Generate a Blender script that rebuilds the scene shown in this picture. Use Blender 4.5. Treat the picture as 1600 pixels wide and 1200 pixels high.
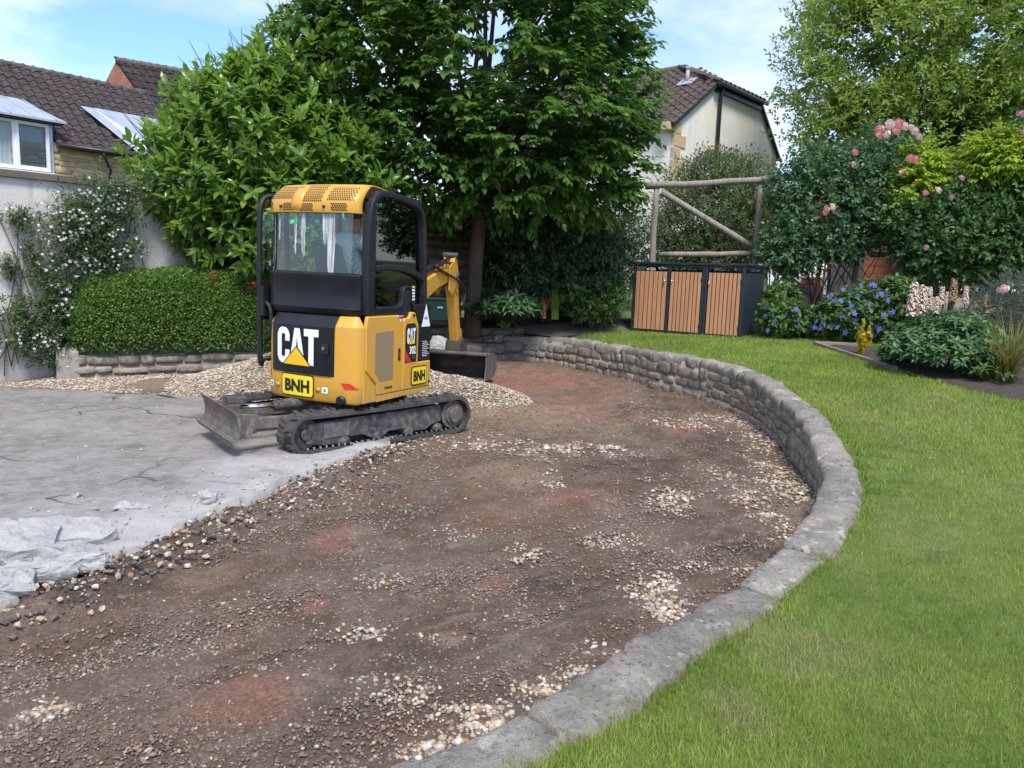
import bpy, bmesh, math, random
import numpy as np
from mathutils import Matrix, Vector
random.seed(7); RS = np.random.RandomState(7)
PI = math.pi; rad = math.radians
scene = bpy.context.scene
for o in list(bpy.data.objects): bpy.data.objects.remove(o)

# ------------------------------------------------------------------ camera
EYE = 1.60; FPX = 1202.0; PITCH = rad(8.1); ROLL = rad(1.9)
cF = Vector((0, math.cos(PITCH), -math.sin(PITCH)))
cU0 = Vector((0, math.sin(PITCH), math.cos(PITCH))); cR0 = Vector((1, 0, 0))
cR = cR0*math.cos(ROLL) + cU0*math.sin(ROLL); cU = cU0*math.cos(ROLL) - cR0*math.sin(ROLL)
cam = bpy.data.objects.new('camera', bpy.data.cameras.new('camera'))
scene.collection.objects.link(cam); scene.camera = cam
cam.data.sensor_fit = 'HORIZONTAL'; cam.data.sensor_width = 36.0; cam.data.lens = FPX*36/1600
cam.data.clip_start = 0.05; cam.data.clip_end = 3000
cam.matrix_world = Matrix(((cR.x, cU.x, -cF.x, 0), (cR.y, cU.y, -cF.y, 0), (cR.z, cU.z, -cF.z, EYE), (0, 0, 0, 1)))

# ------------------------------------------------------------------ sky, sun, exposure
SUN_EL = rad(56); SUN_AZ = rad(168)          # azimuth clockwise from +Y: behind the camera, a little to the right
world = bpy.data.worlds.new('World'); scene.world = world; world.use_nodes = True
wt = world.node_tree; wt.nodes.clear()
def wn(t, **k):
    n = wt.nodes.new(t)
    for a, b in k.items(): setattr(n, a, b)
    return n
sky = wn('ShaderNodeTexSky', sky_type='NISHITA', sun_disc=False, sun_elevation=SUN_EL, sun_rotation=SUN_AZ)
sky.air_density = 1.1; sky.dust_density = 0.25; sky.ozone_density = 3.2
tc = wn('ShaderNodeTexCoord')
sep = wn('ShaderNodeSeparateXYZ'); wt.links.new(tc.outputs['Generated'], sep.inputs[0])
# project the view direction on a cloud deck so that the clouds flatten towards the horizon
mz = wn('ShaderNodeMath', operation='ADD'); wt.links.new(sep.outputs[2], mz.inputs[0]); mz.inputs[1].default_value = 0.22
dx = wn('ShaderNodeMath', operation='DIVIDE'); wt.links.new(sep.outputs[0], dx.inputs[0]); wt.links.new(mz.outputs[0], dx.inputs[1])
dy = wn('ShaderNodeMath', operation='DIVIDE'); wt.links.new(sep.outputs[1], dy.inputs[0]); wt.links.new(mz.outputs[0], dy.inputs[1])
cmb = wn('ShaderNodeCombineXYZ'); wt.links.new(dx.outputs[0], cmb.inputs[0]); wt.links.new(dy.outputs[0], cmb.inputs[1]); cmb.inputs[2].default_value = 1.9
n1 = wn('ShaderNodeTexNoise'); n1.inputs['Scale'].default_value = 0.95; n1.inputs['Detail'].default_value = 7; n1.inputs['Roughness'].default_value = 0.58
wt.links.new(cmb.outputs[0], n1.inputs['Vector'])
r1 = wn('ShaderNodeValToRGB'); r1.color_ramp.elements[0].position = 0.40; r1.color_ramp.elements[1].position = 0.64
wt.links.new(n1.outputs['Fac'], r1.inputs[0])
n2 = wn('ShaderNodeTexNoise'); n2.inputs['Scale'].default_value = 1.7; n2.inputs['Detail'].default_value = 6
wt.links.new(cmb.outputs[0], n2.inputs['Vector'])
r2 = wn('ShaderNodeValToRGB'); e = r2.color_ramp.elements
e[0].position = 0.32; e[0].color = (2.5, 2.8, 3.3, 1); e[1].position = 0.66; e[1].color = (5.0, 5.05, 5.2, 1)
wt.links.new(n2.outputs['Fac'], r2.inputs[0])
mx = wn('ShaderNodeMix', data_type='RGBA'); wt.links.new(r1.outputs[0], mx.inputs[0])
tint = wn('ShaderNodeMix', data_type='RGBA', blend_type='MULTIPLY'); tint.inputs[0].default_value = 1.0; tint.inputs[7].default_value = (.62, .70, .96, 1); wt.links.new(sky.outputs[0], tint.inputs[6]); wt.links.new(tint.outputs[2], mx.inputs[6]); wt.links.new(r2.outputs[0], mx.inputs[7])
bg = wn('ShaderNodeBackground'); bg.inputs[1].default_value = 0.115; wt.links.new(mx.outputs[2], bg.inputs[0])
wo = wn('ShaderNodeOutputWorld'); wt.links.new(bg.outputs[0], wo.inputs[0])
sun = bpy.data.objects.new('sun', bpy.data.lights.new('sun', 'SUN')); scene.collection.objects.link(sun)
sun.data.energy = 1.7; sun.data.angle = rad(16); sun.data.color = (1.0, 0.94, 0.85)
sd = Vector((math.sin(SUN_AZ)*math.cos(SUN_EL), math.cos(SUN_AZ)*math.cos(SUN_EL), math.sin(SUN_EL)))
sun.rotation_euler = (-sd).to_track_quat('-Z', 'Y').to_euler(); sun.location = (0, 0, 30)
vs = scene.view_settings; vs.view_transform = 'Standard'; vs.look = 'None'; vs.gamma = 1.0; vs.exposure = 1.5; vs.use_curve_mapping = False
scene.render.engine = 'CYCLES'
scene.render.resolution_x = 1024; scene.render.resolution_y = 768

# ------------------------------------------------------------------ helpers
COL = scene.collection
def at(u, v, z):                      # photo pixel (1600x1200) -> point on the level z
    d = cF + cR*((u-800)/FPX) - cU*((v-600)/FPX); t = (z-EYE)/d.z
    return Vector((d.x*t, d.y*t, z))
def atd(u, v, y):                     # photo pixel -> point at the distance y in front of the camera
    d = cF + cR*((u-800)/FPX) - cU*((v-600)/FPX); t = y/d.y
    return Vector((d.x*t, y, EYE+d.z*t))
def tag(o, label=None, cat=None, group=None, kind=None):
    if label: o['label'] = label
    if cat: o['category'] = cat
    if group: o['group'] = group
    if kind: o['kind'] = kind
    return o
def empty(name, loc=(0, 0, 0), rz=0.0, label=None, cat=None, group=None):
    o = bpy.data.objects.new(name, None); COL.objects.link(o); o.location = loc; o.rotation_euler = (0, 0, rz)
    o.empty_display_size = 0.1
    return tag(o, label, cat, group)
def link(name, me, parent=None, mw=None):
    o = bpy.data.objects.new(name, me); COL.objects.link(o)
    if parent is not None: o.parent = parent
    if mw is not None: o.matrix_local = mw
    return o
def npme(name, V, F, mat=None, smooth=False, rnd=None, col=None):
    V = np.ascontiguousarray(V, np.float32).reshape(-1, 3); F = np.ascontiguousarray(F, np.int32); k = F.shape[1]
    me = bpy.data.meshes.new(name)
    me.vertices.add(len(V)); me.vertices.foreach_set('co', V.ravel())
    me.loops.add(F.size); me.loops.foreach_set('vertex_index', F.ravel())
    me.polygons.add(len(F)); me.polygons.foreach_set('loop_start', np.arange(0, F.size, k, dtype=np.int32))
    me.polygons.foreach_set('use_smooth', np.full(len(F), smooth, bool))
    me.update(calc_edges=True)
    if rnd is not None:
        a = me.attributes.new('rnd', 'FLOAT', 'POINT'); a.data.foreach_set('value', np.ascontiguousarray(rnd, np.float32).ravel())
    if col is not None:
        c = np.ones((len(V), 4), np.float32); c[:, :3] = col
        a = me.attributes.new('col', 'FLOAT_COLOR', 'POINT'); a.data.foreach_set('color', c.ravel())
    if mat: me.materials.append(mat)
    return me
def npobj(name, V, F, mat, parent=None, **k): return link(name, npme(name, V, F, mat, **k), parent)
class MB:
    def __init__(s): s.v = []; s.f = []
    def add(s, v, f):
        b = len(s.v); s.v += [tuple(p) for p in v]; s.f += [tuple(i+b for i in q) for q in f]; return s
    def box(s, c, d, rot=None, taper=1.0):
        x, y, z = d[0]/2, d[1]/2, d[2]/2
        P = [Vector((a*x*(taper if e > 0 else 1), b*y*(taper if e > 0 else 1), e*z)) for e in (-1, 1) for b in (-1, 1) for a in (-1, 1)]
        if rot is not None: P = [rot @ p for p in P]
        c = Vector(c)
        return s.add([p+c for p in P], [(0, 2, 3, 1), (4, 5, 7, 6), (0, 1, 5, 4), (2, 6, 7, 3), (0, 4, 6, 2), (1, 3, 7, 5)])
    def bar(s, a, b, w, h, up=(0, 0, 1)):          # rectangular bar from a to b
        a = Vector(a); b = Vector(b); d = (b-a); L = d.length; d.normalize(); sd_ = d.cross(Vector(up)).normalized(); u = sd_.cross(d)
        m = Matrix((d, sd_, u)).transposed()
        return s.box((a+b)/2, (L, w, h), m)
    def tube(s, pts, r, seg=8, caps=True, closed=False):
        pts = [Vector(p) for p in pts]; n = len(pts); rs = r if isinstance(r, (list, tuple)) else [r]*n
        ring = []; V = []; prev = None
        for i, p in enumerate(pts):
            if closed: t = (pts[(i+1) % n]-pts[i-1])
            else: t = pts[min(i+1, n-1)]-pts[max(i-1, 0)]
            t.normalize()
            if prev is None:
                h = Vector((0, 0, 1)) if abs(t.z) < .9 else Vector((1, 0, 0)); x = t.cross(h).normalized()
            else:
                x = (prev - t*prev.dot(t)).normalized()
            prev = x; y = t.cross(x)
            V += [p + (x*math.cos(2*PI*k/seg)+y*math.sin(2*PI*k/seg))*rs[i] for k in range(seg)]
        F = []
        for i in range(n if closed else n-1):
            j = (i+1) % n
            for k in range(seg): F.append((i*seg+k, i*seg+(k+1) % seg, j*seg+(k+1) % seg, j*seg+k))
        if caps and not closed: F += [tuple(range(seg-1, -1, -1)), tuple((n-1)*seg+k for k in range(seg))]
        return s.add(V, F)
    def cyl(s, a, b, r, seg=12): return s.tube([a, b], r, seg)
    def prism(s, poly, h0, h1, fn):                # poly 2d, fn(a,b,h)->3d
        n = len(poly)
        V = [fn(a, b, h0) for a, b in poly]+[fn(a, b, h1) for a, b in poly]
        F = [tuple(range(n-1, -1, -1)), tuple(range(n, 2*n))]+[(i, (i+1) % n, n+(i+1) % n, n+i) for i in range(n)]
        return s.add(V, F)
    def grid(s, rows):                             # rows of equal length
        m = len(rows[0]); V = [p for r in rows for p in r]
        return s.add(V, [(i*m+j, i*m+j+1, (i+1)*m+j+1, (i+1)*m+j) for i in range(len(rows)-1) for j in range(m-1)])
    def me(s, name, mat, smooth=False):
        me = bpy.data.meshes.new(name); me.from_pydata(s.v, [], s.f)
        bm = bmesh.new(); bm.from_mesh(me); bmesh.ops.recalc_face_normals(bm, faces=bm.faces); bm.to_mesh(me); bm.free()
        if smooth: me.polygons.foreach_set('use_smooth', [True]*len(me.polygons))
        if mat: me.materials.append(mat)
        return me
    def build(s, name, mat, parent=None, smooth=False, bevel=0, seg=2):
        o = link(name, s.me(name, mat, smooth), parent)
        if bevel:
            b = o.modifiers.new('bevel', 'BEVEL'); b.width = bevel; b.segments = seg; b.limit_method = 'ANGLE'; b.angle_limit = rad(35)
        return o
def smooth_by_angle(o, ang=35):
    me = o.data; bm = bmesh.new(); bm.from_mesh(me)
    for f in bm.faces: f.smooth = True
    for e_ in bm.edges:
        e_.smooth = not (len(e_.link_faces) == 2 and e_.calc_face_angle(0) > rad(ang))
    bm.to_mesh(me); bm.free(); return o

# value noise for numpy arrays
_tab = np.random.RandomState(11).rand(256, 256).astype(np.float32)
def vn(x, y, seed=0):
    x = np.asarray(x, np.float64)+seed*17.31; y = np.asarray(y, np.float64)+seed*5.77
    xi = np.floor(x).astype(int); yi = np.floor(y).astype(int); fx = x-xi; fy = y-yi
    fx = fx*fx*(3-2*fx); fy = fy*fy*(3-2*fy)
    a = _tab[xi & 255, yi & 255]; b = _tab[(xi+1) & 255, yi & 255]; c = _tab[xi & 255, (yi+1) & 255]; d = _tab[(xi+1) & 255, (yi+1) & 255]
    return a*(1-fx)*(1-fy)+b*fx*(1-fy)+c*(1-fx)*fy+d*fx*fy
def fbm(x, y, seed=0, oct=4, gain=.5):
    s = 0; a = 1; t = 0
    for k in range(oct):
        s = s+a*vn(x*2**k, y*2**k, seed+k*3); t += a; a *= gain
    return s/t
def sstep(a, b, x):
    t = np.clip((x-a)/(b-a), 0, 1); return t*t*(3-2*t)

# ------------------------------------------------------------------ materials
class G:
    def __init__(s, name):
        s.m = bpy.data.materials.new(name); s.m.use_nodes = True; s.nt = s.m.node_tree; s.nt.nodes.clear()
    def n(s, t, ins=None, **k):
        n = s.nt.nodes.new(t)
        for a, b in k.items(): setattr(n, a, b)
        for a, b in (ins or {}).items(): s.put(n.inputs[a], b)
        return n
    def put(s, sock, v):
        if isinstance(v, bpy.types.NodeSocket): s.nt.links.new(v, sock)
        elif isinstance(v, (tuple, list)) and len(v) == 3 and sock.type == 'RGBA': sock.default_value = (*v, 1)
        else: sock.default_value = v
    def co(s, kind='Object', scale=None):
        if kind == 'World': v = s.n('ShaderNodeNewGeometry').outputs['Position']
        else: v = s.n('ShaderNodeTexCoord').outputs[kind]
        if scale: v = s.n('ShaderNodeVectorMath', {0: v, 1: scale}, operation='MULTIPLY').outputs[0]
        return v
    def noise(s, v, scale, detail=4, rough=.55, dist=0):
        return s.n('ShaderNodeTexNoise', {'Vector': v, 'Scale': scale, 'Detail': detail, 'Roughness': rough, 'Distortion': dist}).outputs['Fac']
    def vor(s, v, scale, feature='F1', out='Distance'):
        return s.n('ShaderNodeTexVoronoi', {'Vector': v, 'Scale': scale}, feature=feature).outputs[out]
    def ramp(s, fac, stops):
        n = s.n('ShaderNodeValToRGB', {0: fac}); el = n.color_ramp.elements
        while len(el) < len(stops): el.new(.5)
        for e_, (p, c) in zip(el, stops): e_.position = p; e_.color = (*c, 1) if len(c) == 3 else c
        return n.outputs[0]
    def f(s, op, a, b=0.0, clamp=False):
        return s.n('ShaderNodeMath', {0: a, 1: b}, operation=op, use_clamp=clamp).outputs[0]
    def mr(s, v, a, b, c=0.0, d=1.0):
        return s.n('ShaderNodeMapRange', {0: v, 1: a, 2: b, 3: c, 4: d}).outputs[0]
    def mix(s, fac, a, b, blend='MIX'):
        n = s.n('ShaderNodeMix', data_type='RGBA', blend_type=blend); s.put(n.inputs[0], fac); s.put(n.inputs[6], a); s.put(n.inputs[7], b); return n.outputs[2]
    def attr(s, name, out='Fac'): return s.n('ShaderNodeAttribute', attribute_name=name).outputs[out]
    def bump(s, h, strength=.4, dist=.01): return s.n('ShaderNodeBump', {'Height': h, 'Strength': strength, 'Distance': dist}).outputs[0]
    def pbr(s, col, rough=.7, metal=0, spec=.4, nrm=None, coat=0, **k):
        ins = {'Base Color': col, 'Roughness': rough, 'Metallic': metal, 'Specular IOR Level': spec, 'Coat Weight': coat}
        if nrm is not None: ins['Normal'] = nrm
        ins.update(k); return s.n('ShaderNodeBsdfPrincipled', ins).outputs[0]
    def out(s, sh):
        o = s.n('ShaderNodeOutputMaterial'); s.nt.links.new(sh, o.inputs[0]); return s.m
def surf(name, stops, scale=4, detail=6, rough=.75, bump=.3, bscale=None, bdist=.01, metal=0, spec=.35, coat=0, coord='Object', stretch=None, rvar=.12, nrough=.6):
    g = G(name); v = g.co(coord, stretch); nz = g.noise(v, scale, detail, nrough)
    n = len(stops); st = stops if isinstance(stops[0][1], (tuple, list)) else [(.25+.5*i/max(1, n-1), c) for i, c in enumerate(stops)]
    c = g.ramp(nz, st); b = g.noise(v, bscale or scale*6, 5, .65)
    r = g.mr(g.noise(v, scale*2.3, 4), .3, .7, rough-rvar, rough+rvar)
    return g.out(g.pbr(c, r, metal, spec, g.bump(b, bump, bdist) if bump else None, coat))
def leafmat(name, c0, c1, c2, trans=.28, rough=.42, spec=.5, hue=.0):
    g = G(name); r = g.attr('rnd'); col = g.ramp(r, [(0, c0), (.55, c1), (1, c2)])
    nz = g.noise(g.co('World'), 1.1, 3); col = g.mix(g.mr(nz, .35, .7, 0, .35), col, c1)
    back = g.n('ShaderNodeNewGeometry').outputs['Backfacing']
    col2 = g.mix(g.f('MULTIPLY', back, .35), col, tuple(min(1, x*1.15+.02) for x in c1))
    p = g.pbr(col2, rough, 0, spec)
    t = g.n('ShaderNodeBsdfTranslucent', {'Color': g.mix(.5, col, tuple(min(1, x*1.7) for x in c2))}).outputs[0]
    return g.out(g.n('ShaderNodeMixShader', {0: trans, 1: p, 2: t}).outputs[0])
def attrmat(name, rough=.85, nscale=60, amt=.35, bump=.3, spec=.25, bdist=.006):
    g = G(name); v = g.co('World'); c = g.attr('col', 'Color'); nz = g.noise(v, nscale, 5, .7)
    c = g.mix(1.0, c, g.ramp(nz, [(.25, (1-amt,)*3), (.75, (1+amt,)*3)]), 'MULTIPLY')
    return g.out(g.pbr(c, rough, 0, spec, g.bump(g.noise(v, nscale*1.5, 6, .7), bump, bdist)))
def plain(name, c, rough=.5, metal=0, spec=.4, coat=0, var=.12, bump=0, nscale=9):
    g = G(name); v = g.co('Object'); nz = g.noise(v, nscale, 5, .6)
    lo = tuple(x*(1-var) for x in c); hi = tuple(min(1, x*(1+var)) for x in c)
    col = g.ramp(nz, [(.3, lo), (.7, hi)])
    r = g.mr(g.noise(v, nscale*2.1, 4), .3, .7, max(.02, rough-.08), rough+.08)
    return g.out(g.pbr(col, r, metal, spec, g.bump(g.noise(v, nscale*8, 3), bump, .003) if bump else None, coat))
# ================================================================== GROUND
# plan of the wall: inner face line, from near the camera to the far end (x, y, top z)
WP = [(-2.6, 0.85, -.02), (-1.35, 1.55, -.01), (-.25, 2.35, 0.0), (.10, 2.64, .0), (.28, 2.83, .0), (.49, 3.08, .0), (.76, 3.38, .01), (1.12, 3.76, .02), (1.47, 4.17, .05), (1.80, 4.58, .10),
      (2.10, 5.05, .15), (2.33, 5.55, .21), (2.47, 6.07, .32), (2.58, 6.65, .38), (2.73, 7.65, .42), (2.77, 8.6, .48), (2.66, 9.6, .52), (2.38, 10.4, .53),
      (2.06, 10.9, .53), (1.74, 11.65, .54), (1.32, 12.3, .54), (.76, 13.0, .53), (.21, 13.35, .52), (-.4, 13.6, .5)]
def catmull(P, step=.05):
    P = [Vector(p) for p in P]; out = []
    for i in range(len(P)-1):
        p0 = P[max(0, i-1)]; p1 = P[i]; p2 = P[i+1]; p3 = P[min(len(P)-1, i+2)]
        n = max(2, int((p2-p1).length/step))
        for k in range(n):
            t = k/n
            out.append(.5*((2*p1)+(p2-p0)*t+(2*p0-5*p1+4*p2-p3)*t*t+(3*p1-p0-3*p2+p3)*t**3))
    out.append(P[-1]); return out
WPTS = catmull(WP); WA = np.array([tuple(p) for p in WPTS])
d_ = np.gradient(WA[:, :2], axis=0); d_ /= np.linalg.norm(d_, axis=1)[:, None]
ker = np.ones(21)/21
d_ = np.stack([np.convolve(np.pad(d_[:, k], 10, 'edge'), ker, 'valid') for k in (0, 1)], 1); d_ /= np.linalg.norm(d_, axis=1)[:, None]
WT = d_; WN = np.stack([d_[:, 1], -d_[:, 0]], 1)      # outward normal = to the lawn
WS = np.concatenate([[0], np.cumsum(np.linalg.norm(np.diff(WA[:, :2], axis=0), axis=1))])
def wall_at(s):
    i = np.interp(s, WS, np.arange(len(WS))); f = lambda a: np.interp(i, np.arange(len(WS)), a)
    return np.array([f(WA[:, 0]), f(WA[:, 1])]), np.array([f(WT[:, 0]), f(WT[:, 1])]), np.array([f(WN[:, 0]), f(WN[:, 1])]), float(f(WA[:, 2]))
def wall_sd(x, y):                    # signed distance to the inner face, positive on the lawn side, plus index
    x = np.asarray(x); y = np.asarray(y); sh = x.shape; X = x.ravel(); Y = y.ravel(); W = WA[::4, :2]; NN = WN[::4]
    best = np.full(X.shape, 1e9); idx = np.zeros(X.shape, int)
    for i in range(len(W)):
        d2 = (X-W[i, 0])**2+(Y-W[i, 1])**2; m = d2 < best; best[m] = d2[m]; idx[m] = i
    sg = (X-W[idx, 0])*NN[idx, 0]+(Y-W[idx, 1])*NN[idx, 1]
    return (np.sqrt(best)*np.where(sg >= 0, 1, -1)).reshape(sh), (idx*4).reshape(sh)

# lawn level: thin-plate fit through the coping and a few spots read off the photograph
ctrl = [(p[0], p[1], p[2]) for p in WP[1:]] + [(2.2, 14.3, .66), (3.8, 12.9, .68), (5.2, 14.0, .74), (5.0, 7.5, .50), (6.0, 9.5, .60), (3.6, 10.5, .60), (5.2, 11.8, .66), (4.4, 9.3, .57), (4, 5, .26), (6, 4, .25), (3, 2, .0), (1, 0, -.1),
        (-2.5, 14.5, .85), (0, 15.2, .9), (3, 17, .95), (8, 14, .85), (8, 18, 1.1), (12, 10, .8), (14, 18, 1.2), (10, 4, .4), (-3, -2, -.1), (5, -2, -.05), (5, 24, 1.3), (20, 25, 1.4), (25, 8, .9)]
CP = np.array(ctrl); _r = lambda a, b: np.sqrt((a[:, None, 0]-b[None, :, 0])**2+(a[:, None, 1]-b[None, :, 1])**2)
def _tp(r): return np.where(r > 1e-9, r*r*np.log(np.maximum(r, 1e-9)), 0)
_A = _tp(_r(CP, CP))+np.eye(len(CP))*.02; _Q = np.c_[np.ones(len(CP)), CP[:, :2]]
_W = np.linalg.solve(np.block([[_A, _Q], [_Q.T, np.zeros((3, 3))]]), np.r_[CP[:, 2], 0, 0, 0])
def lawn_z(x, y):
    x = np.asarray(x, float); y = np.asarray(y, float); P = np.c_[x.ravel(), y.ravel()]
    P = np.clip(P, (-6, -4), (26, 28)); out = np.empty(len(P))
    for a in range(0, len(P), 20000):
        q = P[a:a+20000]; out[a:a+20000] = _tp(_r(q, CP))@_W[:len(CP)]+np.c_[np.ones(len(q)), q]@_W[len(CP):]
    return out.reshape(x.shape)
def lz(x, y): return float(lawn_z(np.array([x]), np.array([y]))[0])

# broken edge of the concrete slab (photo trace on the ground)
EDGE = [at(u, v, .05) for u, v in [(-260, 1010), (-120, 975), (0, 935), (60, 906), (140, 878), (240, 838), (330, 795), (400, 775), (450, 750), (500, 728), (548, 712), (590, 690)]]
EDGE += [Vector((-1.05, 8.0, .05)), Vector((-1.5, 9.0, .05)), Vector((-2.6, 9.5, .05))]
EP = catmull(EDGE, .06); EA = np.array([tuple(p) for p in EP])[:, :2]
def edge_sd(x, y):                    # distance to the slab edge line
    x = np.asarray(x); y = np.asarray(y); X = x.ravel(); Y = y.ravel(); best = np.full(X.shape, 1e9); idx = np.zeros(X.shape, int)
    E_ = EA[::3]
    for i in range(len(E_)):
        d2 = (X-E_[i, 0])**2+(Y-E_[i, 1])**2; m = d2 < best; best[m] = d2[m]; idx[m] = i
    tx = np.gradient(E_[:, 0])[idx]; ty = np.gradient(E_[:, 1])[idx]
    sg = (X-E_[idx, 0])*(-ty)+(Y-E_[idx, 1])*tx          # positive on the slab side (left of the walk)
    return (np.sqrt(best)*np.where(sg >= 0, 1, -1)).reshape(x.shape)
HEAP = [(-1.9, 9.5, .58, 2.0, 1.0), (-2.9, 9.55, .55, 1.5, .9), (-.75, 9.3, .34, 1.1, .7), (-3.9, 9.75, .18, 1.3, .6), (-1.35, 12.55, .42, 1.1, .85)]
def heap_h(x, y):
    h = 0
    for cx, cy, hh, rx, ry in HEAP:
        q = np.sqrt(((x-cx)/rx)**2+((y-cy)/ry)**2); h = np.maximum(h, hh*np.clip(1-q, 0, 1)**.9*np.clip(1.25-.25*q, 0, 1))
    return h
def drive_z(x, y, fine=True):
    z = np.interp(y, [0, 2, 7, 10, 13.5, 20], [-.05, -.03, -.02, .03, .12, .2])
    z = z + (fbm(x*.7, y*.7, 3, 3)-.5)*.07
    if fine: z = z+(fbm(x*3.2, y*3.2, 5, 4)-.5)*.05+(fbm(x*14, y*14, 9, 3)-.5)*.03
    return z
# photo-traced patches: (u, v, ru, rv, strength)
def patches(lst, x, y, seed, z=0.0):
    m = np.zeros_like(x); n = fbm(x*4, y*4, seed, 4)-.5
    for u, v, ru, rv, st in lst:
        c = at(u, v, z); a = (at(u+ru, v, z)-c).length; b = (at(u, v-rv, z)-at(u, v+rv, z)).length/2
        q = ((x-c.x)/a)**2+((y-c.y)/b)**2
        m = np.maximum(m, st*sstep(1.35, .25, np.sqrt(q)+n*1.5))
    return m
RED = [(390, 1090, 75, 40, 1), (525, 832, 32, 24, 1), (775, 898, 24, 16, .95), (915, 775, 52, 17, .8), (840, 604, 110, 24, 1), (1060, 672, 45, 12, .9), (905, 640, 60, 12, .55), (490, 938, 26, 14, .8), (750, 805, 50, 20, .4), (350, 985, 45, 13, .35), (640, 1135, 60, 22, .6), (705, 985, 30, 15, .55), (1000, 655, 40, 10, .6), (960, 618, 45, 9, .5)]
SAND = [(850, 652, 140, 24, 1), (800, 740, 80, 26, .7), (320, 900, 90, 28, .75), (760, 690, 70, 14, .5), (380, 945, 70, 25, .6), (1010, 745, 60, 15, .3)]
DARK = [(985, 725, 90, 30, .8), (1130, 700, 70, 28, .7), (640, 1010, 130, 40, .7), (560, 1110, 120, 40, .55), (1180, 850, 70, 30, .9), (600, 800, 80, 18, .35), (900, 905, 90, 34, .6), (1090, 800, 60, 20, .5), (220, 905, 90, 20, .8), (1000, 640, 60, 8, .5), (130, 930, 90, 18, .8), (1150, 640, 50, 10, .5), (740, 1080, 80, 30, .6), (250, 613, 60, 8, .9)]
GRAV = [(1035, 925, 55, 55, 1), (900, 700, 110, 12, .9), (700, 690, 90, 14, .8), (1040, 770, 45, 22, .9), (1150, 660, 60, 14, .7), (1230, 760, 45, 50, .75), (820, 860, 38, 16, .9), (770, 1125, 120, 40, 1), (860, 1075, 70, 22, 1), (935, 1000, 40, 14, .95), (1150, 880, 90, 10, .8), (75, 1105, 55, 22, .8), (600, 985, 120, 14, .75), (730, 828, 60, 12, .5), (1190, 690, 60, 20, .6), (250, 1165, 70, 14, .5), (865, 745, 20, 22, .8), (490, 720, 60, 10, .9), (690, 600, 90, 12, .6), (560, 1060, 120, 24, .4), (1240, 830, 40, 40, .7), (1080, 665, 70, 10, .7), (700, 1172, 80, 26, 1), (830, 1108, 60, 24, 1), (905, 1052, 50, 18, 1), (1200, 800, 40, 60, .8), (1120, 740, 60, 20, .6), (640, 1090, 60, 25, .5), (480, 1040, 60, 14, .5), (960, 840, 60, 14, .5), (600, 900, 70, 12, .35)]
XS = np.concatenate([np.arange(-9.5, -4.2, .09), np.arange(-4.2, 3.4, .036)]); ys = [1.0]
while ys[-1] < 15.5: ys.append(ys[-1]+.012+.0062*ys[-1])
YS = np.array(ys); GX, GY = np.meshgrid(XS, YS)
GZ = drive_z(GX, GY); SDW, _ = wall_sd(GX, GY); ESD = edge_sd(GX, GY)
GZ = GZ+heap_h(GX, GY)-.35*sstep(.02, .22, SDW)-.16*sstep(.05, .25, ESD)*(GY < 8.85)
# spoil ridge thrown up along the broken edge
GZ += .06*np.exp(-((ESD+.16)/.11)**2)*(.5+fbm(GX*2.2, GY*2.2, 21, 3))*(GX < -1.2)*(GY < 8)
# dragged scrapes
GZ += (fbm((GX*.75+GY*.65)*1.1, (GY*.75-GX*.65)*9, 31, 3)-.5)*.035
base = np.array([.172, .125, .090]); n1_ = fbm(GX*1.3, GY*1.3, 41, 4)[..., None]; n2_ = fbm(GX*5, GY*5, 44, 4)[..., None]
n3_ = fbm(GX*19, GY*19, 46, 3)[..., None]
soil = base*(.42+.65*n1_+.5*n3_)+(n2_-.5)*.085
def blend(c, m, col): return c*(1-m[..., None])+np.array(col)*m[..., None]
mR = patches(RED, GX, GY, 51); mS = patches(SAND, GX, GY, 52); mD = patches(DARK, GX, GY, 53); mG = patches(GRAV, GX, GY, 54)
gr_ = sstep(.35, .65, fbm(GX*16, GY*16, 58, 4))
soil = blend(soil, mS*(.35+.6*gr_), (.30, .215, .135)); soil = blend(soil, mR*(.36+.58*sstep(.36, .64, fbm(GX*14, GY*14, 57, 4))), (.30, .150, .105)); soil = blend(soil, mD*(.35+.5*gr_), (.055, .042, .036))
soil = blend(soil, mG*.35, (.20, .155, .11)); hh_ = heap_h(GX, GY); soil = blend(soil, sstep(.01, .06, hh_), (.22, .175, .13)); soil = blend(soil, sstep(8.8, 9.1, GY)*(GX < -2.2)*(1-mD*.9), (.25, .205, .16))
# pale mortar smears scraped along the dig
str_ = sstep(.64, .76, fbm((GX*.75+GY*.65)*4.2, (GY*.75-GX*.65)*30, 61, 3))*sstep(.46, .6, fbm(GX*1.1, GY*1.1, 63, 3))
soil = blend(soil, str_*.38, (.32, .285, .25))
soil = np.clip(soil, .015, .8)
nR, nC = GX.shape; idx_ = np.arange(nR*nC).reshape(nR, nC)
Fq = np.stack([idx_[:-1, :-1], idx_[:-1, 1:], idx_[1:, 1:], idx_[1:, :-1]], -1).reshape(-1, 4)
M_soil = attrmat('dug_soil', .92, 55, .55, 1.0, .12, .022)
drv = npobj('driveway', np.stack([GX, GY, GZ], -1), Fq, M_soil, smooth=True, col=soil.reshape(-1, 3)); tag(drv, kind='structure')

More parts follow.
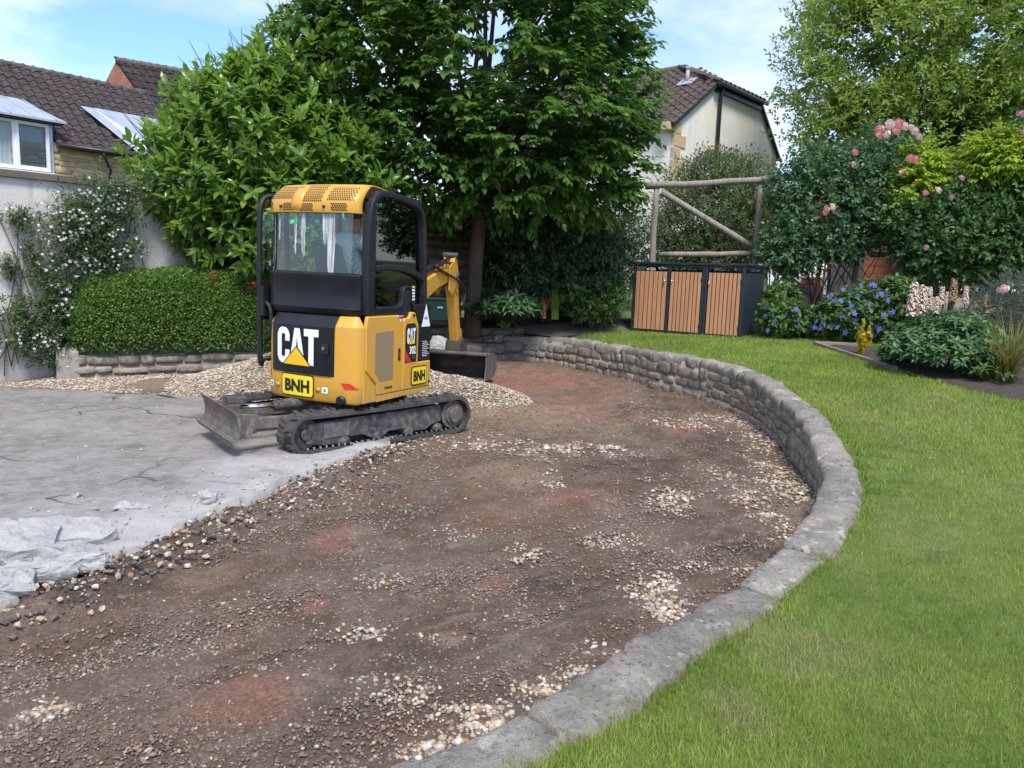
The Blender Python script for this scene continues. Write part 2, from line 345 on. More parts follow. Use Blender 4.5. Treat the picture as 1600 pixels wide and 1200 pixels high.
# concrete slab: strips running in from the broken edge
jr = np.random.RandomState(5)
E2 = EA[::1]; tE = np.gradient(E2, axis=0); tE /= np.linalg.norm(tE, axis=1)[:, None]; nE = np.stack([-tE[:, 1], tE[:, 0]], 1)
nE = np.stack([np.convolve(np.pad(nE[:, k], 14, 'edge'), np.ones(29)/29, 'valid') for k in (0, 1)], 1); nE /= np.linalg.norm(nE, axis=1)[:, None]
jag = (fbm(np.arange(len(E2))*.13, np.zeros(len(E2)), 71, 5, .65)-.5)*.42
ts = [0, .0, .02, .05, .09, .14, .2, .28, .37, .48, .6, .75, .92, 1.1, 1.3, 1.55, 1.8, 2.1, 2.5, 3, 3.6, 4.3, 5.2, 6.4, 8]
rows = []; dist = []
for k, t in enumerate(ts):
    fade = max(0, 1-t/1.2); tgt = np.array([-.83, .56])
    w = min(1, t/2.0); nn = nE*(1-w)+tgt*w; nn /= np.linalg.norm(nn, axis=1)[:, None]
    if t > 0: nn = nE*(1-w)+tgt*w
    P = E2+nE*min(t, .5)+tgt*max(0, t-.5)+nE*(jag*fade)[:, None]
    if t < .5: P = E2+nE*(t+jag*fade)[:, None]
    P[:, 1] = np.minimum(P[:, 1], 9.0+(fbm(P[:, 0]*2, P[:, 0]*0+k*.01, 27, 3)-.5)*.35)
    rows.append(P); dist.append(np.full(len(E2), t))
SP = np.array(rows); SDt = np.array(dist)
def slab_z(x, y, d=1.0):
    z = np.interp(y, [0, 3, 6, 10], [.0, .02, .035, .06])+(fbm(x*.5, y*.5, 13, 3)-.5)*.05+(fbm(x*5, y*5, 15, 3)-.5)*.012
    rough = sstep(1.3, .1, d)
    return z+rough*((fbm(x*2.6, y*2.6, 17, 4)-.45)*.11+(fbm(x*11, y*11, 19, 3)-.5)*.035)*(y < 7)
SZ = slab_z(SP[..., 0], SP[..., 1], SDt); SZ[0] -= .16
keep = SP[..., 1]
n_, m_ = SZ.shape; ii = np.arange(n_*m_).reshape(n_, m_)
Fs = np.stack([ii[:-1, :-1], ii[:-1, 1:], ii[1:, 1:], ii[1:, :-1]], -1).reshape(-1, 4)
g = G('old_concrete'); v = g.co('World')
n_a = g.noise(v, .9, 6, .6); n_b = g.noise(v, 9, 6, .7); n_c = g.noise(v, 70, 4, .7)
c = g.ramp(n_a, [(.3, (.135, .122, .110)), (.55, (.21, .192, .174)), (.75, (.28, .258, .235))])
c = g.mix(g.mr(n_b, .38, .66, 0, .75), c, (.32, .30, .275)); c = g.mix(g.mr(g.noise(v, 2.7, 6, .7), .55, .68, 0, .6), c, (.10, .095, .09)); c = g.mix(g.mr(g.noise(v, 24, 5, .75), .58, .68, 0, .7), c, (.40, .38, .35)); c = g.mix(g.mr(n_c, .55, .75, 0, .5), c, (.34, .33, .31))
wh = g.attr('rnd'); c = g.mix(g.f('MULTIPLY', wh, g.mr(n_b, .22, .6, .55, 1.0), True), c, (.40, .385, .36))
wv = g.n('ShaderNodeVectorMath', {0: v, 1: g.n('ShaderNodeVectorMath', {0: g.n('ShaderNodeTexNoise', {'Vector': v, 'Scale': 1.6, 'Detail': 4}).outputs['Color'], 1: (.9, .9, .9)}, operation='MULTIPLY').outputs[0]}, operation='ADD').outputs[0]
cr = g.vor(wv, .62, 'DISTANCE_TO_EDGE'); crk = g.mr(cr, .0, .016, 1, 0); crk = g.f('MULTIPLY', crk, g.mr(g.noise(v, .8, 2), .46, .56, 0, 1), True)
c = g.mix(g.f('MULTIPLY', crk, .3), c, (.06, .055, .05))
hgt = g.f('ADD', g.f('MULTIPLY', n_c, .35), g.f('SUBTRACT', g.f('MULTIPLY', n_b, 1.0), g.f('MULTIPLY', crk, 2.0)))
M_conc = g.out(g.pbr(c, .9, 0, .2, g.bump(hgt, 1.0, .02)))
white = sstep(1.15, .15, SDt+(fbm(SP[..., 0]*1.4, SP[..., 1]*1.4, 23, 3)-.5)*1.3)*(SP[..., 1] < 6.9)*.95
slab = npobj('concrete_slab', np.stack([SP[..., 0], SP[..., 1], SZ], -1), Fs, M_conc, smooth=True, rnd=white.ravel()); tag(slab, kind='structure')

# wide terrain to the horizon
M_field = surf('field_grass', [(.05, .075, .025), (.09, .12, .04)], .2, 6, .95, 0, coord='World')
tm = MB(); R_ = [0, 12, 30, 80, 250, 900]
tm.grid([[(math.sin(a*PI/24)*r, 6+math.cos(a*PI/24)*r, -.45-.0*r) for a in range(49)] for r in R_])
tag(tm.build('terrain', M_field), kind='structure')

# lawn sheet fanning out from the wall
tl = np.array([.20, .24, .30, .4, .55, .75, 1, 1.3, 1.7, 2.2, 2.8, 3.5, 4.4, 5.5, 7, 9, 12, 16, 24])
SW = WA[::3]; NW = WN[::3]
LX = SW[None, :, 0]+NW[None, :, 0]*tl[:, None]; LY = SW[None, :, 1]+NW[None, :, 1]*tl[:, None]; LZ = lawn_z(LX, LY)
wgt = sstep(.9, .2, tl)[:, None]; LZ = LZ*(1-wgt)+(SW[None, :, 2]-.015)*wgt
n_, m_ = LX.shape; ii = np.arange(n_*m_).reshape(n_, m_); Fl = np.stack([ii[:-1, :-1], ii[:-1, 1:], ii[1:, 1:], ii[1:, :-1]], -1).reshape(-1, 4)
M_turf = surf('lawn_turf', [(.075, .11, .025), (.115, .165, .035), (.16, .20, .055)], 6, 7, .95, .8, 120, .02, coord='World')
lawn = npobj('lawn', np.stack([LX, LY, LZ], -1), Fl, M_turf, smooth=True); tag(lawn, kind='structure')
def ground_lawn(x, y):                # level used for the grass: same blending as the sheet
    sd_, ix = wall_sd(x, y); z = lawn_z(x, y); w = sstep(.9, .2, sd_); return z*(1-w)+(WA[ix, 2]-.015)*w, sd_
# ================================================================== STONE WORK
def stone_variant(k, mat):
    r = random.Random(100+k); V = []; n = 4
    for j in range(n):
        for i in range(n):
            ed = i in (0, n-1) or j in (0, n-1); cor = i in (0, n-1) and j in (0, n-1)
            x = -.5+i/(n-1); z = -.5+j/(n-1)
            if not ed: x += r.uniform(-.07, .07); z += r.uniform(-.07, .07)
            else: x += r.uniform(-.035, .035); z += r.uniform(-.04, .04)
            if cor: x *= .93; z *= .90
            V.append((x, (-.5+r.uniform(-.02, .10)) if not ed else (-.38+r.uniform(-.07, .07)), z))
    ring = [0, 1, 2, 3, 7, 11, 15, 14, 13, 12, 8, 4]
    for i in ring: V.append((V[i][0], .5, V[i][2]))
    F = [(j*n+i, j*n+i+1, (j+1)*n+i+1, (j+1)*n+i) for j in range(n-1) for i in range(n-1)]
    for a in range(12):
        b = (a+1) % 12; F.append((ring[b], ring[a], 16+a, 16+b))
    m = MB(); m.add(V, F); return m.me('stone', mat, True)
def stonemat(name, cols, lich=(.42, .42, .38), moss=0.0):
    g = G(name); v = g.co('World'); oi = g.n('ShaderNodeObjectInfo').outputs['Random']
    c = g.ramp(oi, [(i/max(1, len(cols)-1), x) for i, x in enumerate(cols)])
    nz = g.noise(v, 9, 6, .65); c = g.mix(g.mr(nz, .3, .7, 0, .75), c, tuple(x*.55 for x in cols[0]))
    c = g.mix(g.mr(g.noise(v, 22, 5, .6), .54, .68, 0, .65), c, lich)
    if moss: c = g.mix(g.mr(g.noise(v, 4, 5, .6), .5, .7, 0, moss), c, (.06, .075, .025))
    return g.out(g.pbr(c, .92, 0, .2, g.bump(g.noise(v, 45, 6, .7), .6, .01)))
M_st_grey = stonemat('rubble_stone', [(.20, .17, .135), (.29, .255, .20), (.36, .315, .235), (.25, .225, .185)])
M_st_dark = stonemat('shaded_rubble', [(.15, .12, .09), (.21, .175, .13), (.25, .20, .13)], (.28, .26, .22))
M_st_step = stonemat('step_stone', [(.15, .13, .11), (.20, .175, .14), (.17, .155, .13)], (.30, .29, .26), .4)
M_st_yel = stonemat('yellow_stone', [(.45, .33, .17), (.52, .40, .22), (.58, .45, .27)], (.55, .46, .32))
M_mortar = surf('lime_mortar', [(.20, .18, .15), (.33, .30, .25), (.25, .23, .19)], 7, 6, .95, .6, 40, .012, coord='World')
M_mort_y = surf('yellow_mortar', [(.50, .40, .24), (.60, .50, .33)], 7, 6, .95, .4, 40, coord='World')
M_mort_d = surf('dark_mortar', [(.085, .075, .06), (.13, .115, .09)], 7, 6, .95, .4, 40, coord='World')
def lay_stones(parent, pfun, s0, s1, zlo, zhi, courses, lens, depth, variants, seed, proud=.0, gap=.012, limit=300):
    """rows of separate stones along a line; pfun(s) -> (x, y), tangent, outward normal (towards the viewer)"""
    r = random.Random(seed); cnt = 0
    cw_ = [r.uniform(.7, 1.35) for _ in range(courses)]; tot_ = sum(cw_); cb_ = [sum(cw_[:k])/tot_ for k in range(courses+1)]
    for ci in range(courses):
        s = s0 - r.random()*lens[0]
        while s < s1:
            L = r.uniform(*lens); a = max(s, s0); b = min(s+L, s1); s += L
            if b-a < lens[0]*.35: continue
            mid = (a+b)/2; p, t, nrm = pfun(mid); lo = zlo(mid); hi = zhi(mid); h = (hi-lo)*(cb_[ci+1]-cb_[ci])
            zc = lo+(hi-lo)*(cb_[ci]+cb_[ci+1])/2+r.uniform(-.12, .12)*h; hh = h*r.uniform(.78, 1.08)-gap
            if hh < .025 or cnt >= limit: continue
            o = link('stone', variants[r.randrange(len(variants))], parent)
            ang = math.atan2(t[1], t[0]); back = depth*.5-proud-r.uniform(0, .018)
            o.location = (p[0]-nrm[0]*back, p[1]-nrm[1]*back, zc)
            o.rotation_euler = (0, r.uniform(-.03, .03), ang if True else 0); o.scale = (b-a-gap, depth, hh); cnt += 1
    return cnt
V_grey = [stone_variant(k, M_st_grey) for k in range(9)]
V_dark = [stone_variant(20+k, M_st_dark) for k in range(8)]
V_step = [stone_variant(40+k, M_st_step) for k in range(6)]
V_yel = [stone_variant(60+k, M_st_yel) for k in range(6)]

# ---- curved retaining wall of the lawn
rw = empty('retaining_wall', (2.5, 7.5, 0), 0, 'curved stone retaining wall with rounded grey coping along the lawn', 'wall')
rw.location = (0, 0, 0)
core = []
for k in range(0, len(WA), 3):
    p = WA[k]; n = WN[k]; x, y = p[0]+n[0]*.010, p[1]+n[1]*.010; zt = p[2]-.03
    x2, y2 = p[0]+n[0]*.24, p[1]+n[1]*.24
    core.append([(x, y, -.4), (x, y, zt), (x2, y2, zt), (x2, y2, -.4)])
mb = MB(); mb.grid(core); mb.build('mortar_core', M_mortar, rw, True)
def pf_in(s):
    p, t, n, z = wall_at(s); return p, t, -n
s_of_y = lambda yy: float(np.interp(yy, WA[:, 1], WS))
zlo_ = lambda s: float(drive_z(wall_at(s)[0][0], wall_at(s)[0][1], False))-.05
ztop_ = lambda s: wall_at(s)[3]-.075
# stones: two bands so that the course count follows the height
def band(ya, yb, c, seed): lay_stones(rw, lambda s: (lambda q: (q[0], -q[1], q[2]))(pf_in(s)), s_of_y(ya), s_of_y(yb), zlo_, ztop_, c, (.11, .30), .10, V_grey, seed, .010)
band(4.9, 5.9, 2, 1); band(5.9, 7.2, 3, 2); band(7.2, 10.0, 4, 3); band(10.0, 13.55, 3, 4)
# coping, cast in lengths
M_cop = None
g = G('weathered_coping'); v = g.co('World'); na = g.noise(v, 5, 7, .65); nb = g.noise(v, 38, 5, .7); nc = g.noise(v, 160, 3, .6)
c = g.ramp(na, [(.28, (.125, .115, .10)), (.5, (.25, .236, .21)), (.72, (.38, .36, .32))])
c = g.mix(g.mr(nb, .52, .66, 0, .75), c, (.085, .08, .072)); c = g.mix(g.mr(g.noise(v, 13, 5, .6), .58, .68, 0, .8), c, (.46, .46, .43))
vo = g.vor(g.n('ShaderNodeVectorMath', {0: v, 1: g.n('ShaderNodeVectorMath', {0: g.n('ShaderNodeTexNoise', {'Vector': v, 'Scale': 20, 'Detail': 3}).outputs['Color'], 1: (.05, .05, .05)}, operation='MULTIPLY').outputs[0]}, operation='ADD').outputs[0], 9); c = g.mix(g.f('MULTIPLY', g.mr(vo, .16, .26, 1, 0), g.mr(g.noise(v, 3.3, 3), .48, .6, 0, .85)), c, (.50, .49, .46)); c = g.mix(g.f('MULTIPLY', g.mr(g.vor(v, 21), .20, .30, 1, 0), g.mr(g.noise(v, 4.7, 3), .45, .6, 0, .8)), c, (.06, .056, .05)); c = g.mix(g.mr(nc, .45, .62, 0, .55), c, (.34, .33, .31)); c = g.mix(g.mr(g.noise(v, 2.1, 4, .6), .56, .72, 0, .5), c, (.13, .135, .07))
oi_ = g.n('ShaderNodeObjectInfo').outputs['Random']; c = g.mix(1.0, c, g.ramp(oi_, [(0, (.80, .78, .74)), (1, (1.18, 1.14, 1.06))]), 'MULTIPLY')
M_cop = g.out(g.pbr(c, .93, 0, .2, g.bump(g.f('ADD', g.f('MULTIPLY', nb, 1.0), g.f('MULTIPLY', nc, .5)), .95, .02)))
prof = [(-.008, -.11), (-.018, -.05), (-.014, -.004), (.006, .018), (.05, .026), (.11, .028), (.17, .026), (.22, .016), (.245, -.008), (.255, -.06), (.255, -.14)]
s = .25; r = random.Random(3); SE = WS[-1]-.05
while s < SE:
    L = min(r.uniform(.45, 1.05), SE-s); rowsC = []; n = max(4, int(L/.045)); dzr = r.uniform(-.012, .012); off = r.uniform(-.014, .014); wv = r.uniform(.94, 1.06)
    for k in range(n+1):
        ss = s+.006+(L-.012)*k/n; p, t, nn, z = wall_at(ss); row = []
        e_in = .018 if k in (0, n) else 0
        for (q, h) in prof:
            jx = (vn(ss*7, q*9, 81)-.5)*.042+(vn(ss*26, q*31, 84)-.5)*.012; jz = (vn(ss*8, q*11, 82)-.5)*.036+(vn(ss*30, q*33, 83)-.5)*.022
            qq = q*wv+off+jx; row.append((p[0]+nn[0]*qq, p[1]+nn[1]*qq, z+h+jz-e_in+dzr))
        rowsC.append(row)
    m = MB(); m.grid(rowsC); nv = len(prof); b0 = 0; b1 = n*nv
    m.f.append(tuple(range(nv))); m.f.append(tuple(range(b1+nv-1, b1-1, -1)))
    m.build('coping_stone', M_cop, rw, True); s += L

# ---- low steps of stone at the head of the drive, left of the lawn corner
stp = empty('stepped_garden_wall', (0, 0, 0), 0, 'low stepped dark stone wall below the bed under the dark tree', 'wall')
def line_pf(a, b):
    a = np.array(a); b = np.array(b); d = (b-a); L = np.linalg.norm(d); d = d/L; n = np.array([d[1], -d[0]])
    return (lambda s: (a+d*s, d, n)), L
for (a, b, z0, z1, cs, seed, dp) in [((-1.75, 12.75), (.35, 13.38), .05, .42, 2, 11, .25), ((-2.2, 13.0), (.2, 13.75), .36, .66, 2, 12, .3), ((-2.6, 13.15), (-.75, 13.85), .6, .80, 1, 13, .3)]:
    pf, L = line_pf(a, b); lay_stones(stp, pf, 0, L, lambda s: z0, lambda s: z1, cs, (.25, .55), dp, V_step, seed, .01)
    p0, t0, n0 = pf(0); p1, _, _ = pf(L); m = MB()
    q = [p0-n0*.03, p1-n0*.03, p1-n0*(dp+.12), p0-n0*(dp+.12)]
    m.prism([(x[0], x[1]) for x in q], z0-.3, z1-.012, lambda a_, b_, h: (a_, b_, h)); m.build('mortar_core', M_mort_d, stp)
# ---- rubble garden wall behind the tree
bw = empty('rubble_garden_wall', (0, 0, 0), 0, 'tall rubble stone wall in shade behind the dark tree trunk', 'wall')
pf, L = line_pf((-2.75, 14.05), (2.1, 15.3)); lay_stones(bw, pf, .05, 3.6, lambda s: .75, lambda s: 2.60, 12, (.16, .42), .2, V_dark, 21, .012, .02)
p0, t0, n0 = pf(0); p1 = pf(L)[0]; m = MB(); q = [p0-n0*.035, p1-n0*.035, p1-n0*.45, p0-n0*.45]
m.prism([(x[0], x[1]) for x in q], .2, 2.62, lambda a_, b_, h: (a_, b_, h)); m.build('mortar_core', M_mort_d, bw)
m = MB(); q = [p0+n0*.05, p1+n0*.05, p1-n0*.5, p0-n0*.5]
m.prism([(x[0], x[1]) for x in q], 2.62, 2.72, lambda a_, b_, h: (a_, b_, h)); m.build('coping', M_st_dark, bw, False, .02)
# ---- low wall in front of the clipped hedge
lw = empty('hedge_bed_wall', (0, 0, 0), 0, 'low rubble stone wall holding the bed of the clipped hedge', 'wall')
LWP = [at(114, 597, .0), at(308, 590, .0)]
a = np.array(LWP[0][:2]); b = np.array(LWP[1][:2]); dirv = (b-a)/np.linalg.norm(b-a); b = a+dirv*3.4
pf, L = line_pf(a, b); lay_stones(lw, pf, 0, L, lambda s: -.05, lambda s: .36, 3, (.18, .45), .2, V_grey, 31, .012)
LA, LB, LD = a, b, dirv; LN = np.array([-dirv[1], dirv[0]])        # LN points away from the camera
m = MB(); q = [a+LN*.03, b+LN*.03, b+LN*.35, a+LN*.35]
m.prism([(x[0], x[1]) for x in q], -.3, .35, lambda a_, b_, h: (a_, b_, h)); m.build('mortar_core', M_mortar, lw)
# ---- white rendered boundary wall on the left
g = G('white_render'); v = g.co('World'); na = g.noise(v, 1.6, 6, .6); nb = g.noise(v, 7, 6, .7); st = g.noise(g.co('World', (2.5, 2.5, .35)), 3, 5, .6)
c = g.ramp(na, [(.3, (.50, .475, .43)), (.7, (.63, .60, .55))]); c = g.mix(g.mr(nb, .54, .72, 0, .7), c, (.44, .42, .38)); c = g.mix(g.mr(st, .5, .75, 0, .6), c, (.36, .35, .32))
zc_ = g.n('ShaderNodeSeparateXYZ', {0: v}).outputs[2]; c = g.mix(g.f('MULTIPLY', g.mr(g.f('ADD', zc_, g.f('MULTIPLY', nb, .5)), .15, .75, 1, 0), .75), c, (.28, .265, .235))
M_wrend = g.out(g.pbr(c, .95, 0, .15, g.bump(g.f('ADD', nb, g.noise(v, 45, 5, .7)), .5, .012)))
ww = empty('white_boundary_wall', (0, 0, 0), 0, 'white rendered boundary wall with dark coping left of the hedge', 'wall')
WW = [(-8.9, 7.6), (-6.5, 9.75), (-5.55, 10.85), (-4.3, 12.55), (-2.7, 14.1)]
def offs(P, d):
    P = [np.array(p) for p in P]; out = []
    for i, p in enumerate(P):
        t = P[min(i+1, len(P)-1)]-P[max(i-1, 0)]; t = t/np.linalg.norm(t); out.append(p+np.array([-t[1], t[0]])*d)
    return out
def strip_wall(P, d0, d1, z0, z1, name, mat, parent, bevel=0):
    A = offs(P, d0); B = offs(P, d1); m = MB()
    m.grid([[(*a_, z0), (*a_, z1), (*b_, z1), (*b_, z0)] for a_, b_ in zip(A, B)])
    n = len(P)*4; m.f.append((0, 1, 2, 3)); m.f.append((n-4, n-1, n-2, n-3)); return m.build(name, mat, parent, False, bevel)
strip_wall(WW, 0, .25, -.3, 2.60, 'rendered_face', M_wrend, ww)
M_copd = surf('mossy_coping', [(.075, .07, .06), (.13, .12, .10), (.09, .095, .055)], 6, 6, .9, .5, 40, coord='World')
for k in range(4):
    A0 = np.array(WW[k]); B0 = np.array(WW[k+1]); n = max(2, int(np.linalg.norm(B0-A0)/.6))
    for j in range(n):
        pa = A0+(B0-A0)*(j/n); pb = A0+(B0-A0)*((j+.985)/n)
        strip_wall([tuple(pa), tuple(pb)], -.06, .31, 2.603, 2.69, 'coping_slab', M_copd, ww, .012)
pil = at(97, 597, 0); m = MB(); tw = np.array([.66, .75]); rotp = Matrix.Rotation(math.atan2(.5, .87), 3, 'Z')
m.box((pil.x+.02, pil.y+.12, .18), (.28, .28, .46), rotp, .95); m.box((pil.x+.02, pil.y+.12, .43), (.255, .255, .05), rotp, .6)
m.build('end_pier', M_mortar, ww, False, .02)
# ================================================================== HOUSES
M_tile = None
def tilemat(name, cols, lich):
    g = G(name); v = g.co('World'); oi = g.n('ShaderNodeObjectInfo').outputs['Random']; rv = g.attr('rnd')
    c = g.ramp(g.f('FRACT', g.f('ADD', oi, rv)), [(i/max(1, len(cols)-1), x) for i, x in enumerate(cols)])
    c = g.mix(g.mr(g.noise(v, 3, 6, .65), .45, .7, 0, .6), c, tuple(x*.6 for x in cols[0])); c = g.mix(g.mr(g.noise(v, 14, 5, .7), .6, .7, 0, .75), c, lich)
    return g.out(g.pbr(c, .9, 0, .2, g.bump(g.noise(v, 50, 4), .4, .01)))
M_tile = tilemat('brown_pantile', [(.048, .040, .039), (.070, .058, .055), (.058, .048, .046)], (.30, .29, .25))
M_tile2 = tilemat('red_brown_pantile', [(.066, .050, .044), (.098, .076, .064), (.080, .061, .054)], (.30, .27, .20))
def tile_arrays(w=.3, h=.36):
    # corrugated tile: wave across, leading edge turned down; x across, y up the slope, z out
    xs = np.linspace(0, 1, 7); wave = .045*np.sin(xs*2*PI-.6)+.01
    top = [(x*w, h, .0+wv*.9) for x, wv in zip(xs, wave)]; bot = [(x*w, 0, .028+wv) for x, wv in zip(xs, wave)]; lip = [(x*w, .004, -.012+wv) for x, wv in zip(xs, wave)]
    V = np.array(top+bot+lip); n = 7
    F = [(i, n+i, n+i+1, i+1) for i in range(n-1)]+[(n+i, 2*n+i, 2*n+i+1, n+i+1) for i in range(n-1)]
    return V, np.array(F)
TV, TF = tile_arrays()
TILE_ME = npme('tile', TV, TF, M_tile, smooth=False, rnd=np.zeros(len(TV)))
def tile_slots(o, ex, ey, en, W, H, inside=None, tw=.3, th=.31):
    out = []
    for j in range(int(math.ceil(H/th))):
        for i in range(int(math.ceil(W/tw))):
            x = i*tw; y = j*th
            if inside is None or inside(x+tw/2, y+th/2): out.append(o+ex*x+ey*y+en*.02)
    return out
def lay_tiles(parent, slots, ex, ey, en, mat, single=0, name='tile', seed=1):
    rr = np.random.RandomState(seed); M = np.array([ex[:], ey[:], en[:]]).T
    order = sorted(range(len(slots)), key=lambda k: slots[k].length); Vs = []; Rn = []
    for q, k in enumerate(order):
        p = slots[k]
        if q < single:
            o = link('tile', TILE_ME, parent); a = rr.uniform(-.006, .006)
            o.matrix_local = Matrix(((M[0, 0], M[0, 1], M[0, 2], p.x), (M[1, 0], M[1, 1], M[1, 2], p.y), (M[2, 0], M[2, 1], M[2, 2], p.z+a), (0, 0, 0, 1)))
        else:
            Vs.append(TV@M.T+np.array(p)+np.array(en)*rr.uniform(-.006, .006)); Rn.append(np.full(len(TV), rr.rand()))
    if Vs:
        n = len(TV); F = np.concatenate([TF+n*i for i in range(len(Vs))])
        o = npobj('roof_tiles', np.concatenate(Vs), F, mat, parent, rnd=np.concatenate(Rn)); tag(o, kind='stuff')
M_upvc = plain('white_upvc', (.78, .78, .76), .35, var=.04); M_blk = plain('black_plastic', (.018, .018, .02), .4, var=.2)
M_lead = surf('lead_sheet', [(.27, .31, .36), (.38, .42, .48), (.45, .48, .52)], 2.2, 6, .45, .15, 20, metal=.25, coord='World', spec=.5)
g = G('window_glass'); M_glass = g.out(g.n('ShaderNodeMixShader', {0: g.n('ShaderNodeFresnel', {'IOR': 1.5}).outputs[0], 1: g.n('ShaderNodeBsdfTransparent', {'Color': (.80, .86, .86)}).outputs[0], 2: g.n('ShaderNodeBsdfGlossy', {'Roughness': .02}).outputs[0]}).outputs[0])
M_curt = surf('net_curtain', [(.42, .44, .42), (.62, .63, .60)], 5, 4, .9, 0, stretch=(9, 9, .3))
M_room = plain('dark_room', (.05, .05, .05), .9)
# ---- left house behind the white wall
hl = empty('stone_cottage', (0, 0, 0), 0, 'yellow stone house with brown tiled roof and lead dormer at far left', 'house')
fd = Vector((.60, .80, 0)); fn = Vector((.80, -.60, 0))             # facade direction, normal to the viewer
H0 = atd(85, 232, 24.3); H0.z = 0; EAV = 5.05
def hp(s, z, out=0.0): return Vector((H0.x+fd.x*s+fn.x*out, H0.y+fd.y*s+fn.y*out, z))
m = MB(); m.add([hp(-9, -.4), hp(5, -.4), hp(5, 4.1), hp(-9, 4.1)], [(0, 1, 2, 3)]); m.add([hp(-.12, 4.1), hp(5, 4.1), hp(5, EAV+.1), hp(-.12, EAV+.1)], [(0, 1, 2, 3)]); m.add([hp(-9, -.4), hp(5, -.4), hp(5, EAV+.1), hp(-9, EAV+.1), hp(-9, -.4, -7), hp(5, -.4, -7), hp(5, EAV+.1, -7), hp(-9, EAV+.1, -7)], [(1, 5, 6, 2), (5, 4, 7, 6), (4, 0, 3, 7)])
m.build('wall', M_mort_y, hl)
lay_stones(hl, lambda s: (np.array(hp(s, 0)[:2]), np.array(fd[:2]), np.array(fn[:2])), -1.2, 3.4, lambda s: 3.2, lambda s: EAV, 9, (.22, .6), .14, V_yel, 41, .02, .02, 120)
pitch = rad(41); up = Vector((-fn.x*math.cos(pitch), -fn.y*math.cos(pitch), math.sin(pitch))); en = Vector((fn.x*math.sin(pitch), fn.y*math.sin(pitch), math.cos(pitch)))
SL = 4.25
o0 = hp(-9, EAV-.05, .32)
DW0, DW1 = -5.2, -.15                                             # dormer span
def in_main(x, y): s = x-9; return not (DW0-.1 < s < DW1+.15 and y < 1.3)
slots = tile_slots(o0, fd, up, en, 13.5, SL, in_main)
vis = [p for p in slots]
lay_tiles(hl, slots, fd, up, en, M_tile, 300, seed=2)
m = MB(); a = o0-en*.05; m.add([a+fd*9.0, a+fd*13.6, a+fd*13.6+up*1.35, a+fd*9.0+up*1.35], [(0, 1, 2, 3)]); m.add([a+up*1.35, a+fd*13.6+up*1.35, a+fd*13.6+up*SL, a+up*SL], [(0, 1, 2, 3)]); bk = Vector((-up.x, -up.y, up.z)); rt = a+up*SL
m.add([rt, rt+fd*13.6, rt+fd*13.6+Vector((-fn.x*3.3, -fn.y*3.3, -2.8)), rt+Vector((-fn.x*3.3, -fn.y*3.3, -2.8))], [(0, 1, 2, 3)])
m.build('roof_deck', M_tile, hl)
M_ridge = stonemat('lichened_ridge', [(.11, .09, .08), (.15, .125, .11)], (.34, .33, .29))
for k in range(30):
    m = MB(); p = rt+fd*(k*.45+.01)+Vector((0, 0, .03)); m.tube([p, p+fd*.44], .12, 8); m.build('ridge_tile', M_ridge, hl, True)
m = MB(); m.tube([hp(DW1+.1, EAV-.02, .42), hp(4.5, EAV-.02, .42)], .07, 8); m.build('gutter', M_blk, hl, True)
m = MB(); dpx = 1.62; m.tube([hp(dpx-.35, EAV-.08, .42), hp(dpx-.3, EAV-.2, .4), hp(dpx, EAV-.55, .12), hp(dpx, EAV-.75, .09), hp(dpx, 2.5, .09)], .045, 8); m.build('downpipe', M_blk, hl, True)
# dormer: three-light window under a lead sheet
z0, z1 = 4.22, 5.62
m = MB(); c0 = hp(DW0, z0, .06); m.add([hp(DW0, z0-.02, -.2), hp(DW1, z0-.02, -.2), hp(DW1, z1+.1, -.2), hp(DW0, z1+.1, -.2)], [(0, 1, 2, 3)]); m.build('dormer_interior', M_room, hl)
m = MB(); m.add([hp(DW1, z0-.1, .05), hp(DW1, z1+.08, .05), hp(DW1, z1+.08, -2.2), hp(DW1, EAV, -2.2)], [(0, 1, 2, 3)]); m.add([hp(DW1, z0-.1, .05), hp(DW1+.1, z0-.1, .05), hp(DW1+.1, z1+.08, .05), hp(DW1, z1+.08, .05)], [(0, 1, 2, 3)]); m.build('dormer_cheek', M_lead, hl)
wlist = [(DW1-.03, DW1-.95), (DW1-.95, DW1-2.0), (DW1-2.0, DW1-3.0), (DW1-3.0, DW1-4.0)]
for q, (b_, a_) in enumerate(wlist):
    m = MB(); w = .07 if q else .09; ou = .09+.03*(q % 2 == 0)
    for (s0, s1, za, zb) in [(a_, a_+w, z0, z1), (b_-w, b_, z0, z1), (a_+w, b_-w, z0, z0+w+.03), (a_+w, b_-w, z1-w, z1)]:
        P = [hp(s0, za, ou), hp(s1, za, ou), hp(s1, zb, ou), hp(s0, zb, ou), hp(s0, za, ou-.12), hp(s1, za, ou-.12), hp(s1, zb, ou-.12), hp(s0, zb, ou-.12)]
        m.add(P, [(0, 1, 2, 3), (1, 5, 6, 2), (5, 4, 7, 6), (4, 0, 3, 7), (3, 2, 6, 7), (0, 4, 5, 1)])
    fr = m.build('window_frame', M_upvc, hl)
    m = MB(); m.add([hp(a_+w, z0+w, .06), hp(b_-w, z0+w, .06), hp(b_-w, z1-w, .06), hp(a_+w, z1-w, .06)], [(0, 1, 2, 3)]); m.build('pane', M_glass, fr)
    m = MB(); rws = [[], []]; n = 24
    for k in range(n+1):
        s_ = a_+w+(b_-a_-2*w)*k/n; f_ = .03*math.sin(k*1.9+q); rws[0].append(hp(s_, z0+.05, -.06+f_)); rws[1].append(hp(s_, z1-.03, -.06+f_*.6))
    m.grid(rws); m.build('curtain', M_curt, fr, True)
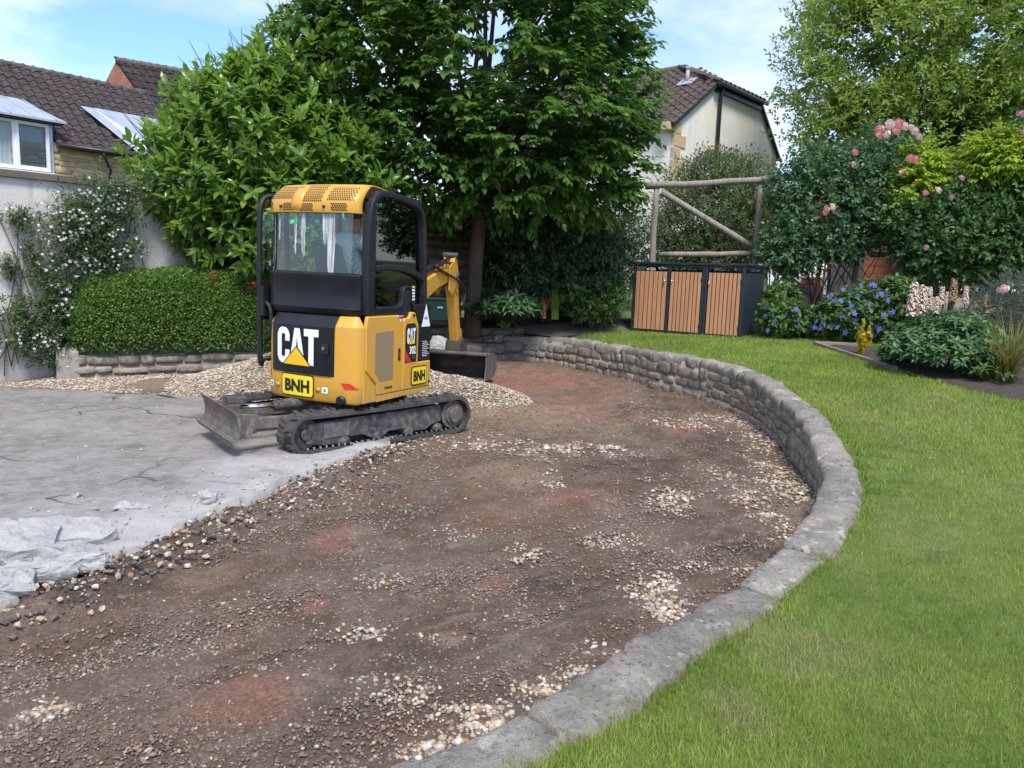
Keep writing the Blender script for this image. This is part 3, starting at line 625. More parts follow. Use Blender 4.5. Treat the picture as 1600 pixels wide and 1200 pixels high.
m = MB(); m.add([hp(DW0, z0-.1, .02), hp(DW1+.05, z0-.1, .02), hp(DW1+.05, z0-.02, .02), hp(DW0, z0-.02, .02), hp(DW0, z0-.1, .2), hp(DW1+.05, z0-.1, .2), hp(DW1+.05, z0-.03, .2), hp(DW0, z0-.03, .2)], [(4, 5, 6, 7), (5, 1, 2, 6), (7, 6, 2, 3), (4, 0, 1, 5)]); m.build('sill', M_upvc, hl)
m = MB(); e0 = .38; zr = z1+.12
m.add([hp(DW0, zr, e0), hp(DW1+.38, zr, e0), hp(DW1-.35, zr+.72, -1.15), hp(DW0, zr+.72, -1.15)], [(0, 1, 2, 3)])
m.add([hp(DW0, zr-.06, e0), hp(DW1+.38, zr-.06, e0), hp(DW1+.38, zr, e0), hp(DW0, zr, e0)], [(0, 1, 2, 3)])
ld = m.build('lead_dormer_roof', M_lead, hl)
m = MB()
for k in range(9):
    s_ = DW1+.1-k*.62; m.bar(hp(s_, zr+.015, e0), hp(s_-.35 if k == 0 else s_-.28, zr+.72, -1.13), .03, .03)
m.build('lead_roll', M_lead, ld)
m = MB(); m.add([hp(DW0, z1+.02, .3), hp(DW1+.33, z1+.02, .3), hp(DW1+.33, zr-.06, .3), hp(DW0, zr-.06, .3), hp(DW0, z1+.02, .0), hp(DW1+.33, z1+.02, 0)], [(0, 1, 2, 3), (0, 4, 5, 1)]); m.build('dormer_fascia', M_blk, hl)
# second dormer, half hidden by the laurel: sloping lead skirts
m = MB()
m.add([hp(2.45, EAV+.05, .30)+en*.06, hp(2.85, EAV+.05, .30)+en*.06, hp(1.75, EAV+1.45, -1.25)+en*.12, hp(1.35, EAV+1.45, -1.25)+en*.12], [(0, 1, 2, 3)])
m.add([hp(2.75, EAV+.6, -.05), hp(6.5, EAV+.6, -.05), hp(6.5, EAV+1.45, -1.25)+en*.14, hp(1.75, EAV+1.45, -1.25)+en*.14], [(0, 1, 2, 3)])
m.add([hp(2.85, EAV+.05, .30)+en*.05, hp(2.75, EAV+.6, -.05), hp(1.75, EAV+1.45, -1.25)+en*.13], [(0, 1, 2)])
m.build('lead_flashing', M_lead, hl)
m = MB(); m.add([hp(2.8, EAV+.1, -.1), hp(6.5, EAV+.1, -.1), hp(6.5, EAV+.6, -.12), hp(2.8, EAV+.6, -.12)], [(0, 1, 2, 3)]); m.build('dormer_front', M_blk, hl)
# ---- brick gable house behind
hb = empty('brick_gable_house', (0, 0, 0), 0, 'red brick gable end with lichened tiled roof behind the cottage', 'house')
g = G('far_brick'); v = g.co('Object'); bt = g.n('ShaderNodeTexBrick', {'Vector': v, 'Scale': 4.2, 'Color1': (.34, .13, .075), 'Color2': (.25, .085, .05), 'Mortar': (.33, .25, .19), 'Mortar Size': .015})
M_brick = g.out(g.pbr(g.mix(g.mr(g.noise(v, 3, 5), .4, .7, 0, .4), bt.outputs[0], (.16, .08, .06)), .92))
A = atd(168, 130, 31); T = atd(180, 97, 31); B = atd(201, 140, 31.8)
gx = Vector((.82, .2, 0)).normalized(); gy = Vector((-.1, 1, 0)).normalized(); ap = atd(181, 96, 31.3); wd = 1.5
lf = ap-gx*.55-Vector((0, 0, 1.2)); rg = ap+gx*1.5-Vector((0, 0, 2.2))
m = MB(); P = [lf, Vector((lf.x, lf.y, 0)), Vector((rg.x, rg.y, 0)), rg, ap]; m.add([Vector(((p-ap).dot(gx), (p-ap).z, 0)) for p in P], [(0, 1, 2, 3, 4)])
o = m.build('gable_wall', M_brick, hb); o.matrix_local = Matrix(((gx.x, 0, gx.y, ap.x), (gx.y, 0, -gx.x, ap.y), (0, 1, 0, ap.z), (0, 0, 0, 1)))
rdir = Vector((.80, .60, 0)); m = MB(); fr_ = Vector((gx.x*1.5, gx.y*1.5, -2.2)); up2 = (-fr_).normalized(); en2 = rdir.cross(up2).normalized()
if en2.z < 0: en2 = -en2
o2 = ap+fr_; sl2 = tile_slots(o2+en2*.05, rdir, up2, en2, 9, fr_.length+.05)
lay_tiles(hb, sl2, rdir, up2, en2, M_tile, 0, seed=3)
m = MB(); m.add([ap+Vector((0, 0, .02)), ap+rdir*9, o2+rdir*9, o2], [(0, 1, 2, 3)]); m.add([ap, ap+rdir*9, lf+rdir*9-gx*1.0-Vector((0, 0, 1.6)), lf-gx*.04], [(0, 1, 2, 3)]); m.build('roof_deck', M_tile, hb)
m = MB(); m.add([Vector((p.x, p.y, 0)) for p in (o2-fr_*.12, o2-fr_*.12+rdir*8.8, lf+rdir*8.8, lf+rdir*.05)]+[Vector((p.x, p.y, o2.z+.2)) for p in (o2-fr_*.12, o2-fr_*.12+rdir*8.8, lf+rdir*8.8, lf+rdir*.05)], [(0, 1, 5, 4), (1, 2, 6, 5), (2, 3, 7, 6)]); m.build('side_wall', M_brick, hb)
m = MB(); m.tube([ap+Vector((0, 0, .05)), ap+rdir*9+Vector((0, 0, .05))], .13, 8); m.build('ridge', M_ridge, hb, True)
# ---- cream gable house on the right
hr = empty('cream_gable_house', (0, 0, 0), 0, 'cream rendered half hipped gable house with brown tiled roof behind the pergola', 'house')
e1 = Vector((.655, .755, 0)).normalized(); e2 = Vector((-e1.y, e1.x, 0)); ou = Vector((e1.y, -e1.x, 0)); Wg = 6.93
G0 = atd(1055, 187, 22.0); ez = G0.z; G0.z = 0
def gp(k, z, back=0.0): p = G0+e1*(k*Wg)+e2*back; return Vector((p.x, p.y, z))
hz = 7.35; k0, k1 = .31, .76; kr = .53; rz_ = ez+(kr*Wg)*(hz-ez)/(k0*Wg)
g = G('cream_render'); v = g.co('World'); c = g.ramp(g.noise(v, .7, 6, .6), [(.3, (.66, .63, .55)), (.7, (.78, .75, .67))]); c = g.mix(g.mr(g.noise(g.co('World', (2, 2, .25)), 2.2, 6, .65), .5, .75, 0, .4), c, (.50, .48, .42))
M_cream = g.out(g.pbr(c, .95, 0, .15, g.bump(g.noise(v, 30, 4), .2, .01)))
m = MB(); m.add([gp(0, 0), gp(1, 0), gp(1, ez), gp(k1, hz), gp(k0, hz), gp(0, ez), gp(0, 0, 9), gp(0, ez, 9), gp(1, 0, 9), gp(1, ez, 9)], [(0, 1, 2, 3, 4, 5), (6, 0, 5, 7), (1, 8, 9, 2)]); m.build('wall', M_cream, hr)
M_quoin = surf('quoin_stone', [(.44, .33, .17), (.54, .42, .24)], 3, 5, .9, .4, coord='World')
for k in range(14):
    w = .62 if k % 2 else .34; zq = ez-.02-.34*(k+1); m = MB()
    for sgn, kk in ((1, 0.0), (-1, 1.0)):
        m = MB(); c_ = gp(kk, zq+.17)+e1*(sgn*w/2)+ou*.012-ou*.05; R3 = Matrix((e1, e2, Vector((0, 0, 1)))).transposed(); m.box(c_, (w, .14, .325), R3); m.build('quoin', M_quoin, hr, False, .01)
m = MB(); cc = gp(0, ez-.12)-e2*-.15; m.box(gp(0, ez-.2)-e1*.15+e2*.12, (.35, .3, .22), Matrix((e1, e2, Vector((0, 0, 1)))).transposed()); m.build('kneeler', M_quoin, hr, False, .02)
# roofs: front slope, hip, back slope
up3 = Vector((e1.x*k0*Wg, e1.y*k0*Wg, hz-ez)).normalized(); en3 = Vector((-e1.x*up3.z, -e1.y*up3.z, math.hypot(up3.x, up3.y)))
sl_len = math.hypot(kr*Wg, rz_-ez)+.25; org = gp(0, ez)-up3*.3-e2*.12
hb_ = 1.9                                                          # hip runs back this far
def in_front(x, y):                                                # x along the ridge from the gable, y up the slope
    kk = (y-.3)/math.hypot(k0*Wg, hz-ez)*k0
    lim = 0 if kk < k0 else (kk-k0)/(kr-k0)*hb_
    return x > lim-.05
sl3 = tile_slots(org, e2, up3, en3, 9.5, sl_len, in_front)
ex_ = e2
lay_tiles(hr, sl3, ex_, up3, en3, M_tile2, 0, seed=4)
m = MB(); q = -.03
m.add([gp(0, ez)-up3*.3-e2*.12, gp(k0, hz)-e2*.12, gp(kr, rz_, hb_), gp(kr, rz_, 9.5), gp(0, ez, 9.5)-up3*.3], [(0, 1, 2, 3, 4)])
up4 = Vector((-e1.x*(1-k1)*Wg, -e1.y*(1-k1)*Wg, hz-ez)).normalized()
m.add([gp(1, ez)-up4*.3-e2*.12, gp(k1, hz)-e2*.12, gp(kr, rz_, hb_), gp(kr, rz_, 9.5), gp(1, ez, 9.5)-up4*.3], [(0, 1, 2, 3, 4)])
for v_ in m.v: pass
m.build('roof_deck', M_tile2, hr)
uph = (gp(kr, rz_, hb_)-gp(kr, hz, -.22)).normalized(); enh = e1.cross(uph).normalized(); enh = enh if enh.z > 0 else -enh
oh = gp(k0, hz, -.22)-e1*.15; hL = (gp(kr, rz_, hb_)-gp(kr, hz, -.22)).length; hw = (k1-k0)*Wg+.3
def in_hip(x, y): f_ = y/hL; return (x > f_*hw*.48-.1) and (x < hw-f_*hw*.52+.1)
lay_tiles(hr, tile_slots(oh, e1, uph, enh, hw, hL, in_hip), e1, uph, enh, M_tile2, 0, seed=5)
m = MB(); m.add([oh-enh*.02, oh+e1*hw-enh*.02, gp(kr, rz_, hb_)-enh*.02], [(0, 1, 2)]); m.build('hip_deck', M_tile2, hr)
for (a_, b_, nm) in [(gp(k0, hz, -.18), gp(kr, rz_+.03, hb_), 'hip_ridge'), (gp(k1, hz, -.18), gp(kr, rz_+.03, hb_), 'hip_ridge'), (gp(kr, rz_+.03, hb_), gp(kr, rz_+.03, 9.5), 'ridge')]:
    m = MB(); m.tube([a_, b_], .12, 8); m.build(nm, M_ridge, hr, True)
m = MB(); m.tube([oh-ou*-.02+Vector((0, 0, -.03))+e1*.0, oh+e1*hw+Vector((0, 0, -.03))], .06, 8); m.bar(gp(k0, hz-.13, -.05), gp(k1, hz-.13, -.05), .1, .2); m.build('hip_gutter', M_blk, hr, False)
m = MB(); m.tube([gp(k0+.03, hz-.1, -.18), gp(k0+.035, hz-.4, -.1), gp(k0+.035, 2, -.1)], .055, 8); m.build('downpipe', M_blk, hr, True)
for (a_, b_) in [(gp(0, ez)-up3*.3, gp(k0, hz)), (gp(1, ez)-up4*.3, gp(k1, hz))]:
    m = MB(); m.bar(a_-e2*.1-Vector((0, 0, .05)), b_-e2*.1-Vector((0, 0, .05)), .04, .07); m.build('verge', M_blk, hr)
vp = gp(0, ez)+up3*(sl_len*.62)+e2*1.05
M_vent = plain('grey_vent', (.36, .36, .36), .7); m = MB(); m.tube([vp, vp+Vector((0, 0, .42))], .06, 10); m.tube([vp+Vector((0, 0, .42)), vp+Vector((0, 0, .5))], .075, 10); m.build('vent_pipe', M_vent, hr, True)
m = MB(); m.box(vp+en3*.07, (.5, .45, .03), Matrix((e2, up3, en3)).transposed()); m.build('vent_flashing', M_lead, hr)
# ---- far slate-roofed house glimpsed under the pergola rail
hf = empty('slate_roofed_house', (0, 0, 0), 0, 'distant pale house with grey slate roof beyond the pergola', 'house')
M_slate = surf('slate', [(.12, .125, .135), (.19, .195, .20)], 1.2, 6, .8, .3, 12, coord='World'); M_pale = plain('pale_wall', (.68, .68, .66), .9, var=.05)
fh = lambda u, v, y: atd(u, v, y)
ax = Vector((.75, .66, 0)).normalized(); ay = Vector((-ax.y, ax.x, 0)); c0 = atd(1252, 318, 40)
def fp(a_, b_, dz): p = c0+ax*a_+ay*b_; return Vector((p.x, p.y, c0.z+dz))
m = MB(); m.add([fp(-5, 0, -5.5), fp(0, 0, -5.5), fp(0, 0, 0), fp(-5, 0, 0), fp(0, 6, -5.5), fp(0, 6, 0), fp(-5, 6, 0), fp(-5, 6, -5.5)], [(0, 1, 2, 3), (1, 4, 5, 2), (4, 7, 6, 5), (7, 0, 3, 6)]); m.build('wall', M_pale, hf)
m = MB(); m.add([fp(-5.3, -.3, -.05), fp(.3, -.3, -.05), fp(.3, 6.3, -.05), fp(-5.3, 6.3, -.05), fp(-3.2, 3, 1.7), fp(-1.6, 3, 1.7)], [(0, 1, 5, 4), (1, 2, 5), (2, 3, 4, 5), (3, 0, 4)]); rf = m.build('roof', M_slate, hf)
m = MB(); m.box(fp(-2.6, 3, 1.85), (1.0, .5, .8), Matrix((ax, ay, Vector((0, 0, 1)))).transposed()); m.build('chimney', M_quoin, rf)
for a_ in (-1.1, -3.2):
    m = MB(); m.box(fp(a_, -.01, -1.1), (.9, .08, 1.3), Matrix((ax, ay, Vector((0, 0, 1)))).transposed()); w = m.build('window', M_upvc, hf)
    m = MB(); m.box(fp(a_, -.06, -1.1), (.7, .03, 1.1), Matrix((ax, ay, Vector((0, 0, 1)))).transposed()); m.build('pane', M_room, w)
m = MB(); m.tube([fp(-.4, -.08, -.1), fp(-.4, -.08, -5)], .05, 6); m.build('downpipe', M_blk, hf)
# ================================================================== EXCAVATOR
def dirty(name, c, dirt, rough=.35, metal=0, coat=0, spec=.5, amt=.35, zlo=None):
    g = G(name); v = g.co('Object'); n = g.noise(v, 3.5, 6, .65); f = g.noise(v, 30, 5, .7)
    k = g.f('MULTIPLY', g.mr(n, .42, .75, 0, 1), g.mr(f, .3, .65, .3, 1)); k = g.f('MULTIPLY', k, amt, True)
    zz_ = g.n('ShaderNodeSeparateXYZ', {0: v}).outputs[2]; spl = g.f('MULTIPLY', g.mr(zz_, .40, .75, 1, 0), g.mr(g.noise(v, 16, 6, .7), .48, .62, 0, .8)); sc_ = g.mr(g.noise(g.co('Object', (1, 1, 9)), 14, 3, .6), .66, .70, 0, .5); k = g.f('ADD', k, g.f('MULTIPLY', g.f('ADD', spl, sc_), .75), True)
    return g.out(g.pbr(g.mix(k, c, dirt), g.mr(n, .3, .75, rough, min(.95, rough+.3)), metal, spec, g.bump(f, .08, .004), coat))
M_yel = dirty('yellow_paint', (.60, .31, .030), (.36, .25, .12), .34, coat=.15, amt=.55)
M_yel2 = dirty('worn_yellow_paint', (.60, .31, .03), (.25, .15, .07), .45, amt=.75)
M_bpan = dirty('black_gloss_panel', (.007, .008, .010), (.035, .035, .035), .28, coat=.08, spec=.35, amt=.2)
M_bmat = dirty('black_frame_paint', (.008, .009, .011), (.045, .045, .045), .36, spec=.4, amt=.3)
M_rub = surf('dusty_rubber', [(.030, .028, .026), (.060, .055, .050), (.10, .092, .082)], 7, 7, .9, .5, 60, .006)
M_und = dirty('undercarriage_paint', (.03, .03, .034), (.17, .145, .12), .6, amt=1.0)
M_steel = dirty('worn_blade_steel', (.115, .098, .085), (.24, .215, .19), .55, .35, amt=.7)
M_shiny = plain('polished_steel', (.55, .55, .56), .22, 1.0)
M_mud = surf('mud', [(.05, .035, .026), (.09, .065, .048)], 8, 6, .95, .8, 40, .02)
M_white = plain('white_vinyl', (.78, .78, .77), .4, var=.03); M_red = plain('red_reflector', (.62, .03, .02), .2, coat=.4)
M_sign = plain('plate_yellow', (.80, .62, .02), .4, var=.03); M_ink = plain('black_ink', (.012, .012, .012), .5)
M_logoy = plain('logo_yellow', (.80, .45, .01), .4, var=.03)
M_green = plain('exit_green', (.02, .42, .18), .4); M_grille = surf('grille_mesh', [(.20, .14, .07), (.33, .24, .13)], 90, 2, .7, .6, 160, .004)
M_hose = plain('hose_rubber', (.02, .02, .022), .45)
g = G('cab_glass'); lw_ = g.n('ShaderNodeFresnel', {'IOR': 1.50}).outputs[0]
M_cabg = g.out(g.n('ShaderNodeMixShader', {0: g.f('ADD', g.f('MULTIPLY', lw_, 1.3), .03, True), 1: g.n('ShaderNodeBsdfTransparent', {'Color': (.72, .81, .79)}).outputs[0], 2: g.n('ShaderNodeBsdfGlossy', {'Roughness': .015, 'Color': (.95, 1, .98)}).outputs[0]}).outputs[0])
g = G('white_smear'); v = g.co('Object', (60, 60, 2)); M_smear = g.out(g.n('ShaderNodeMixShader', {0: g.mr(g.noise(v, 1.0, 4, .6), .38, .62, .10, .85), 1: g.n('ShaderNodeBsdfTransparent').outputs[0], 2: g.n('ShaderNodeBsdfDiffuse', {'Color': (.72, .74, .73)}).outputs[0]}).outputs[0])

EXO = Vector((-1.56, 7.52, -.005)); HEAD = rad(45.5); SWING = rad(64.0)-HEAD
ex = empty('mini_excavator', EXO, HEAD, 'yellow and black tracked mini excavator with cab standing on the broken drive', 'excavator')
ex.rotation_euler = (rad(.6), rad(.4), HEAD)
UP = Matrix.Rotation(SWING, 4, 'Z')
def upart(o): o.matrix_local = UP; return o                 # part of the upper structure
def text_mesh(txt, size, off=0.0, sx=1.0, space=1.0):
    cu = bpy.data.curves.new('t', 'FONT'); cu.body = txt; cu.size = size; cu.offset = off; cu.space_character = space; cu.resolution_u = 3
    ob = bpy.data.objects.new('t', cu); COL.objects.link(ob); bpy.context.view_layer.update()
    me = bpy.data.meshes.new_from_object(ob.evaluated_get(bpy.context.evaluated_depsgraph_get()))
    bpy.data.objects.remove(ob); V = [(v.co.x*sx, v.co.y) for v in me.vertices]; F = [tuple(p.vertices) for p in me.polygons]
    bpy.data.meshes.remove(me); xs = [a for a, b in V]; w = max(xs)-min(xs); x0 = min(xs); h = max(b for a, b in V)
    return [((a-x0-w/2), b-h/2) for a, b in V], F, w, h
def poly_mesh(polys):
    V = []; F = []
    for p in polys:
        b = len(V); V += list(p); F.append(tuple(range(b, b+len(p))))
    return V, F
def decal(name, V, F, fn, mat, parent, cuts=None):
    """flat artwork (a to the right, b up) cut into strips and laid on a curved panel by fn(a, b)"""
    bm = bmesh.new(); vs_ = [bm.verts.new((a, b, 0)) for a, b in V]
    for f_ in F:
        try: bm.faces.new([vs_[i] for i in f_])
        except ValueError: pass
    for c_ in (cuts or []): bmesh.ops.bisect_plane(bm, geom=bm.verts[:]+bm.edges[:]+bm.faces[:], plane_co=(c_, 0, 0), plane_no=(1, 0, 0))
    bmesh.ops.triangulate(bm, faces=bm.faces[:])
    for v_ in bm.verts: v_.co = fn(v_.co.x, v_.co.y)
    me = bpy.data.meshes.new(name); bm.to_mesh(me); bm.free(); me.materials.append(mat); return link(name, me, parent)
CUTS = [-.5+.05*k for k in range(21)]
def rrect(w, h, r=.02, n=3):
    P = []
    for cx, cy, a0 in ((w/2-r, h/2-r, 0), (-w/2+r, h/2-r, 90), (-w/2+r, -h/2+r, 180), (w/2-r, -h/2+r, 270)):
        P += [(cx+r*math.cos(rad(a0+90*k/n)), cy+r*math.sin(rad(a0+90*k/n))) for k in range(n+1)]
    return P

# ---- undercarriage (local x forward, y left)
TX0, TX1, TR0, TR1, TY, TWD = -.89, .78, .185, .20, .535, .235
def track_loop(ins=0.0, step=.05):
    pts = []; r0, r1 = TR0-ins, TR1-ins
    n = 14
    for k in range(n+1):
        a = PI/2+PI*k/n; pts.append((TX0+r0*math.cos(a), TR0+r0*math.sin(a)))
    L = TX1-TX0; m_ = int(L/step)
    for k in range(1, m_): f_ = k/m_; pts.append((TX0+L*f_, TR0-r0+(TR1-r1-TR0+r0)*f_))
    for k in range(n+1):
        a = -PI/2+PI*k/n; pts.append((TX1+r1*math.cos(a), TR1+r1*math.sin(a)))
    for k in range(1, m_):
        f_ = k/m_; pts.append((TX1-L*f_, TR1+r1+(TR0+r0-TR1-r1)*f_-.012*math.sin(PI*f_)))
    return pts
def loop_frames(pts):
    out = []
    for i, p in enumerate(pts):
        q = pts[(i+1) % len(pts)]; o_ = pts[i-1]; t = Vector((q[0]-o_[0], 0, q[1]-o_[1])).normalized(); out.append((Vector((p[0], 0, p[1])), t, Vector((t.z, 0, -t.x))))
    return out
for side in (-1, 1):
    yo = side*TY; m = MB(); outp = track_loop(.018); inp = track_loop(.045); n = len(outp)
    rows = [[(p[0], yo-TWD/2, p[1]) for p in inp], [(p[0], yo-TWD/2, p[1]) for p in outp], [(p[0], yo+TWD/2, p[1]) for p in outp], [(p[0], yo+TWD/2, p[1]) for p in inp]]
    V = [q for r_ in rows for q in r_]; F = []
    for a in range(4):
        b = (a+1) % 4
        for k in range(n): F.append((a*n+k, a*n+(k+1) % n, b*n+(k+1) % n, b*n+k))
    m.add(V, F)
    fr = loop_frames(track_loop(.010)); acc = 0; cnt = 0
    for i in range(len(fr)):
        acc += (fr[i][0]-fr[i-1][0]).length
        if acc > .072:
            acc = 0; cnt += 1; p, t, nn = fr[i]; R3 = Matrix((t, Vector((0, 1, 0)), nn)).transposed()
            for q, yy in ((0, -.5), (1, .5)):
                if True: m.box(p+t*(.018*(1 if (cnt+q) % 2 else -1))+Vector((0, yo+yy*TWD*.52, 0)), (.042, TWD*.46, .024), R3 @ Matrix.Rotation(.22*(1 if q else -1), 3, 'Z'), .8)
    trk = m.build('rubber_track', M_rub, ex)
    m = MB(); yf = yo+side*.06
    m.prism([(TX0+.0, .10), (TX0+.02, .275), (TX1-.20, .315), (TX1-.17, .29), (TX1-.17, .15), (TX1-.30, .12), (TX1-.36, .085), (TX1-.52, .085), (TX1-.60, .12), (TX1-.80, .12), (TX1-.87, .08), (TX1-1.0, .08), (TX1-1.08, .12), (TX1-1.25, .12), (TX1-1.32, .07), (TX1-1.5, .07)], yo-.075, yo+.075, lambda a, b, h: Vector((a, h, b)))
    fo = m.build('track_frame', M_und, trk, False, .008)
    m = MB(); m.box((TX0+.30, yo+side*.079, .20), (.26, .01, .13)); m.build('access_plate', M_steel, trk, False, .003)
    m = MB(); m.cyl((TX1, yo-.06, TR1), (TX1, yo+.06, TR1), .145, 26); m.cyl((TX1, yo+side*.03, TR1), (TX1, yo+side*.112, TR1), .078, 20); m.cyl((TX1, yo+side*.03, TR1), (TX1, yo+side*.085, TR1), .105, 20); m.build('sprocket', M_steel, trk, False, .006)
    m = MB(); m.cyl((TX0, yo-.05, TR0), (TX0, yo+.05, TR0), .135, 24); m.cyl((TX0, yo-.085, TR0), (TX0, yo+.085, TR0), .05, 14); m.build('idler', M_und, trk, False, .006)
    for k in range(4):
        xx = TX0+.38+.36*k; m = MB(); m.cyl((xx, yo-.09, .085), (xx, yo+.09, .085), .048, 16); m.build('roller', M_und, trk, True)
    m = MB()
    for k in range(30):
        xx = TX0+.0+k*.062; m.box((xx, yo+side*.088, .062), (.022, .03, .03)); 
    m.build('guide_lugs', M_shiny, trk, False, .006)
m = MB(); m.box((-.1, 0, .30), (.85, .86, .14)); m.box((-.1, 0, .22), (.5, 1.0, .12)); m.cyl((0, 0, .34), (0, 0, .425), .30, 30); m.build('chassis', M_und, ex, False, .015)
# dozer blade, raised
m = MB(); bz = .165; prof_b = [(-1.44, 0.0), (-1.405, .03), (-1.385, .09), (-1.38, .15), (-1.392, .21), (-1.42, .265), (-1.405, .265), (-1.372, .21), (-1.36, .15), (-1.365, .09), (-1.385, .02)]
m.prism([(a-.07, b) for a, b in prof_b], -.53, .49, lambda a, b, h: Vector((a, h, b+bz))); bl = m.build('dozer_blade', M_steel, ex, False, .004)
m = MB(); m.box((-1.505, 0, bz+.004), (.012, 1.05, .05), Matrix.Rotation(-.5, 3, 'Y')); m.build('cutting_edge', M_shiny if False else M_steel, bl)
for s_ in (-1, 1):
    m = MB(); m.prism([(-1.45, bz+.02), (-1.25, bz+.04), (-1.25, bz+.2), (-1.45, bz+.22)], s_*.36-.012, s_*.36+.012, lambda a, b, h: Vector((a, h, b)))
    m.bar((-1.30, s_*.34, bz+.12), (-.42, s_*.28, .27), .07, .10); m.build('blade_arm', M_steel, bl, False, .008)
    m = MB(); m.bar((-1.37, s_*.47, bz+.03), (-1.29, s_*.47, bz+.22), .03, .05); m.build('end_bracket', M_steel, bl, False, .006)
m = MB(); m.cyl((-1.28, 0, bz+.2), (-.95, 0, .36), .026, 12); m.build('blade_rod', M_shiny, bl, True)
m = MB(); m.cyl((-.98, 0, .355), (-.40, 0, .42), .05, 14); m.build('blade_cylinder', M_und, bl, True)
m = MB(); m.box((-1.33, -.02, bz+.28), (.16, .16, .06)); m.build('cylinder_guard', M_und, bl, False, .01)

_pv = Vector((-1.45, -.5, 0)); bl.matrix_local = Matrix.Translation(_pv) @ Matrix.Rotation(rad(-9), 4, 'Z') @ Matrix.Translation(-_pv)
# ---- upper structure: plan of the tail
BY = .545
RB = [(0, -.725), (.12, -.722), (.22, -.714), (.32, -.702), (.41, -.686), (.47, -.670), (.515, -.645), (.538, -.61), (.545, -.57)]
_ry = np.array([p[0] for p in RB]); _rx = np.array([p[1] for p in RB])
LSC = .925                                                          # the tail is a little shorter on the left
def rbx(y): return float(np.interp(abs(y) if y < 0 else y/LSC, _ry, _rx))
def tail_curve(y0, y1, n): return [(rbx(y0+(y1-y0)*k/n), y0+(y1-y0)*k/n) for k in range(n+1)]
TC = [(-.60 if False else x, y) for x, y in [(p[1], -p[0]) for p in RB[::-1]]+[(p[1], p[0]*LSC) for p in RB[1:]]]   # from right (-y) to left (+y)
def tail_normal(i):
    a = TC[max(0, i-1)]; b = TC[min(len(TC)-1, i+1)]; t = Vector((b[0]-a[0], b[1]-a[1], 0)).normalized(); return Vector((-t.y, t.x, 0))*1.0
ZL = [(.405, .045), (.42, .015), (.45, 0), (.62, .0), (1.0, .004), (1.10, .010), (1.19, .075), (1.195, .12)]
def shell(idx, zl, x_end=None):
    rows = []
    for z, ins in zl:
        row = []
        for i in idx:
            nn = tail_normal(i); p = Vector((TC[i][0], TC[i][1], z)); row.append(p-nn*ins if (p-nn*.1).length else p)
        rows.append(row)
    return rows
# outward normal sign check: the tail's middle must move forward (+x) when inset
sgn = 1 if (Vector((TC[8][0], TC[8][1], 0))-tail_normal(8)*.1).x > TC[8][0] else -1
def shell(idx, zl):
    return [[Vector((TC[i][0], TC[i][1], z))-tail_normal(i)*ins*sgn for i in idx] for z, ins in zl]
m = MB(); rows = shell(range(len(TC)), ZL); 
m.grid(rows); top = rows[-1]; nb = len(m.v); m.add([Vector((-.30, -.40, 1.195)), Vector((-.30, .40, 1.195))], [])
k0_ = (len(ZL)-1)*len(TC); m.f.append(tuple(range(k0_, k0_+len(TC)))+(nb+1, nb)); m.f.append(tuple(range(len(TC)-1, -1, -1)))
cw = upart(smooth_by_angle(m.build('counterweight', M_yel, ex), 30))
fn_r = lambda off: (lambda a, b: Vector((rbx(-a)-off, -a, b)))          # a to the right as seen from behind
# lower corner pieces run forward under the side doors
for s_ in (-1, 1):
    m = MB(); m.prism([(-.36, .42), (-.36, .75), (-.46, .72), (-.28, .60), (-.22, .545), (-.22, .42)] if False else [(-.585, .42), (-.585, .72), (-.55, .70), (-.405, .565), (-.395, .42)], s_*(BY-.06), s_*(BY+.004), lambda a, b, h: Vector((a, h, b)))
    m.build('lower_corner', M_yel, cw, False, .008)
# black rear panel with the chamfered top
pa0, pa1 = -.425, .315
cols_ = [pa0+(pa1-pa0)*k/20 for k in range(21)]
m = MB(); m.grid([[fn_r(.010 if k not in (0, 20) else .001)(a, z) for k, a in enumerate(cols_)] for z in (.655,)]+[[fn_r(.012 if k not in (0, 20) else .001)(a, z) for k, a in enumerate(cols_)] for z in (.67, 1.09)]+[[fn_r(-.055)(a, 1.185) for a in cols_], [fn_r(-.12)(a, 1.203) for a in cols_]])
smooth_by_angle(m.build('rear_panel', M_bpan, cw), 30)
def cat_logo(cx, cz, H, fn, parent, cuts=None, sx=.70):
    Cc = [(.62, .62), (.62, .80), (.55, .93), (.42, 1), (.20, 1), (.07, .93), (0, .80), (0, .20), (.07, .07), (.20, 0), (.42, 0), (.55, .07), (.62, .2), (.62, .38), (.40, .38), (.40, .22), (.37, .18), (.25, .18), (.22, .22), (.22, .78), (.25, .82), (.37, .82), (.40, .78), (.40, .62)]
    Al = [(0, 0), (.24, 1), (.36, 1), (.36, .75), (.30, .38), (.36, .38), (.36, .2), (.26, .2), (.23, 0)]; Ar = [(.72-a, b) for a, b in Al[::-1]]
    T_ = [(0, 1), (.62, 1), (.62, .8), (.42, .8), (.42, 0), (.20, 0), (.20, .8), (0, .8)]
    tf = lambda P, ox: [(cx+(a+ox-.95)*H*sx, cz+(b-.5)*H) for a, b in P]
    V, F = poly_mesh([tf(Cc, 0), tf(Al, .61), tf(Ar, .61), tf(T_, 1.28)]); decal('logo_letters', V, F, fn(.016), M_white, parent, cuts)
    tri = lambda e: tf([(.34-e*1.9, -.02-e*.3), (.95, .47+e*1.4), (1.56+e*1.9, -.02-e*.3)], 0)
    V, F = poly_mesh([tri(.035)]); decal('logo_outline', V, F, fn(.0185), M_ink, parent, cuts)
    V, F = poly_mesh([tri(0)]); decal('logo_triangle', V, F, fn(.021), M_logoy, parent, cuts)
cat_logo(-.085, .90, .325, fn_r, cw, CUTS, .80)
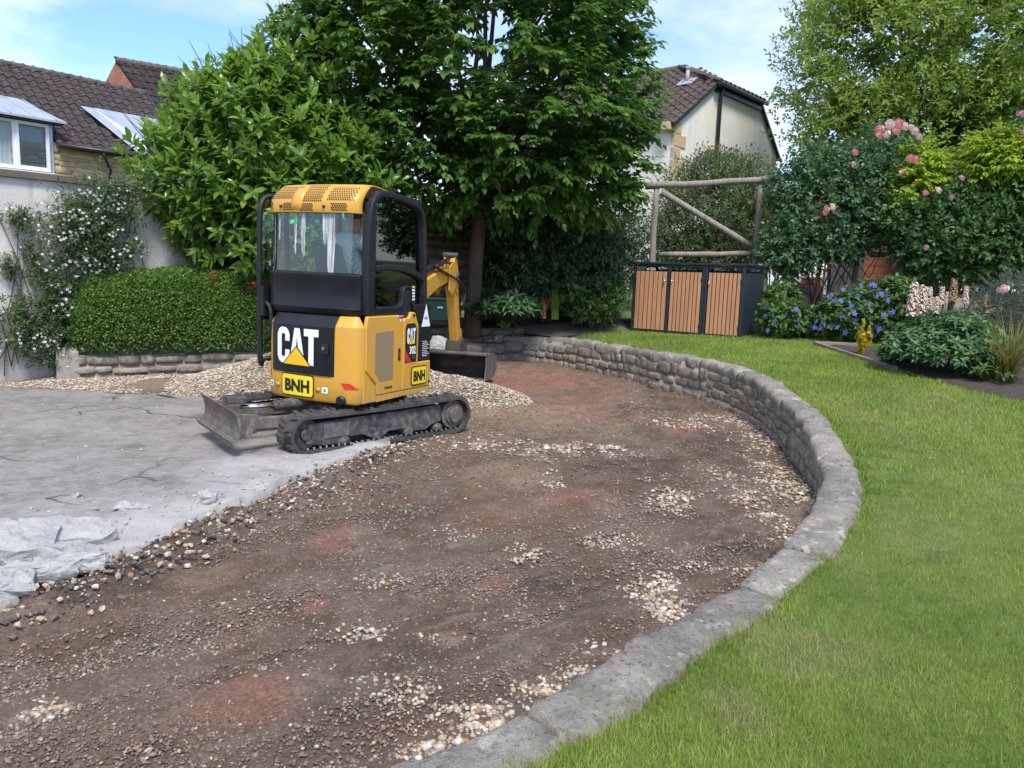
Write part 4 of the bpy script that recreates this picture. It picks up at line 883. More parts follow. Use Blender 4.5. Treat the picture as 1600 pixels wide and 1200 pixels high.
m = MB(); m.box((rbx(-.235)-.022, -.235, .895), (.03, .075, .10)); lk = m.build('lock_recess', M_bmat, cw, False, .01)
m = MB(); m.cyl((rbx(-.235)-.03, -.235, .905), (rbx(-.235)-.05, -.235, .905), .016, 12); upart(m.build('rear_lock', M_shiny, ex))
def bnh_plate(cx, cz, w, h, fn, cuts):
    V, F = poly_mesh([[(a+cx, b+cz) for a, b in rrect(w+.02, h+.02, .03)]]); o = upart(decal('name_plate', V, F, fn(.008), M_ink, ex, cuts))
    V, F = poly_mesh([[(a+cx, b+cz) for a, b in rrect(w, h, .025)]]); decal('plate_face', V, F, fn(.0105), M_sign, o, cuts)
    V, F, tw_, th_ = text_mesh('BNH', h*.80, .007, 1.0, 1.0); sc = w*.80/tw_
    decal('plate_lettering', [(a*sc+cx, b+cz) for a, b in V], F, fn(.013), M_ink, o, cuts)
bnh_plate(-.085, .545, .37, .185, fn_r, CUTS)
V, F = poly_mesh([[(.385, .607), (.47, .607), (.535, .555), (.42, .555)]]); upart(decal('red_reflector', V, F, fn_r(.006), M_red, ex, CUTS+[.42, .44, .46, .48, .49, .51, .52, .53]))
V, F = poly_mesh([[(-.49, .66), (-.455, .66), (-.455, .60), (-.49, .60)]]); upart(decal('red_reflector', V, F, fn_r(.006), M_red, ex, CUTS))
for a_ in (.225, -.43):
    V, F = poly_mesh([[(a_-.03, .50), (a_+.03, .50), (a_+.03, .555), (a_-.03, .555)]]); st_ = upart(decal('sticker', V, F, fn_r(.006), M_white, ex))
    V, F = poly_mesh([[(a_-.015, .515), (a_+.015, .515), (a_+.012, .54), (a_-.01, .54)]]); decal('sticker_print', V, F, fn_r(.008), M_green, st_)
for a_ in (.15, -.335):
    m = MB(); m.cyl((rbx(a_)+.01, -a_, .525), (rbx(a_)-.012, -a_, .525), .02, 14); upart(m.build('lifting_plug', M_yel, ex, True))
m = MB(); m.tube([(rbx(.39)+.06, -.39, .455), (rbx(.39)-.035, -.39, .45)], .042, 16, True); e_ = upart(m.build('exhaust_outlet', M_bmat, ex, True))
m = MB(); m.cyl((rbx(.39)-.030, -.39, .45), (rbx(.39)-.0375, -.39, .4495), .033, 14); m.build('exhaust_bore', M_ink, e_)
# ---- right side doors (y = -BY), profile in (x, z)
fs = lambda off: (lambda a, b: Vector((a, -BY-off, b)))
def side_panel(name, poly, mat, th=.03, off=.0, parent=ex, bevel=.012, sd=-1):
    m = MB(); m.prism(poly, sd*(BY-th), sd*(BY+off), lambda a, b, h: Vector((a, h, b))); o = m.build(name, mat, parent, False, bevel)
    return upart(o) if parent is ex else o
m = MB()                                                                     # dark inner box behind the panels
m.box((-.03, .01, .79), (1.02, .98, .70)); m.box((.08, 0, .44), (1.0, .98, .06)); upart(m.build('engine_box', M_bmat, ex, False, .01))
door_p = [(-.565, .715), (-.405, .58), (-.385, .475), (.0, .475), (.0, 1.155), (-.06, 1.20), (-.545, 1.20), (-.567, 1.10)]
sdp = side_panel('engine_side_door', door_p, M_yel, .03, .010)
m = MB(); m.prism([(-.235, .62), (-.10, .60), (-.01, .62), (-.01, 1.06), (-.225, 1.06), (-.235, 1.04)] if False else [(-.43, .69), (-.345, .60), (-.15, .605), (-.15, 1.06), (-.43, 1.05)], -(BY+.004), -(BY+.0125), lambda a, b, h: Vector((a, h, b))); m.build('grille', M_grille, sdp)
m = MB(); m.box((-.055, -BY-.012, .83), (.032, .012, .115)); m.build('latch', M_bmat, sdp, False, .005)
m = MB(); m.box((-.055, -BY-.02, .83), (.014, .008, .05)); m.build('latch_button', M_shiny, sdp)
V, F, tw_, th_ = text_mesh('FINNING', .030, .0012); decal('dealer_lettering', [(a-.22, b+.535) for a, b in V], F, fs(.0125), M_ink, sdp)
front_p = [(.01, .475), (.50, .475), (.50, .73), (.272, .73), (.272, 1.09), (.205, 1.22), (.135, 1.225), (.105, 1.17), (.03, 1.165), (.01, 1.14)]
fpn = side_panel('front_side_panel', front_p, M_yel, .03, .012)
V, F = poly_mesh([[(.04, .74), (.04, 1.08), (.065, 1.115), (.20, 1.115), (.235, 1.06), (.235, .74)]]); decal('model_decal', V, F, fs(.0145), M_ink, fpn)
cat_logo(.138, .995, .15, lambda off: fs(off+.001), fpn, None, .50)
V, F, tw_, th_ = text_mesh('302', .10, .004, .72); decal('model_number', [(a+.165, b+.86) for a, b in V], F, fs(.017), M_white, fpn)
V, F, tw_, th_ = text_mesh('CR', .055, .002, .8); decal('model_suffix', [(a+.19, b+.79) for a, b in V], F, fs(.017), M_shiny, fpn)
V, F = poly_mesh([[(.04, .765), (.04, .87), (.145, .742), (.10, .742)]]); decal('red_flash', V, F, fs(.017), M_red, fpn)
bnh_side = lambda off: fs(off+.012)
bnh_plate(.285, .60, .26, .165, bnh_side, None)
for (a_, b_) in ((.215, .515), (.475, .52), (.175, 1.19)):
    m = MB(); m.cyl((a_, -BY-.008, b_), (a_, -BY-.02, b_), .014, 10); m.build('bolt', M_bmat, fpn)
blk_p = [(.285, .745), (.50, .745), (.50, 1.30), (.20, 1.30), (.20, 1.24), (.285, 1.10)]
bpn = side_panel('black_side_panel', blk_p, M_bpan, .03, .006)
V, F = poly_mesh([[(.315, 1.075), (.475, 1.075), (.395, 1.30)]]); tr_ = decal('warning_triangle', V, F, fs(.012), M_white, bpn)
V, F, tw_, th_ = text_mesh('NO', .035, .001); decal('triangle_print', [(a+.395, b+1.16) for a, b in V], F, fs(.014), M_ink, bpn)
m = MB()
for k in range(9):
    V, F = poly_mesh([[(.34, .93-.018*k), (.36+.06*((k*7) % 5)/5+.06, .93-.018*k), (.36+.06*((k*7) % 5)/5+.06, .925-.018*k), (.34, .925-.018*k)]]); m.add([fs(.012)(a, b) for a, b in V], F)
m.build('fine_print', M_white, bpn)
V, F = poly_mesh([[(-.10, 1.195), (.0, 1.195), (-.05, 1.13)]]); lt = decal('red_label', V, F, fs(.0135), M_white, sdp)
V, F = poly_mesh([[(-.09, 1.19), (-.01, 1.19), (-.025, 1.165), (-.075, 1.165)]]); decal('red_label_print', V, F, fs(.0155), M_red, sdp)
# lower yellow skirt and left side
m = MB(); m.prism([(-.39, .415), (.48, .43), (.52, .47), (.52, .473), (-.39, .473)], -BY+.02, -BY-.006, lambda a, b, h: Vector((a, h, b))); upart(m.build('skirt', M_yel, ex, False, .006))
side_panel('left_side_panel', [(-.34, .45), (.52, .45), (.52, .90), (-.34, 1.16)], M_yel, .03, -.035, sd=1)
# ---- cab
CR0, CR1 = -.505, .515                                                       # right / left plane of the cab
RCp = [(-.505, -.40), (-.49, -.505), (-.45, -.575), (-.39, -.615), (-.25, -.645), (-.05, -.66), (.15, -.66), (.33, -.65), (.44, -.635), (.505, -.60), (.53, -.55), (.535, -.46)]
_cy = np.array([p[0] for p in RCp]); _cx = np.array([p[1] for p in RCp])
def rcx(y): return float(np.interp(y, _cy, _cx))
ysr = np.linspace(-.505, .535, 25)
def rear_rows(levels, y0=-.505, y1=.535, n=24):
    Y_ = np.linspace(y0, y1, n+1); return [[Vector((rcx(y)+ins, y*(1-abs(ins)*.0), z)) for y in Y_] for z, ins in levels]
m = MB(); m.grid(rear_rows([(1.205, .05), (1.215, .02), (1.24, .006), (1.255, -.004), (1.27, .004), (1.52, .0), (1.535, -.008), (1.545, -.008), (1.555, .004)])); o = upart(smooth_by_angle(m.build('rear_lower_panel', M_bpan, ex), 30))
sol = o.modifiers.new('thick', 'SOLIDIFY'); sol.thickness = .02; sol.offset = 1
for a_ in (-.33, -.22):
    m = MB(); m.cyl((rcx(a_)-.0, a_, 1.235), (rcx(a_)-.016, a_, 1.235), .011, 8); m.build('bolt', M_bmat, o)
m = MB(); m.grid(rear_rows([(1.55, .008), (2.09, .022)], -.405, .534)); rwn = upart(m.build('rear_window', M_cabg, ex, True))
for (y0, w, zb) in [(.395, .022, 1.84), (.195, .03, 1.72), (.10, .055, 1.70), (-.135, .042, 1.80), (-.205, .085, 1.52), (.45, .010, 1.66)]:
    n = 10; rr_ = random.Random(int(y0*1000)+9); rows = []
    for k in range(n+1):
        z = 2.085-(2.085-zb)*k/n; f_ = k/n; wj = w*(1-.45*f_**3)*(1 if k < n else .35); off = rr_.uniform(-.004, .004)-.012*f_
        rows.append([Vector((rcx(y)+.008+.014*(z-1.55)/.54-.004, y, z)) for y in (y0+wj/2+off, y0+off, y0-wj/2+off)])
    m = MB(); m.grid(rows); m.build('white_smear', M_smear, rwn)
V, F = poly_mesh([[(-.265, 1.985), (-.18, 1.985), (-.18, 2.03), (-.265, 2.03)]]); fcab = lambda off: (lambda a, b: Vector((rcx(-a)+.008+.014*(b-1.55)/.54-off, -a, b)))
es = decal('exit_sticker', V, F, fcab(.004), M_green, rwn)
V, F = poly_mesh([[(-.245, 1.995), (-.235, 1.995), (-.222, 2.02), (-.232, 2.02)], [(-.225, 2.005), (-.20, 2.005), (-.20, 2.011), (-.225, 2.011)]]); decal('exit_pictogram', V, F, fcab(.006), M_white, rwn)
# roof fascia with vents
def roof_pt(y, f_):                                                          # f 0..1 up the fascia
    z = 2.085+.255*f_; ins = -.012+.0*f_ if f_ < .35 else -.012+.15*((f_-.35)/.65)**1.7
    if f_ < .35: ins = -.012-.006*math.sin(f_/.35*PI)
    yy = .005+(y-.005)*(1.0 if f_ < .4 else 1-.05*((f_-.4)/.6)**2); return Vector((rcx(y)+ins, yy, z))
yr = np.linspace(-.475, .535, 31); fl_ = [0, .02, .15, .33, .36, .45, .6, .75, .86, .94, 1.0]
rows = [[roof_pt(y, f_) for y in yr] for f_ in fl_]
topz = 2.355; rows.append([Vector((p.x+.09, p.y*.93, topz)) for p in rows[-1]]); rows.append([Vector((.30, p.y*.98, topz-.06)) for p in rows[-1]])
m = MB(); m.grid(rows); rf_ = upart(smooth_by_angle(m.build('roof', M_yel, ex), 40)); so = rf_.modifiers.new('thick', 'SOLIDIFY'); so.thickness = .012; so.offset = -1
def fnorm(y, f_):
    a = roof_pt(y+.01, f_)-roof_pt(y-.01, f_); b = roof_pt(y, min(1, f_+.02))-roof_pt(y, max(0, f_-.02)); n_ = b.cross(a).normalized(); return n_ if n_.x < 0 else -n_
m = MB(); cell = .0215; areas = [(.18, .44, .50, .97, 1), (-.115, .105, .40, .97, 1), (-.42, -.18, .45, .93, 1), (.20, .315, .10, .34, 0), (-.03, .10, .08, .34, 0), (-.37, -.225, .10, .34, 0), (.46, .505, .15, .40, 0), (.455, .50, .5, .9, 1)]
for (y0, y1, f0, f1, big) in areas:
    j = 0; ff = f0
    while ff <= f1:
        yy = y0+(cell/2 if j % 2 else 0)
        while yy <= y1:
            p = roof_pt(yy, ff); nn = fnorm(yy, ff); t = nn.cross(Vector((0, 0, 1))).normalized(); b = t.cross(nn); c_ = p+nn*.0025
            m.add([c_+(t*math.cos(q*PI/3)+b*math.sin(q*PI/3))*.0082 for q in range(6)], [(0, 1, 2, 3, 4, 5)]); yy += cell
        j += 1; ff += cell*.866/.27
tag(m.build('vent_holes', M_ink, rf_), kind='stuff')
m = MB(); rows = []
for k in range(9):
    f_ = .10+.80*k/8; w = .062*(1 if f_ < .72 else math.sqrt(max(.05, 1-((f_-.72)/.2)**2))); rows.append([roof_pt(y, f_)+fnorm(y, f_)*(.016 if i in (1, 2, 3) and k not in (0, 8) else .001) for i, y in enumerate((.145+w, .145+w*.85, .145, .145-w*.85, .145-w))])
m.grid(rows); m.build('roof_hatch', M_yel, rf_, True)
for y_ in (.335, -.155):
    p = roof_pt(y_, .2); nn = fnorm(y_, .2); m = MB(); m.cyl(p-nn*.005, p+nn*.012, .013, 10); m.build('roof_bolt', M_bmat, rf_)
# right side frame: heavy outer hoop, door beam, windows
ys_ = CR0; hoop = [(-.50, 1.20), (-.515, 1.5), (-.51, 1.9), (-.49, 2.10), (-.44, 2.215), (-.35, 2.275), (-.2, 2.285), (.05, 2.265), (.22, 2.235), (.31, 2.18), (.355, 2.08), (.375, 1.9), (.40, 1.5), (.42, 1.15)]
hp_ = catmull([(a, 0, b) for a, b in hoop], .04)
def flat_tube(P, wy, wz):                                                    # rectangular section hoop in the xz plane, width wy across y
    V = []; n = len(P)
    for i, p in enumerate(P):
        t = (P[min(i+1, n-1)]-P[max(i-1, 0)]).normalized(); q = Vector((t.z, 0, -t.x))
        for a, b in ((-1, -1), (1, -1), (1, 1), (-1, 1)): V.append(p+q*(a*wz/2)+Vector((0, b*wy/2, 0)))
    F = [(i*4+k, i*4+(k+1) % 4, i*4+4+(k+1) % 4, i*4+4+k) for i in range(n-1) for k in range(4)]+[(3, 2, 1, 0), tuple((n-1)*4+k for k in range(4))]
    return V, F
cfm = MB()
for yy, wz in ((CR0+.0, .058),):
    V, F = flat_tube([Vector((p.x, yy, p.z)) for p in hp_], .075, wz); cfm.add(V, F)
cfm.box((-.455, CR0+.01, 1.70), (.13, .05, .98)); cfm.bar((-.42, CR1-.02, 1.2), (-.42, CR1-.02, 2.2), .05, .05); cfm.bar((.38, CR1-.02, 1.2), (.34, CR1-.02, 2.2), .06, .06); cfm.bar((-.42, CR1-.02, 2.2), (.34, CR1-.02, 2.2), .06, .06); cfm.bar((.34, CR0, 2.2), (.34, CR1, 2.2), .06, .06); cfm.box((0, 0, 1.2), (.86, 1.0, .05))
cf = upart(cfm.build('cab_frame', M_bmat, ex, False, .016, 3))
m = MB(); V, F = flat_tube(catmull([(-.40, CR0-.005, 1.62), (-.2, CR0-.005, 1.635), (.05, CR0-.005, 1.625), (.25, CR0-.005, 1.585), (.40, CR0-.005, 1.53)], .05), .055, .055); m.add(V, F); m.build('window_beam', M_bmat, cf, False, .012)
m = MB(); V, F = flat_tube(catmull([(-.38, CR0-.003, 1.26), (-.05, CR0-.003, 1.27), (.02, CR0-.003, 1.30), (.035, CR0-.003, 1.38), (.06, CR0-.003, 1.45), (.13, CR0-.003, 1.455), (.165, CR0-.003, 1.42), (.175, CR0-.003, 1.32), (.22, CR0-.003, 1.285), (.42, CR0-.003, 1.28)], .03), .05, .03); m.add(V, F); m.build('window_trim', M_bmat, cf, False, .008)
m = MB(); m.box((.10, CR0-.0, 1.30), (.12, .05, .27)); m.build('fuel_filler_recess', M_ink, cf, False, .02)
m = MB(); m.prism([(-.40, 1.27), (.40, 1.27), (.38, 1.9), (.345, 2.08), (.30, 2.17), (.21, 2.225), (.05, 2.25), (-.2, 2.27), (-.34, 2.26), (-.42, 2.20), (-.45, 2.1), (-.44, 1.6)], CR0+.018, CR0+.022, lambda a, b, h: Vector((a, h, b))); sw_ = upart(m.build('side_window', M_cabg, ex))
for k, zz in enumerate((1.46, 1.43, 1.40, 1.37, 1.34)):
    m = MB(); m.box((.255, CR0+.012, zz), (.045, .004, .02)); m.build('window_label', M_sign if k == 0 else M_white, sw_)
m = MB(); m.prism([(-.42, 1.2), (.40, 1.2), (.40, 1.28), (-.42, 1.28)], CR0-.012, CR0+.02, lambda a, b, h: Vector((a, h, b))); m.build('lower_sill', M_bmat, cf)
m = MB(); m.add([(.385, -.46, 1.22), (.385, .47, 1.22), (.33, .47, 2.17), (.33, -.46, 2.17)], [(0, 1, 2, 3)]); fwn = upart(m.build('front_window', M_cabg, ex))
m = MB(); m.tube([(.372, -.02, 1.25), (.35, -.2, 1.75)], .012, 6); m.build('wiper', M_bmat, fwn)
m = MB(); m.box((.30, 0, 2.27), (.2, .95, .04)); m.build('roof_front', M_bmat, cf, False, .01)
# hinged-back door on the left
dr_pts = [(-.72, 1.0), (-.74, 1.5), (-.72, 2.0), (-.68, 2.13), (-.58, 2.2), (-.42, 2.2)]
DY = CR1+.09
m = MB(); loop = catmull([(-.52, DY-.05, .73), (-.61, DY, .73), (-.648, DY, .70), (-.655, DY, 1.4), (-.652, DY, 2.02), (-.63, DY, 2.16), (-.575, DY, 2.225), (-.50, DY-.03, 2.24), (-.38, DY-.06, 2.235)], .05)
m.tube([tuple(p) for p in loop], .025, 8); m.tube([(-.52, DY-.05, .73), (-.38, DY-.06, .76), (-.36, DY-.06, 1.3), (-.37, DY-.06, 2.235)], .026, 8); dr = upart(m.build('cab_door', M_bmat, ex, True))
m = MB(); m.add([(-.648, DY, .76), (-.38, DY-.06, .76), (-.38, DY-.06, 2.22), (-.61, DY, 2.2), (-.648, DY, 2.1)], [(0, 1, 2, 3, 4)]); m.build('door_glass', M_cabg, dr)
m = MB(); m.add([(-.645, DY+.004, 1.10), (-.38, DY-.056, 1.10), (-.38, DY-.056, 1.40), (-.60, DY-.02, 1.44), (-.645, DY+.004, 1.34)], [(0, 1, 2, 3, 4)]); m.box((-.64, DY-.02, 1.28), (.06, .08, .28)); m.build('door_panel', M_bmat, dr)
m = MB(); m.tube(catmull([(-.64, DY-.06, .92), (-.64, DY-.12, .98), (-.64, DY-.12, 1.2), (-.64, DY-.06, 1.27)], .03), .018, 8); m.build('door_handle', M_bmat, dr, True)
for zz in (1.62, 1.82):
    m = MB(); m.box((-.575, CR1+.03, zz), (.04, .03, .04)); m.build('door_hinge', M_shiny, dr, False, .008)
# ---- inside of the cab
M_seat = plain('seat_fabric', (.035, .036, .04), .85, var=.3)
m = MB(); m.box((-.10, .0, 1.33), (.46, .46, .12)); st = upart(m.build('seat', M_seat, ex, False, .04, 3))
m = MB(); P = [(-.34, 1.32), (-.41, 1.6), (-.44, 1.78), (-.40, 1.84), (-.33, 1.80), (-.27, 1.4)]
m.prism(P, -.19, .19, lambda a, b, h: Vector((a, h*(1.0 if b < 1.6 else .72 if b < 1.8 else .5), b))); m.build('seat_back', M_seat, st, False, .03, 3)
m = MB(); m.prism([(-.415, 1.60), (-.455, 1.77), (-.43, 1.79), (-.39, 1.62)], -.15, .15, lambda a, b, h: Vector((a-.012, h*(1 if b < 1.7 else .8), b))); m.build('seat_shell', M_bmat, st, False, .012)
for s_ in (-1, 1):
    m = MB(); m.box((.08, s_*.33, 1.36), (.36, .13, .24)); cs = upart(m.build('console', M_bmat, ex, False, .03))
    m = MB(); m.tube([(.17, s_*.33, 1.46), (.19, s_*.33, 1.60)], .013, 8); m.tube([(.185, s_*.33, 1.56), (.20, s_*.33, 1.66)], .026, 10); m.build('joystick', M_bmat, cs, True)
m = MB(); m.box((.30, -.36, 1.50), (.10, .12, .30)); upart(m.build('dashboard', M_bmat, ex, False, .03))
# ---- boom, stick, bucket (x forward)
BYc = 0.0; AX = 1.02; ARM = Matrix.Rotation(rad(77.0)-HEAD, 4, 'Z') @ Matrix.Diagonal((1, 1, .93, 1))
def apart(o): o.matrix_local = ARM; return o
def bxz(pts, w, name, mat, parent=None, y=BYc, bev=.012):
    m = MB(); m.prism(pts, y-w/2, y+w/2, lambda a, b, h: Vector((a, h, b))); o = m.build(name, mat, parent or ex, False, bev); return o if parent else apart(o)
m = MB(); m.box((.62, BYc, .62), (.34, .34, .30)); m.cyl((.78, BYc, .45), (.78, BYc, .85), .10, 16); apart(m.build('swing_post', M_yel2, ex, False, .02))
bxz([(.72, .50), (.92, .50), (1.0, .72), (1.25, 1.06), (1.7, 1.33), (2.3, 1.52), (2.82, 1.62), (2.80, 1.78), (2.3, 1.74), (1.6, 1.56), (1.08, 1.22), (.78, .80)], .15, 'boom', M_yel, None)
# boom head: two cheek plates that carry the stick pin
hd = None
for s_ in (-1, 1):
    o = bxz([(2.620, 1.48), (2.760, 1.40), (2.920, 1.55), (3.000, 1.72), (2.920, 1.80), (2.740, 1.86), (2.620, 1.80)], .016, 'boom_head_plate', M_yel, None, BYc+s_*.095, .004)
m = MB(); m.cyl((1.75, BYc, 1.70), (2.45, BYc, 1.84), .045, 14); m.cyl((2.4, BYc, 1.83), (2.94, BYc, 1.93), .024, 12); apart(m.build('stick_cylinder', M_bmat, ex, True))
sk = bxz([(2.880, 1.92), (2.980, 1.95), (3.070, 1.80), (3.150, 1.45), (3.350, .74), (3.290, .68), (3.210, .70), (3.000, 1.38), (2.880, 1.62), (2.820, 1.70)], .125, 'stick', M_yel2)
m = MB(); m.cyl((2.950, BYc-.12, 1.69), (2.950, BYc+.12, 1.69), .045, 14); m.build('stick_pin', M_und, sk, True)
for s_ in (-1, 1):
    m = MB(); m.prism([(2.860, 1.86), (2.940, 1.99), (2.990, 1.98), (3.120, 1.60), (3.080, 1.42), (3.000, 1.45), (2.960, 1.72)], BYc+s_*.07-.007, BYc+s_*.07+.007, lambda a, b, h: Vector((a, h, b))); m.build('stick_cheek', M_yel, sk, False, .004)
m = MB(); m.cyl((2.940, BYc-.10, 1.97), (2.940, BYc+.10, 1.97), .04, 14); m.build('stick_head_pin', M_und, sk, True)
m = MB(); m.cyl((2.940, BYc, 1.72), (3.110, BYc, 1.66), .05, 14); m.cyl((2.810, BYc+.02, 1.60), (2.950, BYc+.0, 1.66), .062, 14); m.build('boom_ram_end', M_hose, sk, True)
m = MB(); m.tube([(3.180, BYc, 1.62), (3.300, BYc, 1.2)], .040, 12); m.tube([(3.300, BYc, 1.2), (3.420, BYc, .82)], .024, 10); apart(m.build('bucket_cylinder', M_yel2, ex, True))
for k, yy in enumerate((-.05, -.02)):
    P = catmull([(2.920, BYc+yy, 1.76), (3.040, BYc+yy, 1.86), (2.13+.02*k, BYc+yy-.05, 1.80), (3.220, BYc+yy-.06, 1.55), (3.280, BYc+yy-.05, 1.25), (3.320, BYc+yy-.03, 1.08)], .04); m = MB(); m.tube([tuple(p) for p in P], .013, 8); apart(m.build('hydraulic_hose', M_hose, ex, True))
m = MB(); m.box((3.300, BYc-.09, 1.12), (.05, .05, .10)); m.box((3.260, BYc-.08, 1.27), (.03, .03, .05)); apart(m.build('hose_bracket', M_shiny, ex, False, .006))
bxz([(3.380, .86), (3.440, .90), (3.520, .62), (3.480, .58), (3.420, .62)], .08, 'bucket_link', M_yel2, None)
# quick hitch caked in mud
m = MB(); m.prism([(3.180, .72), (3.320, .78), (3.520, .66), (3.560, .50), (3.420, .42), (3.220, .46), (3.140, .58)], BYc-.11, BYc+.11, lambda a, b, h: Vector((a, h, b))); apart(m.build('quick_hitch', M_mud, ex, False, .03, 3))
m = MB(); BW = .52; sec = []
for k in range(13):
    a = rad(100+ (330-100)*k/12); 
prof_k = [(3.040, .455), (3.240, .475), (3.440, .46), (3.560, .40), (3.620, .30), (3.600, .19), (3.500, .11), (3.360, .085), (3.180, .08), (3.000, .085)]
rows = [[Vector((a, s_, b+.09)) for a, b in prof_k] for s_ in np.linspace(BYc-BW, BYc+BW, 5)]; m.grid(rows); bk_ = apart(m.build('bucket', M_steel, ex, True)); so = bk_.modifiers.new('thick', 'SOLIDIFY'); so.thickness = .014
for s_ in (-1, 1):
    m = MB(); m.prism(prof_k+[(3.050, .30)], BYc+s_*BW-.008, BYc+s_*BW+.008, lambda a, b, h: Vector((a, h, b+.09))); m.build('bucket_side', M_steel, bk_, False, .003)
m = MB(); m.box((2.980, BYc, .175), (.10, BW*2+.02, .022)); m.build('cutting_edge', M_steel, bk_, False, .004)
m = MB(); m.box((3.060, BYc, .565), (.09, BW*2+.02, .035)); m.build('top_edge', M_steel, bk_, False, .006)
m = MB(); m.tube([tuple(p) for p in catmull([(.85, BYc+.08, .9), (1.1, BYc+.09, 1.3), (1.7, BYc+.09, 1.62), (2.75, BYc+.09, 1.85)], .05)], .015, 8); apart(m.build('boom_hose', M_hose, ex, True))
m = MB(); m.cyl((.80, BYc, .62), (1.12, BYc, 1.02), .055, 14); m.cyl((1.10, BYc, 1.0), (1.35, BYc, 1.25), .03, 12); apart(m.build('boom_cylinder', M_bmat, ex, True))
# ================================================================== GARDEN STRUCTURES
def sheet(name, poly, off, mat, cuts=5, zf=None, bump=0.0, seed=1):
    bm = bmesh.new(); f_ = bm.faces.new([bm.verts.new((p[0], p[1], 0)) for p in poly]); bmesh.ops.triangulate(bm, faces=[f_])
    for _ in range(cuts): bmesh.ops.subdivide_edges(bm, edges=[e_ for e_ in bm.edges if e_.calc_length() > .35], cuts=1, use_grid_fill=True); bmesh.ops.triangulate(bm, faces=bm.faces[:])
    xs = np.array([v_.co.x for v_ in bm.verts]); ys_2 = np.array([v_.co.y for v_ in bm.verts]); zs = (lawn_z(xs, ys_2) if zf is None else zf(xs, ys_2))+off
    zs = zs+bump*(fbm(xs*3, ys_2*3, seed, 4)-.3)
    for v_, z_, b_ in zip(bm.verts, zs, [v2.is_boundary for v2 in bm.verts]): v_.co.z = z_ - (.03 if b_ else 0)
    bmesh.ops.recalc_face_normals(bm, faces=bm.faces)
    me = bpy.data.meshes.new(name); bm.to_mesh(me); bm.free(); me.polygons.foreach_set('use_smooth', [True]*len(me.polygons)); me.materials.append(mat); return link(name, me)
def inpoly(x, y, poly):
    ins = np.zeros(x.shape, bool); n = len(poly); j = n-1
    for i in range(n):
        xi, yi = poly[i]; xj, yj = poly[j]
        c_ = ((yi > y) != (yj > y)) & (x < (xj-xi)*(y-yi)/(yj-yi+1e-12)+xi); ins ^= c_; j = i
    return ins
def pxpoly(L, z): return [tuple(at(u, v, z)[:2]) for u, v in L]
BED_A = pxpoly([(1274, 546), (1330, 559), (1400, 577), (1500, 600), (1580, 614), (1680, 626)], .58)+pxpoly([(1760, 560), (1600, 553), (1420, 550), (1340, 549)], .60)
BED_B = pxpoly([(1186, 517), (1290, 528), (1400, 535), (1470, 538), (1640, 545), (1800, 550)], .66)+[(14, 16), (12, 19), (5.0, 19), (4.2, 15.2)]
PATH = [(-.75, 13.98), (.05, 13.86), (.45, 13.55), (.76, 13.27), (2.10, 14.22), (2.32, 14.9), (.5, 14.45), (-.8, 14.2)]
BED_T = [(-2.7, 13.3), (-1.5, 13.7), (.5, 14.2), (2.3, 14.85), (4.2, 15.2), (4.6, 16.2), (3, 15.4), (-2.7, 13.9)]
M_bed = surf('bed_soil', [(.035, .026, .02), (.065, .05, .038), (.10, .08, .06)], 14, 7, .95, .9, 60, .02, coord='World')
M_path = surf('gravel_path', [(.10, .085, .07), (.17, .148, .125), (.24, .215, .185)], 40, 6, .95, .9, 90, .02, coord='World')
tag(sheet('flower_bed', BED_A, .02, M_bed, 5, None, .05, 3), kind='structure')
tag(sheet('pergola_bed', BED_B, .02, M_bed, 4, None, .05, 4), kind='structure')
tag(sheet('garden_path', PATH, .03, M_path, 5, None, .02, 5), kind='structure')
tag(sheet('shade_bed', BED_T, .04, M_bed, 4, None, .08, 6), kind='structure')
q = [LA+LN*.06, LB+LN*.06, LB+LN*1.6, LA+LN*1.2]
tag(sheet('hedge_bed', [tuple(x) for x in q], .34, M_bed, 3, lambda a, b: a*0, .03, 7), kind='structure')
# ---- bin store
def woodmat(name, cols, grain=(40, 40, 1.6), rough=.6):
    g = G(name); v = g.co('Object', grain); oi = g.n('ShaderNodeObjectInfo').outputs['Random']
    v2 = g.n('ShaderNodeVectorMath', {0: v, 1: g.n('ShaderNodeCombineXYZ', {0: g.f('MULTIPLY', oi, 37.0), 1: g.f('MULTIPLY', oi, 11.0), 2: oi}).outputs[0]}, operation='ADD').outputs[0]
    c = g.ramp(g.noise(v2, 1.0, 6, .65, .6), [(.25+.5*i/max(1, len(cols)-1), x) for i, x in enumerate(cols)])
    c = g.mix(g.f('MULTIPLY', oi, .30), c, tuple(x*.62 for x in cols[-1]))
    return g.out(g.pbr(c, rough, 0, .3, g.bump(g.noise(v2, 2.2, 5, .6), .25, .004)))
M_slat = woodmat('larch_slats', [(.38, .175, .085), (.53, .26, .13), (.62, .34, .19)])
M_anth = plain('anthracite_metal', (.022, .030, .040), .42, var=.1)
M_grey_wood = woodmat('weathered_pole', [(.15, .13, .105), (.26, .235, .195), (.34, .315, .27)], (14, 14, 1.2), .9)
ef = Vector((.798, -.603, 0)); eb = Vector((.603, .798, 0)); BW_, BH_, BD_ = 2.08, 1.25, .92
bs = empty('bin_store', (2.14, 14.15, .655), math.atan2(ef.y, ef.x), 'dark grey metal bin store with three slatted wood doors on the lawn', 'bin store')
P_ = .045
m = MB()
for x0 in (0, .685, 1.335, 1.385, BW_-P_): m.box((x0+P_/2, P_/2, BH_/2-.01), (P_, P_, BH_-.04))
for x0 in (P_/2, BW_-P_/2): m.box((x0, BD_-P_/2, BH_/2-.01), (P_, P_, BH_-.04))
for z in (.03, BH_-.065): m.box((BW_/2, P_/2+.004, z), (BW_-.004, P_-.01, .04))
